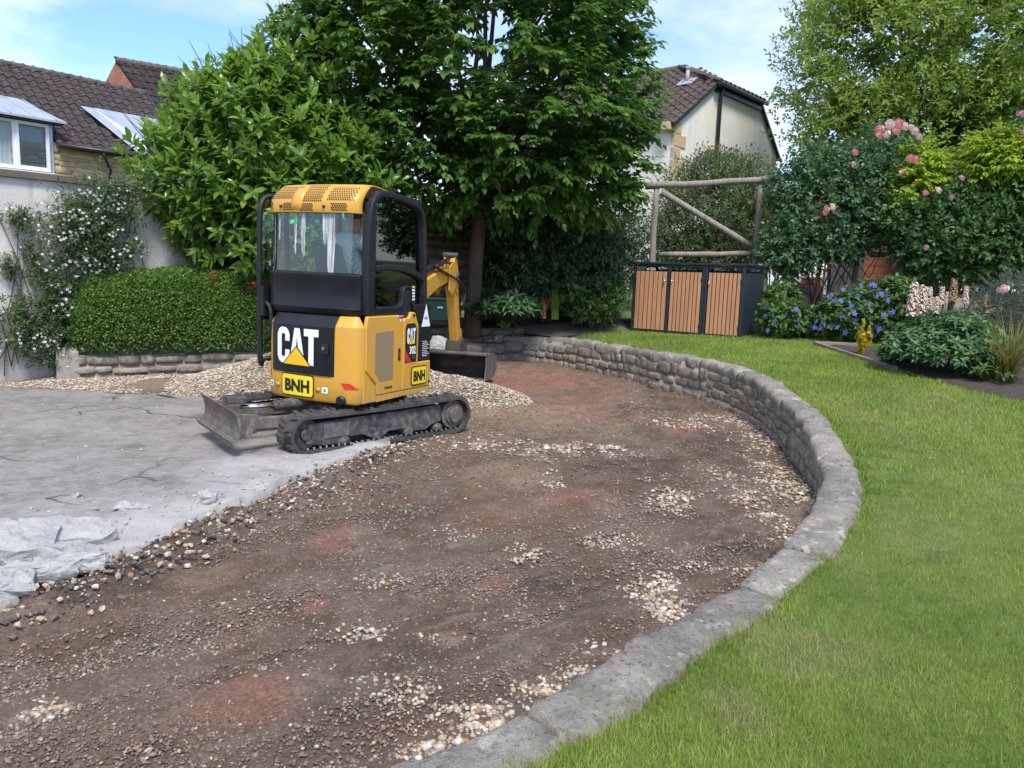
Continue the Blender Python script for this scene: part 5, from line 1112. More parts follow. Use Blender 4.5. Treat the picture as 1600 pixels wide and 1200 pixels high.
for x0 in (P_/2, BW_-P_/2): m.box((x0, BD_/2, BH_-.065), (P_-.006, BD_-.01, .04))
m.build('frame', M_anth, bs, False, .004)
m = MB(); m.box((BW_-.012, BD_/2, .56), (.016, BD_-.07, 1.08)); m.build('side_panel', M_anth, bs); m = MB(); m.box((.012, BD_/2, .56), (.016, BD_-.07, 1.08)); m.build('side_panel', M_anth, bs)
m = MB(); m.box((BW_/2, BD_-.02, .58), (BW_-.1, .016, 1.1)); m.build('back_panel', M_anth, bs)
m = MB(); m.box((BW_/2, BD_/2, BH_-.022), (BW_+.03, BD_+.04, .036)); rf_b = m.build('roof', M_anth, bs, False, .006)
for x0, x1 in ((.03, .68), (.70, 1.33), (1.40, 2.05)):
    m = MB(); m.box(((x0+x1)/2, -.008, BH_-.034), (.16, .016, .012)); m.build('lid_catch', M_shiny, rf_b)
for (x0, x1, ns, hx) in ((.052, .678, 7, .635), (.738, 1.328, 8, .772), (1.438, 2.028, 8, 1.470)):
    m = MB(); m.box(((x0+x1)/2, .026, .565), (x1-x0, .014, 1.06)); dr_ = m.build('door', M_anth, bs)
    w = (x1-x0-.012)/ns; me0 = None
    for k in range(ns):
        m = MB(); m.box((0, 0, 0), (w-.017, .018, 1.035)); o = m.build('slat', M_slat, dr_, False, .003); o.location = (x0+.006+w*(k+.5), .008+random.uniform(-.001, .001), .565)
    m = MB(); m.cyl((hx, .0, .92), (hx, -.03, .92), .016, 12); m.cyl((hx, -.022, .925), (hx, -.028, .855), .008, 8); m.build('handle', M_shiny, dr_, True)
    for zz in (.18, .97):
        m = MB(); m.cyl((x1-.002 if hx < (x0+x1)/2 else x0+.002, -.004, zz-.035), (x1-.002 if hx < (x0+x1)/2 else x0+.002, -.004, zz+.035), .010, 8); m.build('hinge', M_anth, dr_, True)
# ---- rustic pergola
pg = empty('rustic_pergola', (0, 0, 0), 0, 'rustic pergola of grey round poles standing behind the bin store', 'pergola')
def pole(name, a, b, r0, r1, seed):
    rr = random.Random(seed); a = Vector(a); b = Vector(b); n = 7; pts = []; rs = []
    for k in range(n):
        f_ = k/(n-1); pts.append(a+(b-a)*f_+Vector((rr.uniform(-1, 1), rr.uniform(-1, 1), rr.uniform(-1, 1)))*.012*(0 < k < n-1)); rs.append(r0+(r1-r0)*f_+rr.uniform(-.004, .004))
    m = MB(); m.tube([tuple(p) for p in pts], rs, 10); return m.build(name, M_grey_wood, pg, True)
PD = 15.4
def pp(u, v, d=PD): return atd(u, v, d)
posts = [(1026, 292, 15.6), (1190, 277, 15.3), (1352, 262, 15.1), (1512, 250, 15.0), (1680, 240, 14.9)]
for k, (u, v, d) in enumerate(posts):
    t = pp(u, v, d); pole('post', (t.x-.02 if k != 1 else t.x-.03, t.y, .6), t, .062, .055, 50+k)
tops = [pp(u, v+4, d) for u, v, d in posts]
for k in range(len(tops)-1):
    a, b = tops[k], tops[k+1]; a = a+Vector((-.02, -.05, .0)); b = b+Vector((.12, -.05, .0))
    if k == 0: a = atd(1008, 291, 15.62)
    pole('top_rail', a, b, .066, .060, 60+k)
pole('mid_rail', pp(1030, 398, 15.6), pp(1173, 396, 15.35), .055, .055, 70); pole('mid_rail', pp(1196, 402, 15.3), pp(1348, 398, 15.1), .055, .05, 71); pole('mid_rail', pp(1360, 398, 15.1), pp(1500, 400, 15), .055, .05, 72)
pole('brace', pp(1034, 300, 15.5), pp(1176, 386, 15.3), .065, .06, 73); pole('brace', pp(1178, 392, 15.2), pp(1292, 480, 14.9), .065, .06, 74); pole('brace', pp(1600, 404, 14.8), pp(1535, 430, 14.9), .06, .06, 75); pole('brace', pp(1600, 404, 14.8), pp(1700, 450, 14.8), .06, .06, 76)
# ---- timber edging of the flower bed
M_edge = woodmat('edging_timber', [(.15, .125, .095), (.25, .215, .17), (.30, .27, .22)], (3, 3, 30), .9)
ed = empty('timber_edging', (0, 0, 0), 0, 'weathered timber edging board at the tip of the flower bed', 'edging')
def eboard(a, b, h, w=.045):
    a = Vector((*a, lz(*a)+h/2-.03)); b = Vector((*b, lz(*b)+h/2-.03)); m = MB(); m.bar(a, b, w, h); m.build('board', M_edge, ed, False, .006)
pA = [tuple(at(u, v, .60)[:2]) for u, v in [(1274, 546), (1330, 559), (1400, 577), (1500, 600), (1580, 614), (1680, 626)]]
eboard(pA[0], pA[2], .085); eboard(tuple(at(1272, 545, .6)[:2]), tuple(at(1342, 548.5, .6)[:2]), .085)
sb = tuple(at(1237, 523, .67)[:2]); sb2 = tuple(at(1292, 527, .67)[:2])
m = MB(); a = Vector((*sb, lz(*sb)+.05)); b = Vector((*sb2, lz(*sb2)+.05)); m.bar(a, b, .12, .10)
tag(m.build('stone_kerb', M_st_step, None, False, .02), 'short pale stone kerb at the foot of the blue flowers', 'kerb')
# ---- terrace, shed and white slatted chair seen through the roses
M_pave = surf('sandstone_paving', [(.34, .27, .19), (.44, .36, .26)], 3, 6, .9, .3, 30, coord='World')
c0 = atd(1230, 452, 17.0); c1 = atd(1420, 455, 17.0); m = MB(); zt = 1.40
m.prism([(c0.x, 16.6), (c1.x+2, 16.8), (c1.x+2, 21), (c0.x, 21)], .5, zt, lambda a_, b_, h: (a_, b_, h)); tag(m.build('terrace', M_pave), kind='structure')
sh_ = empty('garden_shed', (0, 0, 0), 0, 'red brown timber shed behind the climbing roses', 'shed')
M_shed = woodmat('red_shed_boards', [(.13, .045, .028), (.19, .07, .042), (.23, .09, .055)], (2, 2, 30), .8)
sx0 = atd(1285, 400, 19).x; sx1 = atd(1440, 400, 19).x
for k in range(14):
    m = MB(); m.box(((sx0+sx1)/2, 19+.012*(k % 2), zt+.09+.17*k), (sx1-sx0, .04, .162), Matrix.Rotation(.06, 3, 'X')); m.build('board', M_shed, sh_)
m = MB(); m.prism([(sx0-.2, 18.75), (sx1+.2, 18.75), (sx1+.2, 21.2), (sx0-.2, 21.2)], zt+2.42, zt+2.52, lambda a_, b_, h: (a_, b_, h+(b_-18.75)*.12)); m.build('roof', M_bpan if False else M_slate, sh_)
m = MB(); m.box(((sx0*.75+sx1*.25), 18.96, zt+1.0), (.8, .05, 1.95)); m.build('door', M_room, sh_)
m = MB(); m.box(((sx0+sx1)/2, 20.1, zt+1.2), (sx1-sx0-.1, 2.1, 2.38)); m.build('shed_body', M_shed, sh_)
wc = atd(1268, 446, 17.2)
ch = empty('white_chair', (wc.x, 17.2, zt), rad(-25), 'white slatted garden chair on the terrace behind the pergola', 'chair')
R_back = Matrix.Rotation(rad(-24), 3, 'X')
for k in range(8):
    m = MB(); m.box((0, 0, 0), (.045, .018, .62), R_back); o = m.build('back_slat', M_upvc, ch); o.location = (-.26+.074*k, .22, .62)
for k in range(6):
    m = MB(); m.box((0, 0, 0), (.56, .06, .018)); o = m.build('seat_slat', M_upvc, ch); o.location = (0, -.30+.075*k, .36)
for sx in (-1, 1):
    for sy in (-1, 1):
        m = MB(); m.box((sx*.26, sy*.25-.05, .18), (.04, .05, .36)); m.build('leg', M_upvc, ch)
    m = MB(); m.box((sx*.31, -.05, .56), (.09, .62, .022)); m.build('armrest', M_upvc, ch)
    m = MB(); m.box((sx*.31, -.31, .30), (.04, .05, .52)); m.build('arm_post', M_upvc, ch)
# ---- dark green crate and rubble behind the stick
M_crate = plain('dark_green_plastic', (.010, .032, .024), .45, var=.15)
gc = atd(687, 492, 12.6); cr_ = empty('green_crate', (gc.x-.12, 12.9, .80), rad(17), 'dark green plastic chest on the stone step behind the excavator stick', 'chest')
m = MB(); m.box((0, 0, .17), (.62, .40, .34), None, 1.04); m.build('tub', M_crate, cr_, False, .02); m = MB(); m.box((0, 0, .36), (.67, .45, .05)); m.build('lid', M_crate, cr_, False, .015)
m = MB(); m.box((.05, -.215, .22), (.10, .02, .03)); m.build('latch', M_shiny, cr_, False, .004)
# ---- broken concrete along the slab edge
def chunk_me(name, w, d, h, seed, mat):
    rr = random.Random(seed); n = 9; rows = []
    ang = sorted([2*PI*(k+rr.uniform(-.35, .35))/n for k in range(n)]); rad_ = [rr.uniform(.78, 1.12) for _ in range(n)]
    def ring(sc, z, jz): return [Vector((math.cos(a)*r_*w/2*sc+rr.uniform(-.01, .01), math.sin(a)*r_*d/2*sc+rr.uniform(-.01, .01), z+rr.uniform(-jz, jz))) for a, r_ in zip(ang, rad_)]
    R0 = ring(.86, 0, .006); R1 = ring(1.0, h*.45, .012); R2 = ring(.97, h*.9, .012); R3 = ring(.60, h, .012); R4 = ring(.25, h*1.02, .012)
    V = R0+R1+R2+R3+R4; F = [(a*n+k, a*n+(k+1) % n, (a+1)*n+(k+1) % n, (a+1)*n+k) for a in range(4) for k in range(n)]+[tuple(range(4*n, 5*n)), tuple(range(n-1, -1, -1))]
    bm = bmesh.new(); vs_ = [bm.verts.new(p) for p in V]
    for f_ in F: bm.faces.new([vs_[i] for i in f_])
    bmesh.ops.triangulate(bm, faces=bm.faces[:]); bmesh.ops.subdivide_edges(bm, edges=bm.edges[:], cuts=2, use_grid_fill=True, fractal=0, smooth=0)
    for v_ in bm.verts:
        q = v_.co*13+Vector((seed, 0, 0)); a_ = float(vn(q.x+q.z*1.7, q.y+q.z, seed % 50))-.5; b2 = float(vn(q.x*2.7-q.z*3, q.y*2.7+q.z*2, 3+seed % 50))-.5; v_.co += Vector((a_, b2, a_*.8+b2*.7))*.020
    bmesh.ops.triangulate(bm, faces=bm.faces[:]); bmesh.ops.recalc_face_normals(bm, faces=bm.faces); me = bpy.data.meshes.new(name); bm.to_mesh(me); bm.free(); me.materials.append(mat); return me
g = G('broken_concrete'); v = g.co('World'); n_b = g.noise(v, 9, 6, .7); c = g.ramp(n_b, [(.3, (.34, .335, .325)), (.6, (.46, .455, .44)), (.8, (.54, .53, .51))]); c = g.mix(g.mr(g.noise(v, 70, 4), .55, .7, 0, .6), c, (.20, .19, .18))
M_brk = g.out(g.pbr(c, .95, 0, .15, g.bump(g.noise(v, 32, 7, .75), .9, .02)))
CH = [(112, 838, .62, .34, .11, 10, 14, 'large flat broken concrete piece with a dark undercut side by the slab edge'),
      (95, 868, .50, .30, .10, -8, -12, 'broken concrete block leaning forward just below the largest piece'),
      (30, 862, .48, .42, .12, 20, 8, 'thick broken concrete block at the left picture edge'),
      (62, 893, .44, .22, .09, 6, -10, 'rounded broken concrete piece lowest on the spoil bank'),
      (14, 905, .40, .25, .09, -12, -6, 'broken concrete corner cut off by the left picture edge at the bank'),
      (132, 882, .28, .16, .08, 15, -10, 'small wedge of broken concrete at the right end of the rubble'),
      (20, 835, .50, .30, .07, 5, 6, 'flat cracked concrete flake behind the rubble at the left edge'),
      (325, 783, .17, .13, .07, 30, 8, 'single fist sized concrete lump on the pale slab margin'),
      (120, 770, .10, .08, .04, 0, 0, 'small grey stone lying alone on the pale slab'),
      (205, 790, .30, .12, .03, 20, 4, 'thin concrete sliver lying flat on the slab margin')]
for k, (u, v, w, d, h, rz, tl_, lab) in enumerate(CH):
    p = at(u, v, .06); o = link('concrete_chunk', chunk_me('concrete_chunk', w*.86, d*.82, h*1.1, 300+k, M_brk)); zz = float(slab_z(np.array([p.x]), np.array([p.y]), np.array([.3]))[0])
    o.location = (p.x, p.y, zz-.015 if k > 6 else zz-.012); o.rotation_euler = (rad(tl_), rad(tl_*.4), rad(rz)); tag(o, lab, 'concrete rubble', 'broken concrete pieces')
for k, (u, v, w, lab) in enumerate([(684, 528, .30, 'tall pale rubble stone beside the excavator body'), (697, 540, .20, 'grey rubble stone leaning on the tall pale one'), (712, 531, .19, 'round pale rubble stone nearest the excavator stick'), (741, 503, .26, 'pale loose stone lying on the stepped wall')]):
    p = atd(u, v, 12.25 if k < 3 else 13.42); o = link('rubble_stone', chunk_me('rubble_stone', w, w*.8, w*.8, 340+k, M_brk)); o.location = (p.x, p.y, .80-w*.1 if k == 3 else float(heap_h(np.array([p.x]), np.array([p.y]))[0])+.10-w*.1); o.rotation_euler = (rad(10*k-10), rad(12), rad(40*k)); tag(o, lab, 'stone', 'loose rubble stones by the steps')
# ================================================================== LOOSE STONES AND GRASS
def rotmats(n, rs):
    a = rs.rand(n)*2*PI; t = rs.randn(n)*.35; b = rs.rand(n)*2*PI
    ca, sa, ct, st_, cb, sb_ = np.cos(a), np.sin(a), np.cos(t), np.sin(t), np.cos(b), np.sin(b); z = np.zeros(n); o1 = np.ones(n)
    A = np.stack([np.stack([ca, -sa, z], -1), np.stack([sa, ca, z], -1), np.stack([z, z, o1], -1)], 1)
    B = np.stack([np.stack([o1, z, z], -1), np.stack([z, ct, -st_], -1), np.stack([z, st_, ct], -1)], 1)
    C_ = np.stack([np.stack([cb, -sb_, z], -1), np.stack([sb_, cb, z], -1), np.stack([z, z, o1], -1)], 1)
    return A@B@C_
def ico():
    bm = bmesh.new(); bmesh.ops.create_icosphere(bm, subdivisions=1, radius=1); V = np.array([v_.co[:] for v_ in bm.verts]); F = np.array([[v_.index for v_ in f_.verts] for f_ in bm.faces]); bm.free(); return V, F
ICO = ico(); OCT = (np.array([(1, 0, 0), (0, 1, 0), (-1, 0, 0), (0, -1, 0), (0, 0, 1), (0, 0, -1)], float), np.array([(0, 1, 4), (1, 2, 4), (2, 3, 4), (3, 0, 4), (1, 0, 5), (2, 1, 5), (3, 2, 5), (0, 3, 5)]))
def stones(name, x, y, z, size, col, mat, tmpl, seed, flat=.62, smooth=False):
    rs = np.random.RandomState(seed); T, F = tmpl; n = len(x)
    sc = size[:, None]*np.stack([1+.3*rs.randn(n)*.6, .78+.18*rs.randn(n)*.6, flat+.15*rs.randn(n)*.5], -1)
    V = T[None]*(1+.16*rs.randn(n, len(T), 1))*sc[:, None, :]
    V = np.einsum('nij,nkj->nki', rotmats(n, rs), V)+np.stack([x, y, z], -1)[:, None, :]
    FF = F[None]+(np.arange(n)*len(T))[:, None, None]; C_ = np.repeat(col, len(T), 0)
    o = npobj(name, V.reshape(-1, 3), FF.reshape(-1, 3), mat, None, smooth=smooth, col=C_); return o
PAL = np.array([(.46, .38, .27), (.38, .30, .20), (.52, .46, .36), (.30, .245, .18), (.36, .19, .10), (.26, .24, .22), (.58, .54, .47), (.42, .33, .19), (.22, .19, .165)])
PW = np.array([.2, .16, .15, .14, .04, .08, .09, .08, .06]); PW = PW/PW.sum()
def palette(n, rs, dull=0.0):
    c = PAL[rs.choice(len(PAL), n, p=PW)]*(.8+.4*rs.rand(n, 1)); return c*(1-dull)+np.array([.13, .10, .08])*dull
M_peb = attrmat('pebbles', .75, 130, .25, .25, .3, .003)
def drive_h(x, y): return drive_z(x, y)+heap_h(x, y)
rs = np.random.RandomState(21)
def sample(n, y0, y1, x0, x1, pw):     # denser towards the viewer
    t = rs.rand(n); y = (y0**(1-pw)+t*(y1**(1-pw)-y0**(1-pw)))**(1/(1-pw)); x = x0+rs.rand(n)*(x1-x0); return x, y
def ok_drive(x, y): sdw, _ = wall_sd(x, y); return (sdw < -.01) & (edge_sd(x, y) < -.03), sdw
x, y = sample(190000, 1.75, 13.2, -4.6, 3.0, 1.55); m1 = (np.abs(x) < .78*y+.6); x, y = x[m1], y[m1]; okm, sdw = ok_drive(x, y)
x, y, sdw = x[okm], y[okm], sdw[okm]
mg = patches(GRAV, x, y, 54); nz = fbm(x*1.8, y*1.8, 91, 4); prob = .14+.62*sstep(.48, .68, nz)+.95*mg*sstep(.25, .55, fbm(x*6, y*6, 92, 3))+.55*sstep(-.26, -.04, sdw)*sstep(.42, .6, fbm(x*1.1, y*1.1, 93, 3))
prob = np.maximum(prob, .75*sstep(.02, .1, heap_h(x, y)))*(1-.6*patches(SAND, x, y, 52))*(1-.2*patches(RED, x, y, 51))
kp = rs.rand(len(x)) < prob*.78; x, y, mg = x[kp], y[kp], mg[kp]
sz = (.0055+.0095*rs.rand(len(x))**2.0)*(1+.35*sstep(4, 10, y))*(.7+.75*mg); 
dull = np.clip(.50-.6*mg+.35*rs.rand(len(x))-.3*(rs.rand(len(x)) < .25), 0, .85)[:, None]
col = palette(len(x), rs)*(1-dull)+np.array([.14, .105, .08])*dull; z = drive_h(x, y)+sz*.25
nr = y < 5.2
tag(stones('loose_gravel', x[nr], y[nr], z[nr], sz[nr], col[nr], M_peb, ICO, 1, smooth=True), 'cream and tan pebbles scattered over the dug brown drive', 'gravel', kind='stuff')
tag(stones('far_loose_gravel', x[~nr], y[~nr], z[~nr], sz[~nr]*1.15, col[~nr], M_peb, OCT, 2), 'cream pebbles on the far part of the dug drive', 'gravel', kind='stuff')
print('gravel', nr.sum(), (~nr).sum())
# small crumbs of soil
x, y = sample(80000, 1.75, 9.5, -3.6, 2.8, 1.5); m1 = (np.abs(x) < .75*y+.3); x, y = x[m1], y[m1]; okm, sdw = ok_drive(x, y); x, y = x[okm], y[okm]
kp = rs.rand(len(x)) < .25+.75*sstep(.4, .65, fbm(x*2.3, y*2.3, 95, 4)); x, y = x[kp], y[kp]; sz = .0035+.0065*rs.rand(len(x))**2.2; rdm = (patches(RED, x, y, 51)*(rs.rand(len(x)) < .8))[:, None]; c_ = (np.array([.15, .112, .085])*(1-rdm)+np.array([.27, .13, .095])*rdm)*(.5+1.0*rs.rand(len(x), 1))
tag(stones('soil_crumbs', x, y, drive_h(x, y)+sz*.3, sz*(1+.06*y), c_, M_peb, OCT, 3), 'brown soil crumbs covering the dug drive', 'soil', kind='stuff')
print('crumbs', len(x))
# stones and clods on the spoil ridge along the broken slab
k = rs.randint(0, len(EA), 9000); off = rs.randn(9000)*.14-.10; tE_ = np.gradient(EA, axis=0); tE_ /= np.linalg.norm(tE_, axis=1)[:, None]; nn_ = np.stack([-tE_[:, 1], tE_[:, 0]], 1)
P = EA[k]+nn_[k]*off[:, None]+rs.randn(9000, 2)*.05; x, y = P[:, 0], P[:, 1]; mk = (y < 6.9) & (off < .06) & (rs.rand(9000) < np.interp(x, [-4.5, -2.5, -1.6], [1, .8, .6])); x, y, off = x[mk], y[mk], off[mk]
z = drive_z(x, y)+.06*np.exp(-((off+.16)/.11)**2)*(.5+fbm(x*2.2, y*2.2, 21, 3)); sz = .006+.017*rs.rand(len(x))**2.8; dk = (rs.rand(len(x), 1) < np.interp(x, [-3.0, -1.5], [.88, .45])[:, None]); c_ = np.where(dk, np.array([.10, .082, .068])*(.6+.9*rs.rand(len(x), 1)), palette(len(x), rs, .15))
tag(stones('spoil_ridge', x, y, z+sz*.4, sz, c_, M_peb, ICO, 4), 'ridge of dark clods and stones along the broken slab edge', 'spoil', kind='stuff')
# gravel heap behind the machine and gravel strip below the white wall
x = -4.3+rs.rand(26000)*4.6; y = 8.3+rs.rand(26000)*2.4; h = heap_h(x, y); mk = (rs.rand(26000) < sstep(.015, .08, h)); x, y = x[mk], y[mk]; sz = .011+.011*rs.rand(len(x))
tag(stones('gravel_heap', x, y, drive_h(x, y)+sz*.35, sz, palette(len(x), rs, .08), M_peb, OCT, 5), 'heap of cream pea gravel behind the excavator', 'gravel', kind='stuff')
x = -8.5+rs.rand(20000)*6.3; y = 8.8+rs.rand(20000)*2.6; lwd = (x-LA[0])*(-LD[1])+(y-LA[1])*LD[0]; mk = (rs.rand(20000) < (sstep(8.85, 9.25, y+(fbm(x*2, y*2, 97, 3)-.5)*.5))) & (lwd < .02) & (patches(DARK[-1:], x, y, 53) < .5) & (drive_h(x, y) < .5); x, y = x[mk], y[mk]; sz = .011+.010*rs.rand(len(x))
tag(stones('gravel_strip', x, y, drive_h(x, y)+sz*.3, sz, palette(len(x), rs, .05), M_peb, OCT, 6), 'strip of cream pebbles below the white wall and hedge', 'gravel', kind='stuff')
# grit and splinters on the slab
x, y = sample(9000, 3.2, 9, -7, -1.2, 1.3); e_ = edge_sd(x, y); mk = (e_ > .02) & (rs.rand(len(x)) < .12+.88*sstep(1.2, .05, e_)); x, y, e_ = x[mk], y[mk], e_[mk]; sz = .004+.014*rs.rand(len(x))**4; c_ = np.array([.34, .335, .33])*(.55+.7*rs.rand(len(x), 1))
tag(stones('slab_grit', x, y, slab_z(x, y, e_)+sz*.3, sz, c_, M_peb, OCT, 7), 'pale grit and splinters lying on the concrete slab', 'grit', kind='stuff')
# ---- grass
def grassmat(name):
    g = G(name); c = g.attr('col', 'Color'); p = g.pbr(c, .55, 0, .3); t = g.n('ShaderNodeBsdfTranslucent', {'Color': g.mix(1.0, c, (1.5, 1.6, 1.0), 'MULTIPLY')}).outputs[0]
    return g.out(g.n('ShaderNodeMixShader', {0: .30, 1: p, 2: t}).outputs[0])
M_grass = grassmat('grass_blades')
def grass(name, x, y, z, h, w, col, seed, two=True, lean=.35):
    rs = np.random.RandomState(seed); n = len(x); a = rs.rand(n)*2*PI; la = rs.rand(n)*2*PI; le = lean*np.abs(rs.randn(n))+.08
    bx_, by_ = np.cos(a)*w/2, np.sin(a)*w/2; dx_, dy_ = np.cos(la)*h*le, np.sin(la)*h*le; hz_ = h*np.sqrt(np.clip(1-np.minimum(le, .95)**2*.8, .1, 1)); S = lambda *v_: np.stack(v_, -1)
    if two:
        V = np.stack([S(x-bx_, y-by_, z-.005), S(x+bx_, y+by_, z-.005), S(x-bx_*.75+dx_*.35, y-by_*.75+dy_*.35, z+hz_*.6), S(x+bx_*.75+dx_*.35, y+by_*.75+dy_*.35, z+hz_*.6), S(x+dx_, y+dy_, z+hz_)], 1); F = np.array([(0, 1, 3), (0, 3, 2), (2, 3, 4)]); k = 5
    else:
        V = np.stack([S(x-bx_, y-by_, z-.005), S(x+bx_, y+by_, z-.005), S(x+dx_, y+dy_, z+hz_)], 1); F = np.array([(0, 1, 2)]); k = 3
    FF = F[None]+(np.arange(n)*k)[:, None, None]; o = npobj(name, V.reshape(-1, 3), FF.reshape(-1, 3), M_grass, None, col=np.repeat(col, k, 0)); return o
DRY = [(1150, 1040, 55, 35, .9), (1250, 965, 80, 35, .75), (1440, 820, 60, 30, .6), (1340, 985, 60, 30, .5), (1310, 850, 30, 40, .5), (1460, 690, 80, 30, .35), (1350, 700, 40, 50, .35), (1110, 563, 25, 5, .9), (1560, 790, 60, 30, .3)]
def grass_cols(x, y, rs):
    d = patches(DRY, x, y, 101, .15); t = fbm(x*1.6, y*1.6, 103, 4); n = len(x)
    a = np.array([.155, .245, .032]); b = np.array([.29, .365, .065]); dry = np.array([.36, .31, .15])
    k = np.clip((t-.3)*2.2+.25*rs.randn(n), 0, 1)[:, None]; c = a*(1-k)+b*k; mixd = np.clip(d*1.0+(rs.rand(n) < .06)*.7, 0, 1)[:, None]; return (c*(1-mixd)+dry*mixd)*(.75+.5*rs.rand(n, 1))
def lawn_pts(n, y0, y1, x0, x1, pw, edge=.225):
    x, y = sample(n, y0, y1, x0, x1, pw); mk = np.abs(x) < .74*y+.8; x, y = x[mk], y[mk]; z, sdw = ground_lawn(x, y)
    mk = (sdw > edge) & ~inpoly(x, y, BED_A) & ~inpoly(x, y, BED_B) & ~inpoly(x, y, PATH) & ~inpoly(x, y, BED_T)
    # behind the lawn's back edge there is only path and bed
    mk &= ~((y > 13.2+.62*(x-.3)) & (x < 2.2)) & ~((y > 14.9) & (x < 5))
    return x[mk], y[mk], z[mk], sdw[mk]
x, y, z, sdw = lawn_pts(330000, 1.55, 6.6, -.3, 6.0, 2.0); mk = rs.rand(len(x)) < sstep(6.6, 4.4, y); x, y, z, sdw = x[mk], y[mk], z[mk], sdw[mk]; h = (.022+.026*rs.rand(len(x)))*(.75+.6*fbm(x*3, y*3, 105, 3))*(1+.5*sstep(.35, .24, sdw))*(1-.35*patches(DRY, x, y, 101, .15))
tag(grass('near_lawn_grass', x, y, z, h, .0026+.0014*rs.rand(len(x)), grass_cols(x, y, rs), 31, False, .55), 'short mown green grass close by, right of the coping', 'grass', kind='stuff'); print('grass', len(x))
x, y, z, sdw = lawn_pts(280000, 4.2, 15.5, .5, 9.5, 1.25); mk = rs.rand(len(x)) < sstep(4.2, 6.6, y); x, y, z, sdw = x[mk], y[mk], z[mk], sdw[mk]; h = (.020+.024*rs.rand(len(x)))*(.75+.6*fbm(x*3, y*3, 105, 3))
tag(grass('far_lawn_grass', x, y, z, h, .0026+.0009*y, grass_cols(x, y, rs), 32, False, .5), 'mown green lawn stretching to the bin store and beds', 'grass', kind='stuff'); print('grass far', len(x))
# longer tufts overhanging the coping
k = rs.randint(40, len(WA)-20, 2600); off = .25+np.abs(rs.randn(2600))*.05; x = WA[k, 0]+WN[k, 0]*off; y = WA[k, 1]+WN[k, 1]*off; mk = (fbm(x*2.5, y*2.5, 107, 3) > .40); x, y = x[mk], y[mk]; z, _ = ground_lawn(x, y)
tag(grass('edge_tufts', x, y, z, .035+.04*rs.rand(len(x)), .0035+.0006*y, grass_cols(x, y, rs)*.85, 33, True, .6), 'longer grass tufts along the outer edge of the coping', 'grass', kind='stuff')
# ================================================================== PLANTS
def nrm(a): return a/np.maximum(np.linalg.norm(a, axis=-1, keepdims=True), 1e-9)
L_LONG = (np.array([(0, 0, 0), (-.15, .3, .03), (.15, .3, .03), (0, .32, -.015), (-.135, .65, .01), (.135, .65, .01), (0, .66, -.04), (0, 1, -.12)], float), np.array([(0, 3, 1), (0, 2, 3), (1, 3, 6), (1, 6, 4), (3, 2, 5), (3, 5, 6), (4, 6, 7), (6, 5, 7)]))
L_BROAD = (np.array([(0, 0, 0), (-.33, .22, .05), (.33, .22, .05), (0, .30, 0), (-.25, .60, -.02), (.25, .60, -.02), (0, .62, -.07), (0, 1, -.22)], float), np.array([(0, 3, 1), (0, 2, 3), (1, 3, 6), (1, 6, 4), (3, 2, 5), (3, 5, 6), (4, 6, 7), (6, 5, 7)]))
L_BR4 = (np.array([(0, 0, 0), (-.31, .34, .04), (.31, .34, .04), (0, .45, -.03), (0, 1, -.2)], float), np.array([(0, 3, 1), (0, 2, 3), (1, 3, 4), (3, 2, 4)]))
L_DIAM = (np.array([(0, 0, 0), (-.26, .42, .06), (.26, .42, .06), (0, 1, -.08)], float), np.array([(0, 2, 3), (0, 3, 1)]))
L_SLIM = (np.array([(0, 0, 0), (-.13, .45, .03), (.13, .45, .03), (0, 1, -.08)], float), np.array([(0, 2, 3), (0, 3, 1)]))
def emit(name, T, pos, D, NH, size, mat, parent, rs, single=0, wide=1.0, label=None, smooth=False, rnd=None, bulk=None):
    V0, F0 = T; n = len(pos); D = nrm(D); Zx = nrm(NH-(NH*D).sum(-1, keepdims=True)*D); X = np.cross(D, Zx); R_ = np.stack([X*wide, D, Zx], -1)
    rnd = rs.rand(n) if rnd is None else rnd; size = np.broadcast_to(size, (n,)); rest = np.ones(n, bool)
    if single:
        dcam = np.linalg.norm(pos-np.array([0, 0, EYE]), axis=1)/size; order = np.argsort(dcam)[:single*2]; order = order[rs.permutation(len(order))[:single]]
        vars_ = [npme('leaf', V0, F0, mat, smooth=True, rnd=np.full(len(V0), v_)) for v_ in (.1, .3, .5, .7, .95)]
        for k in order:
            o = link('leaf', vars_[min(4, int(rnd[k]*5))], parent); r_ = R_[k]*size[k]; p = pos[k]
            o.matrix_local = Matrix(((r_[0, 0], r_[0, 1], r_[0, 2], p[0]), (r_[1, 0], r_[1, 1], r_[1, 2], p[1]), (r_[2, 0], r_[2, 1], r_[2, 2], p[2]), (0, 0, 0, 1)))
        rest[order] = False
    pos, R_, size, rnd = pos[rest], R_[rest], size[rest], rnd[rest]; n = len(pos)
    if bulk is not None: V0, F0 = bulk
    V = np.einsum('nij,kj->nki', R_, V0)*size[:, None, None]+pos[:, None, :]; FF = F0[None]+(np.arange(n)*len(V0))[:, None, None]
    o = npobj(name, V.reshape(-1, 3), FF.reshape(-1, 3), mat, parent, smooth=smooth, rnd=np.repeat(rnd, len(V0))); tag(o, kind='stuff'); return o
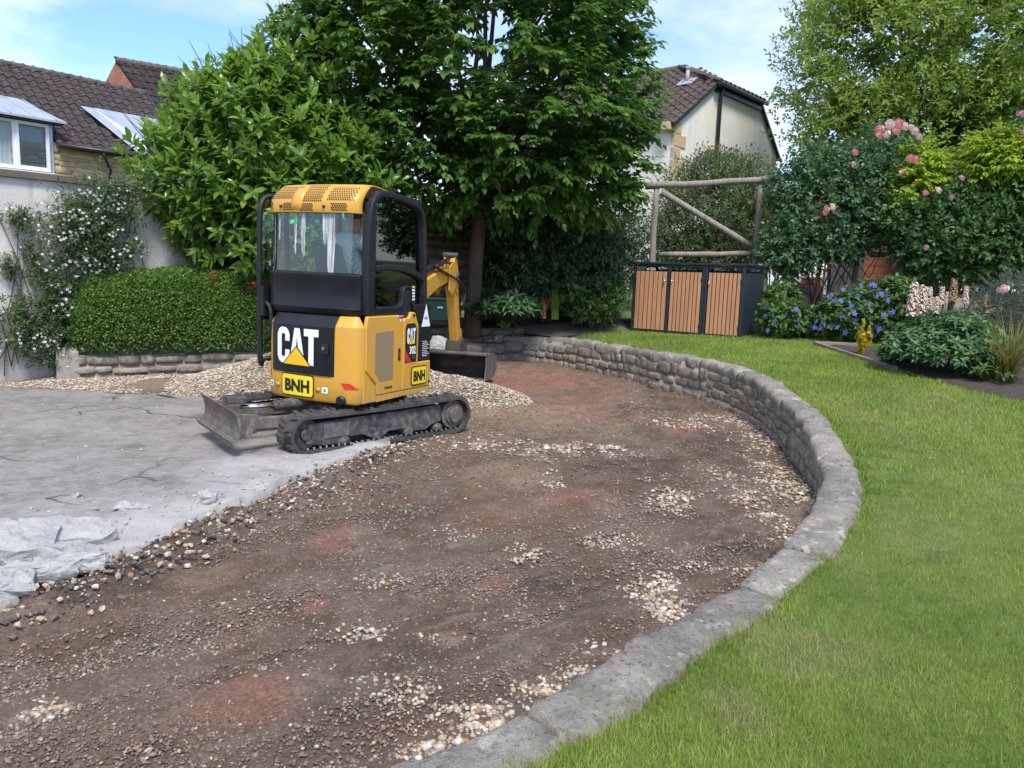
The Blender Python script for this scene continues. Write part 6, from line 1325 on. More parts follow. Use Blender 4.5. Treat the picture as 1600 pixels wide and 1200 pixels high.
def shell_pts(ells, n, lo, hi, rs, seed, rough=.25, zmin=-9):
    """points spread through the outer part of a union of ellipsoids, outline roughened; returns points and outward normals"""
    P = []; N = []; vol = np.array([(e_[3]*e_[4]*e_[5])**(2/3) for e_ in ells]); cnt = 0
    while cnt < n:
        k = rs.choice(len(ells), n, p=vol/vol.sum()); E_ = np.array(ells)[k]; d = nrm(rs.randn(n, 3)); t = (lo**3+rs.rand(n)*(hi**3-lo**3))**(1/3)
        rn = 1+rough*(fbm(d[:, 0]*3+k*7+d[:, 2]*1.3, d[:, 1]*3+d[:, 2]*2.7, seed, 3)-.5)*2
        p = E_[:, :3]+d*E_[:, 3:]*(t*rn)[:, None]; nn = nrm(d/E_[:, 3:]); keep = p[:, 2] > zmin
        for j, e_ in enumerate(ells):
            q = np.sqrt((((p-np.array(e_[:3]))/np.array(e_[3:]))**2).sum(1)); keep &= ~((q < lo*.92) & (k != j))
        P.append(p[keep]); N.append(nn[keep]); cnt += keep.sum()
    return np.concatenate(P)[:n], np.concatenate(N)[:n]
def basis(A):
    h = np.where(np.abs(A[:, 2:3]) < .9, np.array([0, 0, 1.]), np.array([1., 0, 0])); b = nrm(np.cross(A, h)); return b, np.cross(A, b)
def rosettes(P, A, k, L, rs, e0=35, e1=85, droop=.0, ln=(.8, 1.2)):
    """k leaves spiralling up a shoot of length L from each point P along A"""
    n = len(P); A = nrm(A); b, c_ = basis(A); pos = []; D = []; NH = []; ph = rs.rand(n)*6.28
    for j in range(k):
        f_ = j/max(1, k-1); az = ph+j*2.4+rs.randn(n)*.25; e_ = np.radians(e1+(e0-e1)*f_+rs.randn(n)*9)
        d = A*np.cos(e_)[:, None]+(b*np.cos(az)[:, None]+c_*np.sin(az)[:, None])*np.sin(e_)[:, None]; d[:, 2] -= droop*(1-.5*f_)
        pos.append(P+A*(L*f_)[:, None] if np.ndim(L) else P+A*(L*f_)); D.append(d); NH.append(A+np.array([0, 0, .6]))
    return np.concatenate(pos), np.concatenate(D), np.concatenate(NH)
def fans(P, N, twigs, leaves, L, rs, flat=.5, droop=.35, spread=.9, la=60):
    """each point is a spray: twigs fan outwards, leaves alternate along them and hang a little"""
    n = len(P); out = nrm(N*np.array([1, 1, flat])+np.array([0, 0, .05])); pos = []; D = []; NH = []
    b, c_ = basis(out)
    for t in range(twigs):
        d = nrm(out+b*(rs.randn(n)*spread*.7)[:, None]+c_*(rs.randn(n)*spread*.35)[:, None]); d[:, 2] *= .75; d = nrm(d); side = nrm(np.cross(d, np.array([0, 0, 1.]))); Lt = L*(.6+.6*rs.rand(n))
        for j in range(leaves):
            f_ = (j+.6)/leaves; s_ = 1 if j % 2 else -1; a = np.radians(la*(1-.75*f_**2)+rs.randn(n)*12)
            ld = d*np.cos(a)[:, None]+side*(s_*np.sin(a))[:, None]; ld[:, 2] -= droop*(.4+rs.rand(n)*.9)
            p = P+d*(Lt*f_)[:, None]; p[:, 2] -= .12*L*f_*f_; pos.append(p); D.append(ld); NH.append(np.array([0, 0, 1.])+rs.randn(n, 3)*.25)
    return np.concatenate(pos), np.concatenate(D), np.concatenate(NH)
def limb(m, a, b, r0, r1, rs, seg=6, sag=.0, n=6):
    a = np.array(a, float); b = np.array(b, float); pts = []; rr = []
    for k in range(n):
        f_ = k/(n-1); p = a+(b-a)*f_+rs.randn(3)*.03*np.linalg.norm(b-a)*.5*(0 < k < n-1); p[2] += sag*math.sin(PI*f_); pts.append(tuple(p)); rr.append(r0+(r1-r0)*f_)
    m.tube(pts, rr, seg)
def bark(name, cols): return surf(name, cols, 6, 6, .95, .9, 30, .02, stretch=(1, 1, .25), coord='World')
M_barkb = bark('brown_bark', [(.055, .036, .026), (.10, .068, .05), (.13, .095, .07)]); M_barkg = bark('grey_bark', [(.05, .045, .038), (.10, .09, .078)])
M_laur = leafmat('laurel_leaf', (0.053, 0.126, 0.019), (0.122, 0.236, 0.032), (0.284, 0.427, 0.054), .30, .30, .5)
M_mulb = leafmat('dark_tree_leaf', (0.030, 0.087, 0.016), (0.070, 0.161, 0.028), (0.159, 0.284, 0.047), .34, .42, .4)
M_mapl = leafmat('light_tree_leaf', (0.107, 0.190, 0.027), (0.187, 0.287, 0.046), (0.312, 0.391, 0.069), .40, .5, .35)
M_box = leafmat('box_leaf', (0.049, 0.124, 0.021), (0.099, 0.200, 0.031), (0.198, 0.297, 0.049), .22, .5, .4)
M_oliv = leafmat('olive_leaf', (0.048, 0.085, 0.027), (0.085, 0.137, 0.043), (0.179, 0.215, 0.080), .25, .45, .45)
M_rose = leafmat('rose_leaf', (0.031, 0.083, 0.033), (0.061, 0.141, 0.052), (0.127, 0.231, 0.079), .2, .4, .45)
M_rosr = leafmat('green_rose_leaf', (0.030, 0.081, 0.024), (0.053, 0.126, 0.032), (0.104, 0.196, 0.047), .22, .42, .45)
M_wist = leafmat('wisteria_leaf', (0.15, 0.26, 0.022), (0.26, 0.38, 0.032), (0.42, 0.50, 0.05), .38, .5, .35)
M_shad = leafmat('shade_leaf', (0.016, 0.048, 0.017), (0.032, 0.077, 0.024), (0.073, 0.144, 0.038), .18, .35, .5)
M_ger = leafmat('geranium_leaf', (0.034, 0.085, 0.019), (0.064, 0.138, 0.026), (0.113, 0.200, 0.038), .25, .5, .4)
M_lup = leafmat('lupin_leaf', (0.036, 0.097, 0.039), (0.067, 0.151, 0.052), (0.129, 0.229, 0.068), .22, .5, .4)
M_brt = leafmat('bright_leaf', (0.053, 0.120, 0.017), (0.106, 0.200, 0.025), (0.212, 0.300, 0.038), .3, .45, .45)
M_gry = leafmat('grey_leaf', (0.074, 0.105, 0.071), (0.127, 0.160, 0.114), (0.191, 0.220, 0.162), .2, .6, .3)
M_strap = leafmat('strap_leaf', (0.053, 0.085, 0.014), (0.117, 0.140, 0.024), (0.360, 0.290, 0.085), .25, .5, .4)
M_gold = leafmat('golden_leaf', (0.318, 0.270, 0.011), (0.530, 0.420, 0.014), (0.689, 0.520, 0.028), .3, .5, .4)
M_jas = leafmat('jasmine_leaf', (0.039, 0.072, 0.025), (0.066, 0.114, 0.035), (0.124, 0.169, 0.056), .2, .5, .4)
def petal(name, c): g = G(name); return g.out(g.n('ShaderNodeMixShader', {0: .3, 1: g.pbr(g.mix(g.mr(g.noise(g.co('World'), 30, 3), .3, .7), tuple(x*.85 for x in c), tuple(min(1, x*1.1) for x in c)), .6, 0, .2), 2: g.n('ShaderNodeBsdfTranslucent', {'Color': c}).outputs[0]}).outputs[0])
M_pink = petal('coral_pink_petal', (.80, .40, .38)); M_pale = petal('pale_pink_petal', (.84, .62, .58)); M_lil = petal('lilac_pink_petal', (.66, .36, .48)); M_blue = petal('violet_blue_petal', (.19, .19, .62)); M_wpet = petal('white_petal', (.80, .81, .78)); M_crm = petal('cream_petal', (.66, .55, .44)); M_fade = petal('faded_petal', (.40, .27, .15)); M_redp = petal('dull_red_petal', (.34, .05, .03))
rs = np.random.RandomState(77)

# ---- large laurel (left of the machine)
lau = empty('laurel_tree', (-3.7, 12.3, .3), 0, 'big glossy laurel with long bright leaves above the clipped hedge', 'tree'); lau.location = (0, 0, 0)
LE = [(-3.75, 12.35, 3.0, 1.75, 1.6, 1.55), (-4.75, 11.95, 2.75, 1.0, 1.0, 1.0), (-3.0, 12.1, 2.75, 1.2, 1.3, 1.15), (-3.35, 12.6, 4.05, 1.15, 1.2, 1.1), (-4.25, 12.4, 3.75, .95, 1.0, .85), (-3.95, 11.75, 2.15, 1.25, .8, .62), (-2.95, 11.7, 2.0, .85, .7, .55)]
P, N = shell_pts(LE, 2050, .72, 1.03, rs, 5, .22)
A = N*1.0+np.array([0, 0, .62])+rs.randn(len(P), 3)*.22; pos, D, NH = rosettes(P, A, 9, .17, rs, 26, 86, .16)
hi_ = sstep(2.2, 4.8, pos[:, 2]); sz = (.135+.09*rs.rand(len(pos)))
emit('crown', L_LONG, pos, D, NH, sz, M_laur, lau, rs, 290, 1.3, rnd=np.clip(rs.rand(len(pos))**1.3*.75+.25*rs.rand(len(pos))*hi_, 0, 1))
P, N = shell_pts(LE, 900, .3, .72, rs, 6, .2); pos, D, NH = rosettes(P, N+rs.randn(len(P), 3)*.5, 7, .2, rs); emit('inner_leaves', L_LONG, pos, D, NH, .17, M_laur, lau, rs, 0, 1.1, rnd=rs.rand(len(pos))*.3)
m = MB()
for k in range(9):
    e_ = LE[k % len(LE)]; limb(m, (-3.7+rs.randn()*.2, 12.35+rs.randn()*.15, .3), (e_[0]+rs.randn()*.4, e_[1]+rs.randn()*.3, e_[2]+rs.rand()*.7), .06, .015, rs)
m.build('trunk', M_barkg, lau, True)
m = MB()
for k in range(26):
    q = LE[rs.choice([1, 3, 4, 0])]; d = nrm(np.array([[rs.randn()*.6-.2, -.3+rs.randn()*.4, 1.0]]))[0]; a = np.array(q[:3])+d*np.array(q[3:])*.85; limb(m, a, a+d*.5+np.array([0, 0, .18]), .010, .004, rs, 5, 0, 4)
tag(m.build('shoots', M_barkg, lau, True), kind='stuff')
# ---- dark broad-leaved tree in the middle
mul = empty('dark_leaved_tree', (0, 0, 0), 0, 'large dark green tree with drooping broad leaves behind the excavator', 'tree')
TB = Vector((-.72, 13.45, .7))
ME = [(-.6, 13.0, 5.3, 2.4, 2.0, 2.1), (-2.3, 13.0, 4.7, 1.5, 1.5, 1.6), (.75, 13.0, 4.5, 1.15, 1.4, 1.4), (.1, 12.5, 3.75, 1.45, 1.2, .95), (-1.4, 12.5, 3.75, 1.4, 1.1, .8), (1.0, 12.95, 3.35, .8, .95, .6), (-1.5, 14.3, 3.0, 2.2, .6, .55), (.3, 14.5, 3.1, 1.4, .6, .6), (.65, 13.2, 6.4, 1.2, 1.4, 1.2), (-1.6, 13.3, 6.6, 1.6, 1.5, 1.2), (1.35, 12.9, 2.95, .42, .6, .28), (1.15, 13.0, 5.5, .75, .8, .5), (1.4, 12.9, 4.15, .62, .7, .4), (1.45, 12.9, 3.5, .55, .65, .28), (-1.5, 12.75, 3.05, 1.3, .9, .42), (-.1, 12.7, 3.0, 1.3, .9, .42), (-2.6, 13.2, 5.9, 1.1, 1.2, 1.0), (-.4, 13.2, 7.3, 1.6, 1.5, 1.0)]
P, N = shell_pts(ME, 1400, .60, 1.02, rs, 15, .34)
pos, D, NH = fans(P, N, 5, 9, .42, rs, .55, .42, .95, 58)
emit('crown', L_BROAD, pos, D, NH, .085+.07*rs.rand(len(pos)), M_mulb, mul, rs, 290, 1.05, rnd=np.clip(rs.rand(len(pos))*.8+np.repeat((rs.rand(len(P))*.35-.12)[None], 45, 0).ravel(), 0, 1), bulk=L_BR4)
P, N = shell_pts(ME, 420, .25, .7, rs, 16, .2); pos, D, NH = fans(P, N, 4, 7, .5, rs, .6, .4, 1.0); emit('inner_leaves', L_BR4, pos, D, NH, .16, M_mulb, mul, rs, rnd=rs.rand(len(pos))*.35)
m = MB(); m.tube([(TB.x, TB.y, .5), (TB.x+.0, TB.y, 1.0), (TB.x+.03, TB.y-.02, 1.9), (TB.x+.1, TB.y-.05, 2.8), (TB.x+.05, TB.y-.1, 3.8)], [.17, .135, .125, .12, .10], 14); m.build('trunk', M_barkb, mul, True)
m = MB()
for e_ in ME:
    for q in range(2): limb(m, (TB.x+.07, TB.y-.05, 2.6+rs.rand()*1.2), (e_[0]+rs.randn()*.4, e_[1]+rs.randn()*.3, e_[2]+rs.randn()*.3), .06, .012, rs, 7, .2)
m.build('limbs', M_barkb, mul, True)
# ---- light green tree on the right
mp = empty('light_green_tree', (0, 0, 0), 0, 'tall light green tree filling the sky above the roses at right', 'tree')
PE = [(11.6, 22, 8.4, 3.4, 3.2, 3.2), (9.2, 21.5, 7.6, 2.0, 2.2, 2.3), (14.4, 22.5, 8.6, 3.0, 3.0, 3.0), (11.0, 21.2, 5.9, 2.9, 2.4, 1.6), (8.6, 21.2, 5.7, 1.25, 1.5, 1.2), (14.5, 21.3, 6.2, 2.6, 2.4, 1.7), (11.5, 22.5, 11.2, 2.9, 3.0, 2.2), (16.5, 22, 8, 2.5, 2.8, 3), (9.6, 22, 9.9, 1.6, 1.8, 1.5)]
P, N = shell_pts(PE, 1500, .64, 1.04, rs, 25, .32); P = np.repeat(P, 9, 0)+rs.randn(len(P)*9, 3)*np.array([.30, .30, .15]); N = np.repeat(N, 9, 0); pos, D, NH = rosettes(P, N*.8+np.array([0, 0, .35])+rs.randn(len(P), 3)*.5, 8, .30, rs, 30, 85, .22)
emit('crown', L_SLIM, pos, D, NH, .11+.06*rs.rand(len(pos)), M_mapl, mp, rs, 0, 1.7, rnd=np.clip(rs.rand(len(pos))*.9+.1*sstep(6, 10, pos[:, 2]), 0, 1))
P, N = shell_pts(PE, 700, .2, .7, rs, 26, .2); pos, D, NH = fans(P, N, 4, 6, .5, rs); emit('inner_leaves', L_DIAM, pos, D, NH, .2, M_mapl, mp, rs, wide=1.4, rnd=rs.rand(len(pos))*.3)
m = MB(); limb(m, (11.8, 22.5, .8), (11.7, 22.3, 7.5), .32, .18, rs, 12)
for e_ in PE: limb(m, (11.8, 22.4, 3.8+rs.rand()*2), (e_[0], e_[1], e_[2]), .14, .03, rs, 7, .3)
m.build('trunk', M_barkg, mp, True)
# ---- clipped hedge
hd_ = empty('clipped_hedge', (0, 0, 0), 0, 'long clipped box hedge with rounded top on the low stone wall', 'hedge')
hx0, hx1 = -.12, 2.75
def hedge_pt(s_, w, h):                # s along the wall, w -1..1 across, h 0..1 up
    return None
n = 52000; s_ = hx0+rs.rand(n)*(hx1-hx0); a = rs.rand(n)*PI; r_ = .90+.12*rs.rand(n)
endf = np.sqrt(np.clip(1-np.clip((hx0+.5-s_)/.5, 0, 1)**2, .05, 1))
bulge = (1+.10*(fbm(s_*1.7, a*1.3, 33, 3)-.5)*2+.05*(fbm(s_*7, a*5, 35, 2)-.5)*2)*endf
ca, sa = np.cos(a), np.sin(a); sq = lambda v_, p: np.sign(v_)*np.abs(v_)**p
wv, hv = sq(ca, .62)*.62*bulge*r_, sq(sa, .55)*1.12*bulge*r_
px_ = LA[0]+LD[0]*s_+LN[0]*(.52+wv); py_ = LA[1]+LD[1]*s_+LN[1]*(.52+wv); pz_ = .36+hv
low = rs.rand(n) < .0; pos = np.stack([px_, py_, pz_], -1); out = np.stack([LN[0]*ca, LN[1]*ca, sa*1.0], -1); D = nrm(out)+rs.randn(n, 3)*.55; D[:, 2] += .25
tone = fbm(s_*1.5, pz_*1.8, 37, 3); emit('foliage', L_DIAM, pos, D, nrm(out)+rs.randn(n, 3)*.4+np.array([0, 0, .5]), .030+.016*rs.rand(n), M_box, hd_, rs, 0, 1.2, rnd=np.clip(rs.rand(n)*.75+(tone-.5)*.9+.12, 0, 1))
m = MB(); rows = []
for k in range(20):
    sk_ = hx0+.06+(hx1-hx0-.1)*k/19; ef_ = math.sqrt(max(.05, 1-max(0, (hx0+.5-sk_)/.5)**2)); row = []
    for j in range(13):
        a_ = PI*j/12; w_ = math.copysign(abs(math.cos(a_))**.62, math.cos(a_))*.55*ef_; h_ = abs(math.sin(a_))**.55*1.0*ef_; row.append((LA[0]+LD[0]*sk_+LN[0]*(.52+w_), LA[1]+LD[1]*sk_+LN[1]*(.52+w_), .36+h_))
    rows.append(row)
m.grid(rows); m.f.append(tuple(range(13))); m.build('twig_core', surf('hedge_core', [(.012, .025, .008), (.022, .042, .012)], 30, 4, .95, .6), hd_, True)
for (u, v) in ((268, 434), (333, 431), (396, 447)):
    p = atd(u, v, 11.0); P_f = np.repeat(np.array([p[:]]), 14, 0)+rs.randn(14, 3)*.035; emit('red_flower', L_DIAM, P_f, rs.randn(14, 3)+np.array([0, -.5, .5]), rs.randn(14, 3), .05, M_redp, hd_, rs, 0, 1.4)
# ---- white-flowered climber on the white wall
def wallp(s_, z, o_=.1):               # along the white wall from its visible left end
    P0 = np.array([-6.9, 9.36]); d = nrm(np.array([[.66, .75]]))[0]; s_ = np.asarray(s_); n_ = np.array([d[1], -d[0]]); return np.stack([P0[0]+d[0]*s_+n_[0]*o_, P0[1]+d[1]*s_+n_[1]*o_, np.broadcast_to(z, s_.shape)], -1)
jas = empty('white_flowering_climber', (0, 0, 0), 0, 'sprawling dark climber with tiny white flowers on the white wall', 'climber')
def wall_uv(u, v, o_):                 # where the sight line meets the wall plane, offset towards the viewer
    d = cF+cR*((u-800)/FPX)-cU*((v-600)/FPX); P0 = Vector((-6.5, 9.75, 0)); n_ = Vector((.75, -.66, 0)); P0 = P0+n_*o_; t = ((P0-Vector((0, 0, EYE))).dot(n_))/d.dot(n_); return np.array((Vector((0, 0, EYE))+d*t)[:])
BL = [(150, 360, 62, 70, 1.0, .30), (175, 320, 45, 45, .8, .25), (120, 350, 40, 50, .9, .2), (60, 510, 60, 50, 1.0, .22), (75, 470, 35, 50, .7, .15), (50, 400, 22, 70, .35, .08), (30, 340, 28, 20, .35, .08), (20, 505, 40, 30, .7, .15), (100, 430, 30, 50, .5, .12), (180, 395, 40, 30, .9, .3), (95, 545, 30, 28, .6, .2), (15, 420, 18, 20, .25, .06), (200, 300, 30, 25, .6, .2)]
PP = []; WWt = []
for (u, v, ru, rv, dn, o_) in BL:
    k = int(1000*dn*ru*rv/2400)+50; uu = u+rs.randn(k)*ru*.5; vv = v+rs.randn(k)*rv*.5; fi = fbm(uu*.06, vv*.06, 45, 3) > .34
    for a_, b_ in zip(uu[fi], vv[fi]): PP.append(wall_uv(a_, b_, .02+rs.rand()*o_*1.3))
PP = np.array(PP); PP = PP[(PP[:, 2] > .12)]; pos, D, NH = rosettes(PP, rs.randn(len(PP), 3)*.6+np.array([.45, -.5, .5]), 4, .05, rs, 40, 85); emit('foliage', L_SLIM, pos, D, NH, .035+.025*rs.rand(len(pos)), M_jas, jas, rs, 0, 1.5); print('jasmine', len(pos))
FL5 = []; V_ = [(0, 0, .1)]; F_ = []
for k in range(5):
    a = k*2*PI/5; b_ = len(V_); V_ += [(math.cos(a-.42)*.6, math.sin(a-.42)*.6, .12), (math.cos(a)*1.0, math.sin(a)*1.0, .05), (math.cos(a+.42)*.6, math.sin(a+.42)*.6, .12)]; F_ += [(0, b_, b_+1), (0, b_+1, b_+2)]
FLW = (np.array(V_)[:, [0, 2, 1]]*np.array([1, 1, 1]), np.array(F_))
kf = rs.choice(len(PP), 950, replace=False); fz = PP[kf]; dens = (fbm(fz[:, 0]*5, fz[:, 2]*5, 47, 2) > .42); fz = fz[dens]+np.array([.05, -.07, .0]); emit('flowers', FLW, fz, np.tile([.5, -.8, .3], (len(fz), 1))+rs.randn(len(fz), 3)*.3, rs.randn(len(fz), 3), .016+.010*rs.rand(len(fz)), M_wpet, jas, rs)
m = MB()
for k in range(26):
    b_ = BL[rs.randint(len(BL))]; pts = [tuple(wall_uv(b_[0]+rs.randn()*b_[2]*.5, 590-(590-b_[1])*f_+rs.randn()*10, .04)) for f_ in (.1, .5, .8, 1.05)]
    pts = [p for p in pts]; m.tube(pts, .006, 5)
m.build('stems', M_barkb, jas, True)
# ---- shrubs behind the pergola frame
def shrub(name, label, cat, ells, n, leaf, T, mat, seed, k=6, L=.16, wide=1.0, lo=.55, stems=None, group=None, rough=.3, rosv=(30, 80, .1)):
    o = empty(name, (0, 0, 0), 0, label, cat, group); r2 = np.random.RandomState(seed); P, N = shell_pts(ells, n, lo, 1.04, r2, seed, rough)
    pos, D, NH = rosettes(P, N+np.array([0, 0, .45])+r2.randn(len(P), 3)*.35, k, L, r2, rosv[0], rosv[1], rosv[2]); emit('foliage', T, pos, D, NH, leaf*(.75+.5*r2.rand(len(pos))), mat, o, r2, 0, wide)
    m = MB(); e0 = ells[0]; zb = stems if stems is not None else e0[2]-e0[5]
    for q in range(7):
        e_ = ells[q % len(ells)]; limb(m, (e0[0]+r2.randn()*.12, e0[1]+r2.randn()*.12, zb), (e_[0]+r2.randn()*e_[3]*.5, e_[1]+r2.randn()*e_[4]*.4, e_[2]+r2.rand()*e_[5]*.6), .022, .006, r2, 5)
    m.build('stems', M_barkb, o, True); return o
def E_(u, v, d, ru, rv, ry=None):      # ellipsoid from photo spot, distance and pixel radii
    c_ = atd(u, v, d); a = ru*d/FPX; b_ = rv*d/FPX; return (c_.x, c_.y, c_.z, a, ry or a, b_)
shrub('olive_green_shrub', 'tall small leaved olive green shrub seen through the pergola frame', 'shrub', [E_(1105, 330, 17, 75, 80), E_(1150, 300, 17.3, 55, 55), E_(1080, 370, 16.8, 50, 60), E_(1120, 275, 17.5, 40, 30), E_(1190, 350, 17, 45, 60), E_(1120, 400, 16.6, 80, 35, .6), E_(1000, 400, 16.6, 50, 60, .5)], 5000, .095, L_SLIM, M_oliv, 201, 7, .2, 1.3, .5, .7)
shrub('yellow_green_bush', 'yellow green bush between the pergola post and the roses', 'shrub', [E_(1215, 365, 18.5, 35, 50), E_(1232, 340, 18.5, 25, 30)], 700, .09, L_SLIM, M_brt, 202, 6, .18, 1.4, .4, .8)
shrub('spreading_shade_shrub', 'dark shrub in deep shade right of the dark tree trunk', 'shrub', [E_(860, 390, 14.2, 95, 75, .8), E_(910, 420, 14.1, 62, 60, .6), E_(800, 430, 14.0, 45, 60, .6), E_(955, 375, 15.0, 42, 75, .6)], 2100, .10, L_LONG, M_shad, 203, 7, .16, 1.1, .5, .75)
shrub('low_mixed_shrub', 'low bushy shrub with a dull red tip left of the bin store', 'shrub', [E_(938, 470, 13.9, 28, 30, .4), E_(912, 478, 13.7, 25, 22, .35), E_(955, 455, 14.3, 18, 36, .4)], 900, .07, L_DIAM, M_ger, 204, 6, .1, 1.1, .4, .7)
shrub('evergreen_screen', 'dense dark evergreen screen behind the roses at the far right', 'hedge', [E_(1500, 390, 18.2, 70, 75, .9), E_(1590, 380, 18, 90, 90, .9), E_(1700, 370, 18, 90, 100, .9), E_(1560, 310, 18.5, 90, 60, .9), E_(1470, 330, 18.5, 50, 50, .8)], 3000, .13, L_DIAM, M_rosr, 205, 6, .2, 1.3, .6, .8)
shrub('distant_bush_row', 'dark bushes behind the climbing rose left of the shed', 'hedge', [E_(1290, 350, 21.5, 55, 60, .9), E_(1345, 330, 21.8, 60, 60, .9), E_(1250, 390, 21.5, 35, 45, .8), E_(1400, 320, 22, 50, 60, .9)], 1500, .15, L_DIAM, M_rosr, 206, 6, .2, 1.3, .6, .8)
# ---- small plants of the shade bed
def palm_plant(name, label, c0, n, R, H, leafl, leaflets, mat, seed, cat='plant', wide=1.0, T=L_LONG, group=None, single=0):
    o = empty(name, (0, 0, 0), 0, label, cat, group); r2 = np.random.RandomState(seed); a = r2.rand(n)*2*PI; rr = R*np.sqrt(r2.rand(n)); hh = H*(1-.55*(rr/R)**2)*(.55+.5*r2.rand(n))
    P = np.stack([c0[0]+np.cos(a)*rr, c0[1]+np.sin(a)*rr, c0[2]+hh], -1); A = np.stack([np.cos(a)*rr/R*.8, np.sin(a)*rr/R*.8, np.ones(n)], -1)+r2.randn(n, 3)*.25
    pos, D, NH = rosettes(P, A, leaflets, .015, r2, 62, 88, .18); emit('leaves', T, pos, D, NH, leafl*(.7+.5*r2.rand(len(pos))), mat, o, r2, single, wide)
    m = MB()
    for p in P[:: max(1, n//60)]: m.tube([(c0[0]+(p[0]-c0[0])*.25, c0[1]+(p[1]-c0[1])*.25, c0[2]-.03), tuple(p)], .005, 5)
    m.build('stems', mat, o, True); return o
def gpos(u, v, d): p = atd(u, v, d); return (p.x, p.y, p.z)
palm_plant('peony_plant', 'leafy green plant with a few yellow leaves below the dark tree', gpos(797, 498, 13.0), 95, .50, .42, .17, 7, M_lup, 211)
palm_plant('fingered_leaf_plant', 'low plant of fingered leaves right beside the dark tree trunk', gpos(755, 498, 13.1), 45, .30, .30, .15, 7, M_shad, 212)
palm_plant('small_fern', 'small pale green plant alone on bare soil under the tree', gpos(787, 513, 12.9), 16, .10, .10, .07, 6, M_brt, 213)
palm_plant('broad_leaf_plant', 'broad leaved green plant near the path left of the low shrub', gpos(905, 485, 13.6), 42, .34, .45, .15, 5, M_ger, 214, T=L_BROAD)
def strap_plant(name, label, c0, n, L, mat, seed, spread=.8, w=.014, cat='plant', rnd=None):
    o = empty(name, (0, 0, 0), 0, label, cat); r2 = np.random.RandomState(seed); V = []; F = []; R = []
    for k in range(n):
        a = r2.rand()*2*PI; l_ = L*(.6+.5*r2.rand()); lean = spread*(.15+.85*r2.rand()); b0 = np.array(c0)+np.array([r2.randn()*.05*L, r2.randn()*.05*L, -.02]); side = np.array([-math.sin(a), math.cos(a), 0]); nb = len(V); q = r2.rand() if rnd is None else rnd(r2)
        for j in range(6):
            f_ = j/5; th = lean*f_**1.1*1.5; p = b0+np.array([math.cos(a)*math.sin(th*.8)*l_*f_, math.sin(a)*math.sin(th*.8)*l_*f_, l_*f_*math.cos(th*.75)]); ww_ = w*(1-.85*f_**2)
            V += [p-side*ww_/2, p+side*ww_/2]; R += [q, q]
        F += [(nb+2*j, nb+2*j+1, nb+2*j+3, nb+2*j+2) for j in range(5)]
    ob = npobj('leaves', np.array(V), np.array(F), mat, o, smooth=True, rnd=np.array(R)); tag(ob, kind='stuff'); return o
strap_plant('iris_clump', 'upright strap leaved clump under the tree left of the path', gpos(865, 497, 13.3), 40, .55, M_brt, 221, .5, .022)
strap_plant('dried_strap_clump', 'withered orange brown strap leaves beside the iris clump', gpos(850, 496, 13.2), 26, .45, leafmat('dry_leaf', (0.233, 0.120, 0.048), (0.360, 0.190, 0.085), (0.445, 0.270, 0.142), .2), 222, .8, .016)
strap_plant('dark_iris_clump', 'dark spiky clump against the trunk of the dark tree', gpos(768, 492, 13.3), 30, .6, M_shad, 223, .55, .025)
# ---- climbing roses on the pergola
BLOOM = None
def bloom_me(name, mat, seed, petals=16):
    r2 = np.random.RandomState(seed); V = []; F = []
    for k in range(petals):
        f_ = k/petals; a = k*2.4; tilt = .25+1.05*f_; r_ = .35+.65*f_; c_ = np.array([math.cos(a)*math.sin(tilt), math.sin(a)*math.sin(tilt), math.cos(tilt)])*r_*.55; t = np.array([-math.sin(a), math.cos(a), 0]); u_ = np.cross(c_/np.linalg.norm(c_), t); b_ = len(V); s_ = .40*(.6+.5*f_)
        V += [c_-t*s_*.9-u_*s_*.5, c_+t*s_*.9-u_*s_*.5, c_+t*s_*.6+u_*s_*.7+c_*.12, c_+u_*s_*.95+c_*.2, c_-t*s_*.6+u_*s_*.7+c_*.12]; F += [(b_, b_+1, b_+2), (b_, b_+2, b_+3), (b_, b_+3, b_+4)]
    return npme(name, np.array(V), np.array(F), mat, smooth=True)
BM = {'pink': bloom_me('bloom', M_pink, 1), 'pale': bloom_me('bloom', M_pale, 2), 'lil': bloom_me('bloom', M_lil, 3)}
def put_blooms(parent, L):
    for k, (u, v, r_, d, kind) in enumerate(L):
        o = link('bloom', BM[kind], parent); c_ = atd(u, v, d); o.location = c_; o.scale = (r_*1.3*d/FPX,)*3; o.rotation_euler = (rad(60+random.uniform(-25, 25)), random.uniform(-.5, .5), random.uniform(-.6, .6))
rz1 = shrub('climbing_rose', 'dark climbing rose with coral pink blooms over the pergola beside the bin store', 'rose', [E_(1290, 330, 14.6, 75, 55, .7), E_(1350, 290, 14.6, 70, 55, .7), E_(1250, 380, 14.5, 50, 40, .6), E_(1310, 378, 14.5, 55, 26, .5), E_(1385, 235, 14.7, 40, 35, .5), E_(1290, 262, 14.7, 55, 28, .5), E_(1235, 300, 14.8, 35, 35, .4), E_(1400, 330, 14.6, 45, 50, .6), E_(1222, 395, 14.4, 30, 28, .4)], 3600, .085, L_DIAM, M_rose, 231, 6, .15, 1.25, .55, .7)
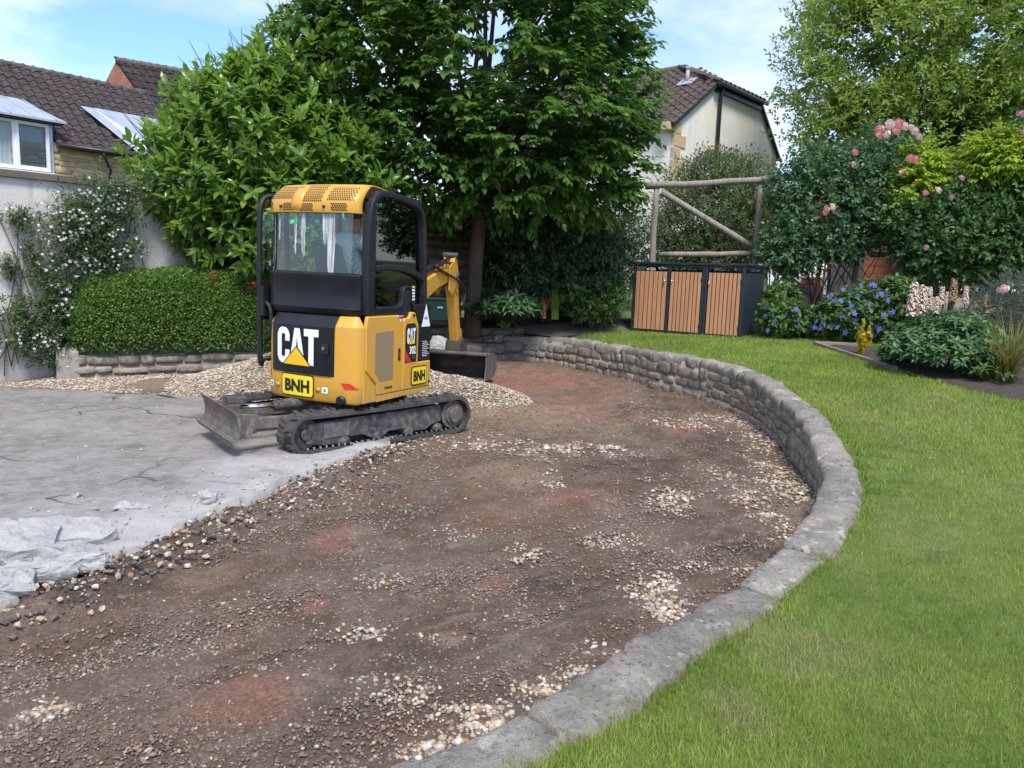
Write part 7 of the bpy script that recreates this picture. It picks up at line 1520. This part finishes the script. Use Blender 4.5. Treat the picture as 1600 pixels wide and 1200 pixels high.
put_blooms(rz1, [(1375, 203, 9, 13.8, 'pink'), (1390, 196, 10, 13.8, 'pale'), (1404, 194, 10, 13.8, 'pink'), (1385, 210, 9, 13.8, 'pale'), (1400, 206, 9, 13.8, 'pink'), (1413, 199, 9, 13.8, 'pale'), (1372, 212, 8, 13.8, 'pink'), (1428, 206, 9, 13.8, 'pale'), (1436, 213, 7, 13.8, 'pale'), (1424, 200, 7, 13.8, 'pale'), (1336, 238, 7, 13.8, 'pink'), (1333, 256, 5, 13.8, 'pink'), (1422, 248, 8, 13.8, 'pink'), (1430, 250, 8, 13.8, 'pink'), (1406, 270, 6, 13.7, 'pink'), (1292, 327, 7, 13.6, 'pink'), (1300, 324, 7, 13.6, 'pale'), (1289, 332, 6, 13.6, 'pink'), (1397, 374, 5, 13.7, 'pink'), (1412, 268, 5, 13.7, 'pink')])
m = MB(); r2 = np.random.RandomState(9)
for k in range(22): a = atd(1300+r2.randn()*35, 470+r2.rand()*10, 14.5); b_ = atd(1310+r2.randn()*70, 370+r2.randn()*20, 14.5); limb(m, a[:], b_[:], .013, .006, r2, 5)
m.build('canes', M_barkg, rz1, True)
rz2 = shrub('rambling_rose', 'green rambling rose with a few lilac pink blooms at the far right', 'rose', [E_(1480, 370, 13.6, 80, 55, .6), E_(1560, 370, 13.4, 80, 70, .6), E_(1430, 345, 13.8, 50, 40, .5), E_(1640, 340, 13.2, 70, 90, .7), E_(1520, 320, 13.7, 70, 40, .5), E_(1455, 400, 13.6, 45, 30, .4), E_(1590, 260, 13.7, 50, 60, .5)], 4200, .09, L_DIAM, M_rosr, 232, 6, .15, 1.25, .55, .7)
put_blooms(rz2, [(1447, 387, 6, 13.0, 'lil'), (1446, 302, 6, 13.1, 'pink'), (1465, 298, 7, 13.1, 'pale'), (1487, 308, 6, 13.1, 'lil'), (1502, 279, 6, 13.2, 'lil'), (1598, 178, 7, 13.2, 'lil'), (1600, 208, 7, 13.2, 'lil'), (1592, 178, 5, 13.2, 'lil')])
def wist(name, label, ells, n, seed):
    o = empty(name, (0, 0, 0), 0, label, 'climber'); r2 = np.random.RandomState(seed); P, N = shell_pts(ells, n, .6, 1.03, r2, seed, .3); pos, D, NH = fans(P, N, 3, 11, .30, r2, .8, .75, .8, 52); hi2 = pos[:, 2]
    emit('foliage', L_SLIM, pos, D, NH, .085+.04*r2.rand(len(pos)), M_wist, o, r2, 0, 1.5); m = MB(); e0 = ells[0]
    for e2_ in ells: limb(m, (e0[0], e0[1]+.1, e0[2]-e0[5]*1.6), e2_[:3], .02, .008, r2, 5)
    m.build('stems', M_barkb, o, True); return o
wist('golden_wisteria', 'yellow green feathery climber on the pergola rail between the roses', [E_(1438, 284, 14.0, 30, 18, .3), E_(1422, 305, 13.9, 20, 12, .25), E_(1455, 262, 14.1, 18, 14, .25), E_(1436, 243, 14.2, 12, 9, .2)], 210, 241)
wist('bright_wisteria', 'bright green feathery climber massed at the top right corner post', [E_(1568, 255, 13.6, 42, 34, .5), E_(1552, 232, 13.7, 26, 18, .4), E_(1620, 238, 13.6, 36, 34, .5), E_(1535, 270, 13.6, 16, 22, .3)], 460, 242)
# ---- blue geraniums
def gpatch(name, label, ells, n, flowers, seed):
    o = shrub(name, label, 'geranium', ells, n, .075, L_DIAM, M_ger, seed, 6, .07, 1.5, .62, .68, None, .25, (55, 88, .05)); r2 = np.random.RandomState(seed+1); me = npme('flower', FLW[0], FLW[1], M_blue, smooth=True)
    for (u, v, d) in flowers:
        f_ = link('flower', me, o); c_ = atd(u, v, d); f_.location = c_; f_.scale = (.046+.014*r2.rand(),)*3; f_.rotation_euler = (rad(-10+r2.randn()*22), rad(r2.randn()*22), r2.rand()*6)
    return o
rf2 = random.Random(4)
gpatch('blue_geranium', 'mound of green leaves dotted with violet blue flowers behind the lawn', [E_(1345, 490, 12.6, 55, 34, .5), E_(1395, 480, 12.5, 45, 42, .5), E_(1310, 500, 12.6, 30, 25, .4), E_(1370, 465, 12.9, 40, 22, .4)], 1500,
       [(u, v, 11.95) for u, v in [(1300, 508), (1308, 511), (1289, 507), (1316, 494), (1322, 487), (1336, 490), (1339, 478), (1330, 478), (1345, 446), (1361, 444), (1366, 446), (1329, 452), (1318, 452), (1378, 459), (1385, 457), (1372, 461), (1352, 491), (1358, 475), (1381, 492), (1371, 511), (1374, 514), (1395, 487), (1411, 510), (1362, 522), (1304, 468), (1297, 463), (1314, 470), (1335, 501), (1346, 515), (1281, 513), (1321, 520), (1388, 470), (1340, 462), (1327, 466)]], 251)
gpatch('sparse_blue_geranium', 'leafy patch with scattered blue flowers between bin store and kerb', [E_(1222, 500, 12.9, 35, 26, .4), E_(1252, 503, 13.1, 32, 19, .35), E_(1220, 468, 13.6, 24, 22, .35)], 850,
       [(u, v, 12.3) for u, v in [(1195, 494), (1211, 486), (1212, 498), (1210, 501), (1200, 516), (1244, 483), (1243, 491), (1247, 500), (1228, 491), (1270, 511), (1273, 512), (1276, 502), (1198, 478), (1232, 448)]], 253)
# ---- golden euonymus
yb = Vector(at(1345, 556, .62)); yo_ = empty('golden_dwarf_bush', (0, 0, 0), 0, 'small bright yellow upright bush at the timber edging', 'bush'); r2 = np.random.RandomState(61)
st_ = [(0, 0, .46), (-.06, .02, .30), (.09, 0, .36), (.05, .05, .28), (-.03, -.04, .26), (.12, .02, .26)]; PP = []
for (ax_, ay_, h_) in st_:
    for j in range(26): f_ = j/25; PP.append((yb.x+ax_*f_*1.1+r2.randn()*.012, yb.y+ay_*f_+r2.randn()*.012, yb.z+.03+h_*f_))
PP = np.array(PP); pos, D, NH = rosettes(PP, r2.randn(len(PP), 3)*.5+np.array([0, 0, 1]), 5, .02, r2, 35, 75); emit('foliage', L_DIAM, pos, D, NH, .036, M_gold, yo_, r2, 0, 1.5)
m = MB()
for (ax_, ay_, h_) in st_: m.tube([(yb.x, yb.y, yb.z-.03), (yb.x+ax_*1.1, yb.y+ay_, yb.z+h_)], .005, 5)
m.build('stems', M_barkb, yo_, True)
# ---- lupins
lc = at(1478, 590, .57)
lu = palm_plant('lupin_clump', 'big lupin clump with cream and faded pink flower spikes', (lc.x+.16, lc.y+.36, lc.z), 560, .72, .74, .105, 8, M_lup, 261, T=L_SLIM, wide=1.6)
def spike_me(seed, mat, mat2):
    r2 = np.random.RandomState(seed); n = 190; f_ = r2.rand(n); a = r2.rand(n)*6.28; R = .11*(1-.72*f_)*(.9+.2*r2.rand(n)); f_ = np.round(f_*17)/17
    P = np.stack([np.cos(a)*R, np.sin(a)*R, f_], -1); D = np.stack([np.cos(a), np.sin(a), -.6+0*a], -1); NH = np.stack([np.cos(a), np.sin(a), .8+0*a], -1)+r2.randn(n, 3)*.25; V0, F0 = L_BROAD; D = nrm(D); Z_ = nrm(NH-(NH*D).sum(-1, keepdims=True)*D); X = np.cross(D, Z_); R_ = np.stack([X, D, Z_], -1)
    V = np.einsum('nij,kj->nki', R_, V0)*.13+P[:, None, :]; FF = F0[None]+(np.arange(n)*len(V0))[:, None, None]; return npme('flower_spike', V.reshape(-1, 3), FF.reshape(-1, 3), mat)
M_spk = petal('blush_petal', (.70, .56, .50)); SM = [spike_me(1, M_crm, None), spike_me(2, M_spk, None), spike_me(3, M_fade, None)]
for k, (u, v0, v1, d, q) in enumerate([(1425, 490, 440, 9.5, 1), (1438, 492, 444, 9.5, 0), (1450, 478, 448, 9.9, 0), (1462, 488, 463, 9.3, 0), (1469, 474, 448, 10.0, 1), (1478, 472, 455, 10.0, 0), (1488, 470, 434, 10.0, 2), (1508, 472, 446, 10.2, 1), (1538, 478, 460, 10.2, 2), (1432, 492, 474, 9.45, 2)]):
    a = atd(u, v0, d); b_ = atd(u, v1, d); h_ = b_.z-a.z; o = link('flower_spike', SM[q], lu); o.location = a; o.scale = (min(h_*1.1, .42),)*2+(h_,); o.rotation_euler = (random.uniform(-.06, .06), random.uniform(-.05, .05), k)
    m = MB(); m.tube([(a.x, a.y, a.z-.3), (a.x, a.y, a.z+h_)], .006, 5); m.build('flower_stem', M_lup, lu)
bp = at(1510, 575, .56)
palm_plant('hydrangea_plant', 'fresh green broad leaved plant right of the lupins', (bp.x+.15, bp.y+.35, bp.z), 130, .50, .70, .12, 5, M_brt, 262, T=L_BROAD)
for k, (u, v, lab) in enumerate([(1412, 572, 'low leafy clump at the left foot of the lupins'), (1545, 596, 'low leafy clump between the lupins and the ornamental grass')]):
    q_ = at(u, v, .59); palm_plant('ground_cover', lab, (q_.x+.05, q_.y+.15, q_.z), 60, .28, .22, .09, 6, M_ger, 280+k, T=L_SLIM, wide=1.6)
# ---- ornamental grass, grey poppy
gp_ = at(1572, 606, .52); strap_plant('ornamental_grass', 'clump of arching green and straw coloured strap leaves at right edge of bed', (gp_.x+.05, gp_.y+.1, gp_.z), 330, .85, M_strap, 271, .95, .012, 'grass clump')
pc = at(1585, 575, .58); pop = empty('grey_poppy', (0, 0, 0), 0, 'feathery grey green poppy plant with a pink bloom at the right edge', 'poppy'); r2 = np.random.RandomState(81)
P, N = shell_pts([(pc.x, pc.y+.55, pc.z+.6, .42, .4, .5), (pc.x+.3, pc.y+.6, pc.z+.65, .45, .4, .55)], 900, .3, 1.05, r2, 83, .3); pos, D, NH = fans(P, N, 3, 7, .16, r2, 1.2, -.15, .8, 40); emit('foliage', L_SLIM, pos, D, NH, .055, M_gry, pop, r2, 0, .6)
m = MB()
for k in range(30): a = (pc.x+r2.randn()*.15, pc.y+.55+r2.randn()*.15, pc.z); m.tube([a, (a[0]+r2.randn()*.12, a[1]+r2.randn()*.1, pc.z+.75+r2.rand()*.35)], .004, 5)
m.build('stems', M_gry, pop, True); put_blooms(pop, [(1570, 452, 9, 8.6, 'pale'), (1563, 454, 7, 8.6, 'lil')])
# ================================================================== OPERATOR
M_skin = plain('skin', (.50, .27, .19), .5, var=.08); M_trs = plain('dark_trousers', (.03, .032, .045), .85); M_hair = plain('grey_brown_hair', (.07, .055, .045), .8, var=.3)
g = G('checked_shirt'); v = g.co('Object'); sx_ = g.n('ShaderNodeSeparateXYZ', {0: v}); cb = lambda a: g.f('GREATER_THAN', g.f('FRACT', g.f('MULTIPLY', a, 55.0)), .68)
chk = g.f('ADD', cb(g.f('ADD', sx_.outputs[1], sx_.outputs[0])), cb(sx_.outputs[2])); M_shirt = g.out(g.pbr(g.mix(g.f('MULTIPLY', chk, .42, True), (.68, .72, .70), (.16, .26, .24)), .85))
pe = empty('person', EXO+Vector((0, 0, 0)), rad(64.0), 'person in pale checked shirt seated in the excavator cab seen from behind', 'person')
def skin_mesh(name, J, E, root, levels=2):
    me = bpy.data.meshes.new(name); me.from_pydata([j[0] for j in J], E, []); ob = bpy.data.objects.new(name, me); COL.objects.link(ob)
    md = ob.modifiers.new('s', 'SKIN'); md.use_smooth_shade = True
    for k, j in enumerate(J):
        r_ = j[1]; me.skin_vertices[0].data[k].radius = (r_, r_) if not isinstance(r_, tuple) else r_; me.skin_vertices[0].data[k].use_root = (k == root)
    sb2 = ob.modifiers.new('u', 'SUBSURF'); sb2.levels = levels; sb2.render_levels = levels; bpy.context.view_layer.update()
    out = bpy.data.meshes.new_from_object(ob.evaluated_get(bpy.context.evaluated_depsgraph_get())); bpy.data.objects.remove(ob); return out
PY = -.10                               # sits a little right of the seat's middle line
J = [((-.12, PY, 1.44), .135), ((-.19, PY, 1.60), .135), ((-.22, PY, 1.76), .15), ((-.20, PY, 1.87), .115), ((-.175, PY, 1.935), .058), ((-.15, PY, 1.99), .062), ((-.135, PY, 2.06), .088), ((-.135, PY, 2.13), .088), ((-.14, PY, 2.19), .05),
     ((-.20, PY+.19, 1.84), .072), ((-.12, PY+.26, 1.66), .055), ((.02, PY+.29, 1.55), .046), ((.14, PY+.33, 1.575), .034), ((.19, PY+.335, 1.60), .03),
     ((-.20, PY-.19, 1.84), .072), ((-.14, PY-.27, 1.66), .055), ((0, PY-.27, 1.55), .046), ((.12, PY-.25, 1.575), .034), ((.17, PY-.245, 1.60), .03),
     ((.04, PY+.11, 1.44), .09), ((.27, PY+.13, 1.43), .07), ((.30, PY+.13, 1.28), .05), ((-.0, PY-.11, 1.44), .09), ((.27, PY-.09, 1.43), .07), ((.30, PY-.09, 1.28), .05)]
ED = [(0, 1), (1, 2), (2, 3), (3, 4), (4, 5), (5, 6), (6, 7), (7, 8), (3, 9), (9, 10), (10, 11), (11, 12), (12, 13), (3, 14), (14, 15), (15, 16), (16, 17), (17, 18), (0, 19), (19, 20), (20, 21), (0, 22), (22, 23), (23, 24)]
# fingers and thumb closing on each joystick knob
for (hx, hy) in ((.19, PY+.335), (.17, PY-.245)):
    hb0 = 13 if hy > PY else 18
    for q in range(4):
        b_ = len(J); yy = hy-.024+.016*q; J += [((hx+.035, yy, 1.615-.004*abs(q-1)), .0095), ((hx+.062, yy, 1.600), .009), ((hx+.060, yy, 1.578), .008)]; ED += [(hb0, b_), (b_, b_+1), (b_+1, b_+2)]
    b_ = len(J); sgn_ = -1 if hy > PY else 1; J += [((hx+.012, hy+sgn_*.034, 1.615), .0105), ((hx+.040, hy+sgn_*.040, 1.605), .009)]; ED += [(hb0, b_), (b_, b_+1)]
bm_ = skin_mesh('body', J, ED, 0); bm_.materials.append(M_shirt); bm_.materials.append(M_skin); bm_.materials.append(M_trs)
for p in bm_.polygons:
    c_ = p.center; p.use_smooth = True
    p.material_index = 1 if (c_.z > 1.93 or (c_.x > .06 and c_.z > 1.50)) else (2 if (c_.z < 1.46 or (c_.x > .0 and c_.z < 1.50)) else 0)
body = link('body', bm_, pe)
bm = bmesh.new(); bmesh.ops.create_uvsphere(bm, u_segments=18, v_segments=12, radius=1)
for v_ in bm.verts:
    c_ = v_.co; c_.x *= .104; c_.y *= .088; c_.z *= .112
    if c_.x > .045 and c_.z < .055: c_.x = .045
    if c_.z < -.05: c_.z = -.05
    c_ += Vector((-.142, PY, 2.118))
me = bpy.data.meshes.new('hair'); bm.to_mesh(me); bm.free(); me.polygons.foreach_set('use_smooth', [True]*len(me.polygons)); me.materials.append(M_hair); link('hair', me, pe)
m = MB(); m.prism([(-.05, 2.05), (-.018, 2.035), (-.045, 2.075)], PY-.012, PY+.012, lambda a, b_, h: Vector((a, h, b_))); m.build('nose', M_skin, pe, False, .004)
for s_ in (-1, 1):
    m = MB(); m.box((-.13, PY+s_*.09, 2.065), (.032, .014, .055)); m.build('ear', M_skin, pe, False, .006, 3)
    m = MB(); m.cyl((-.055, PY+s_*.032, 2.078), (-.048, PY+s_*.032, 2.078), .010, 10); m.build('eye', M_ink, pe)
m = MB(); m.box((-.052, PY, 2.015), (.010, .042, .009)); m.build('mouth', M_redp, pe, False, .003)
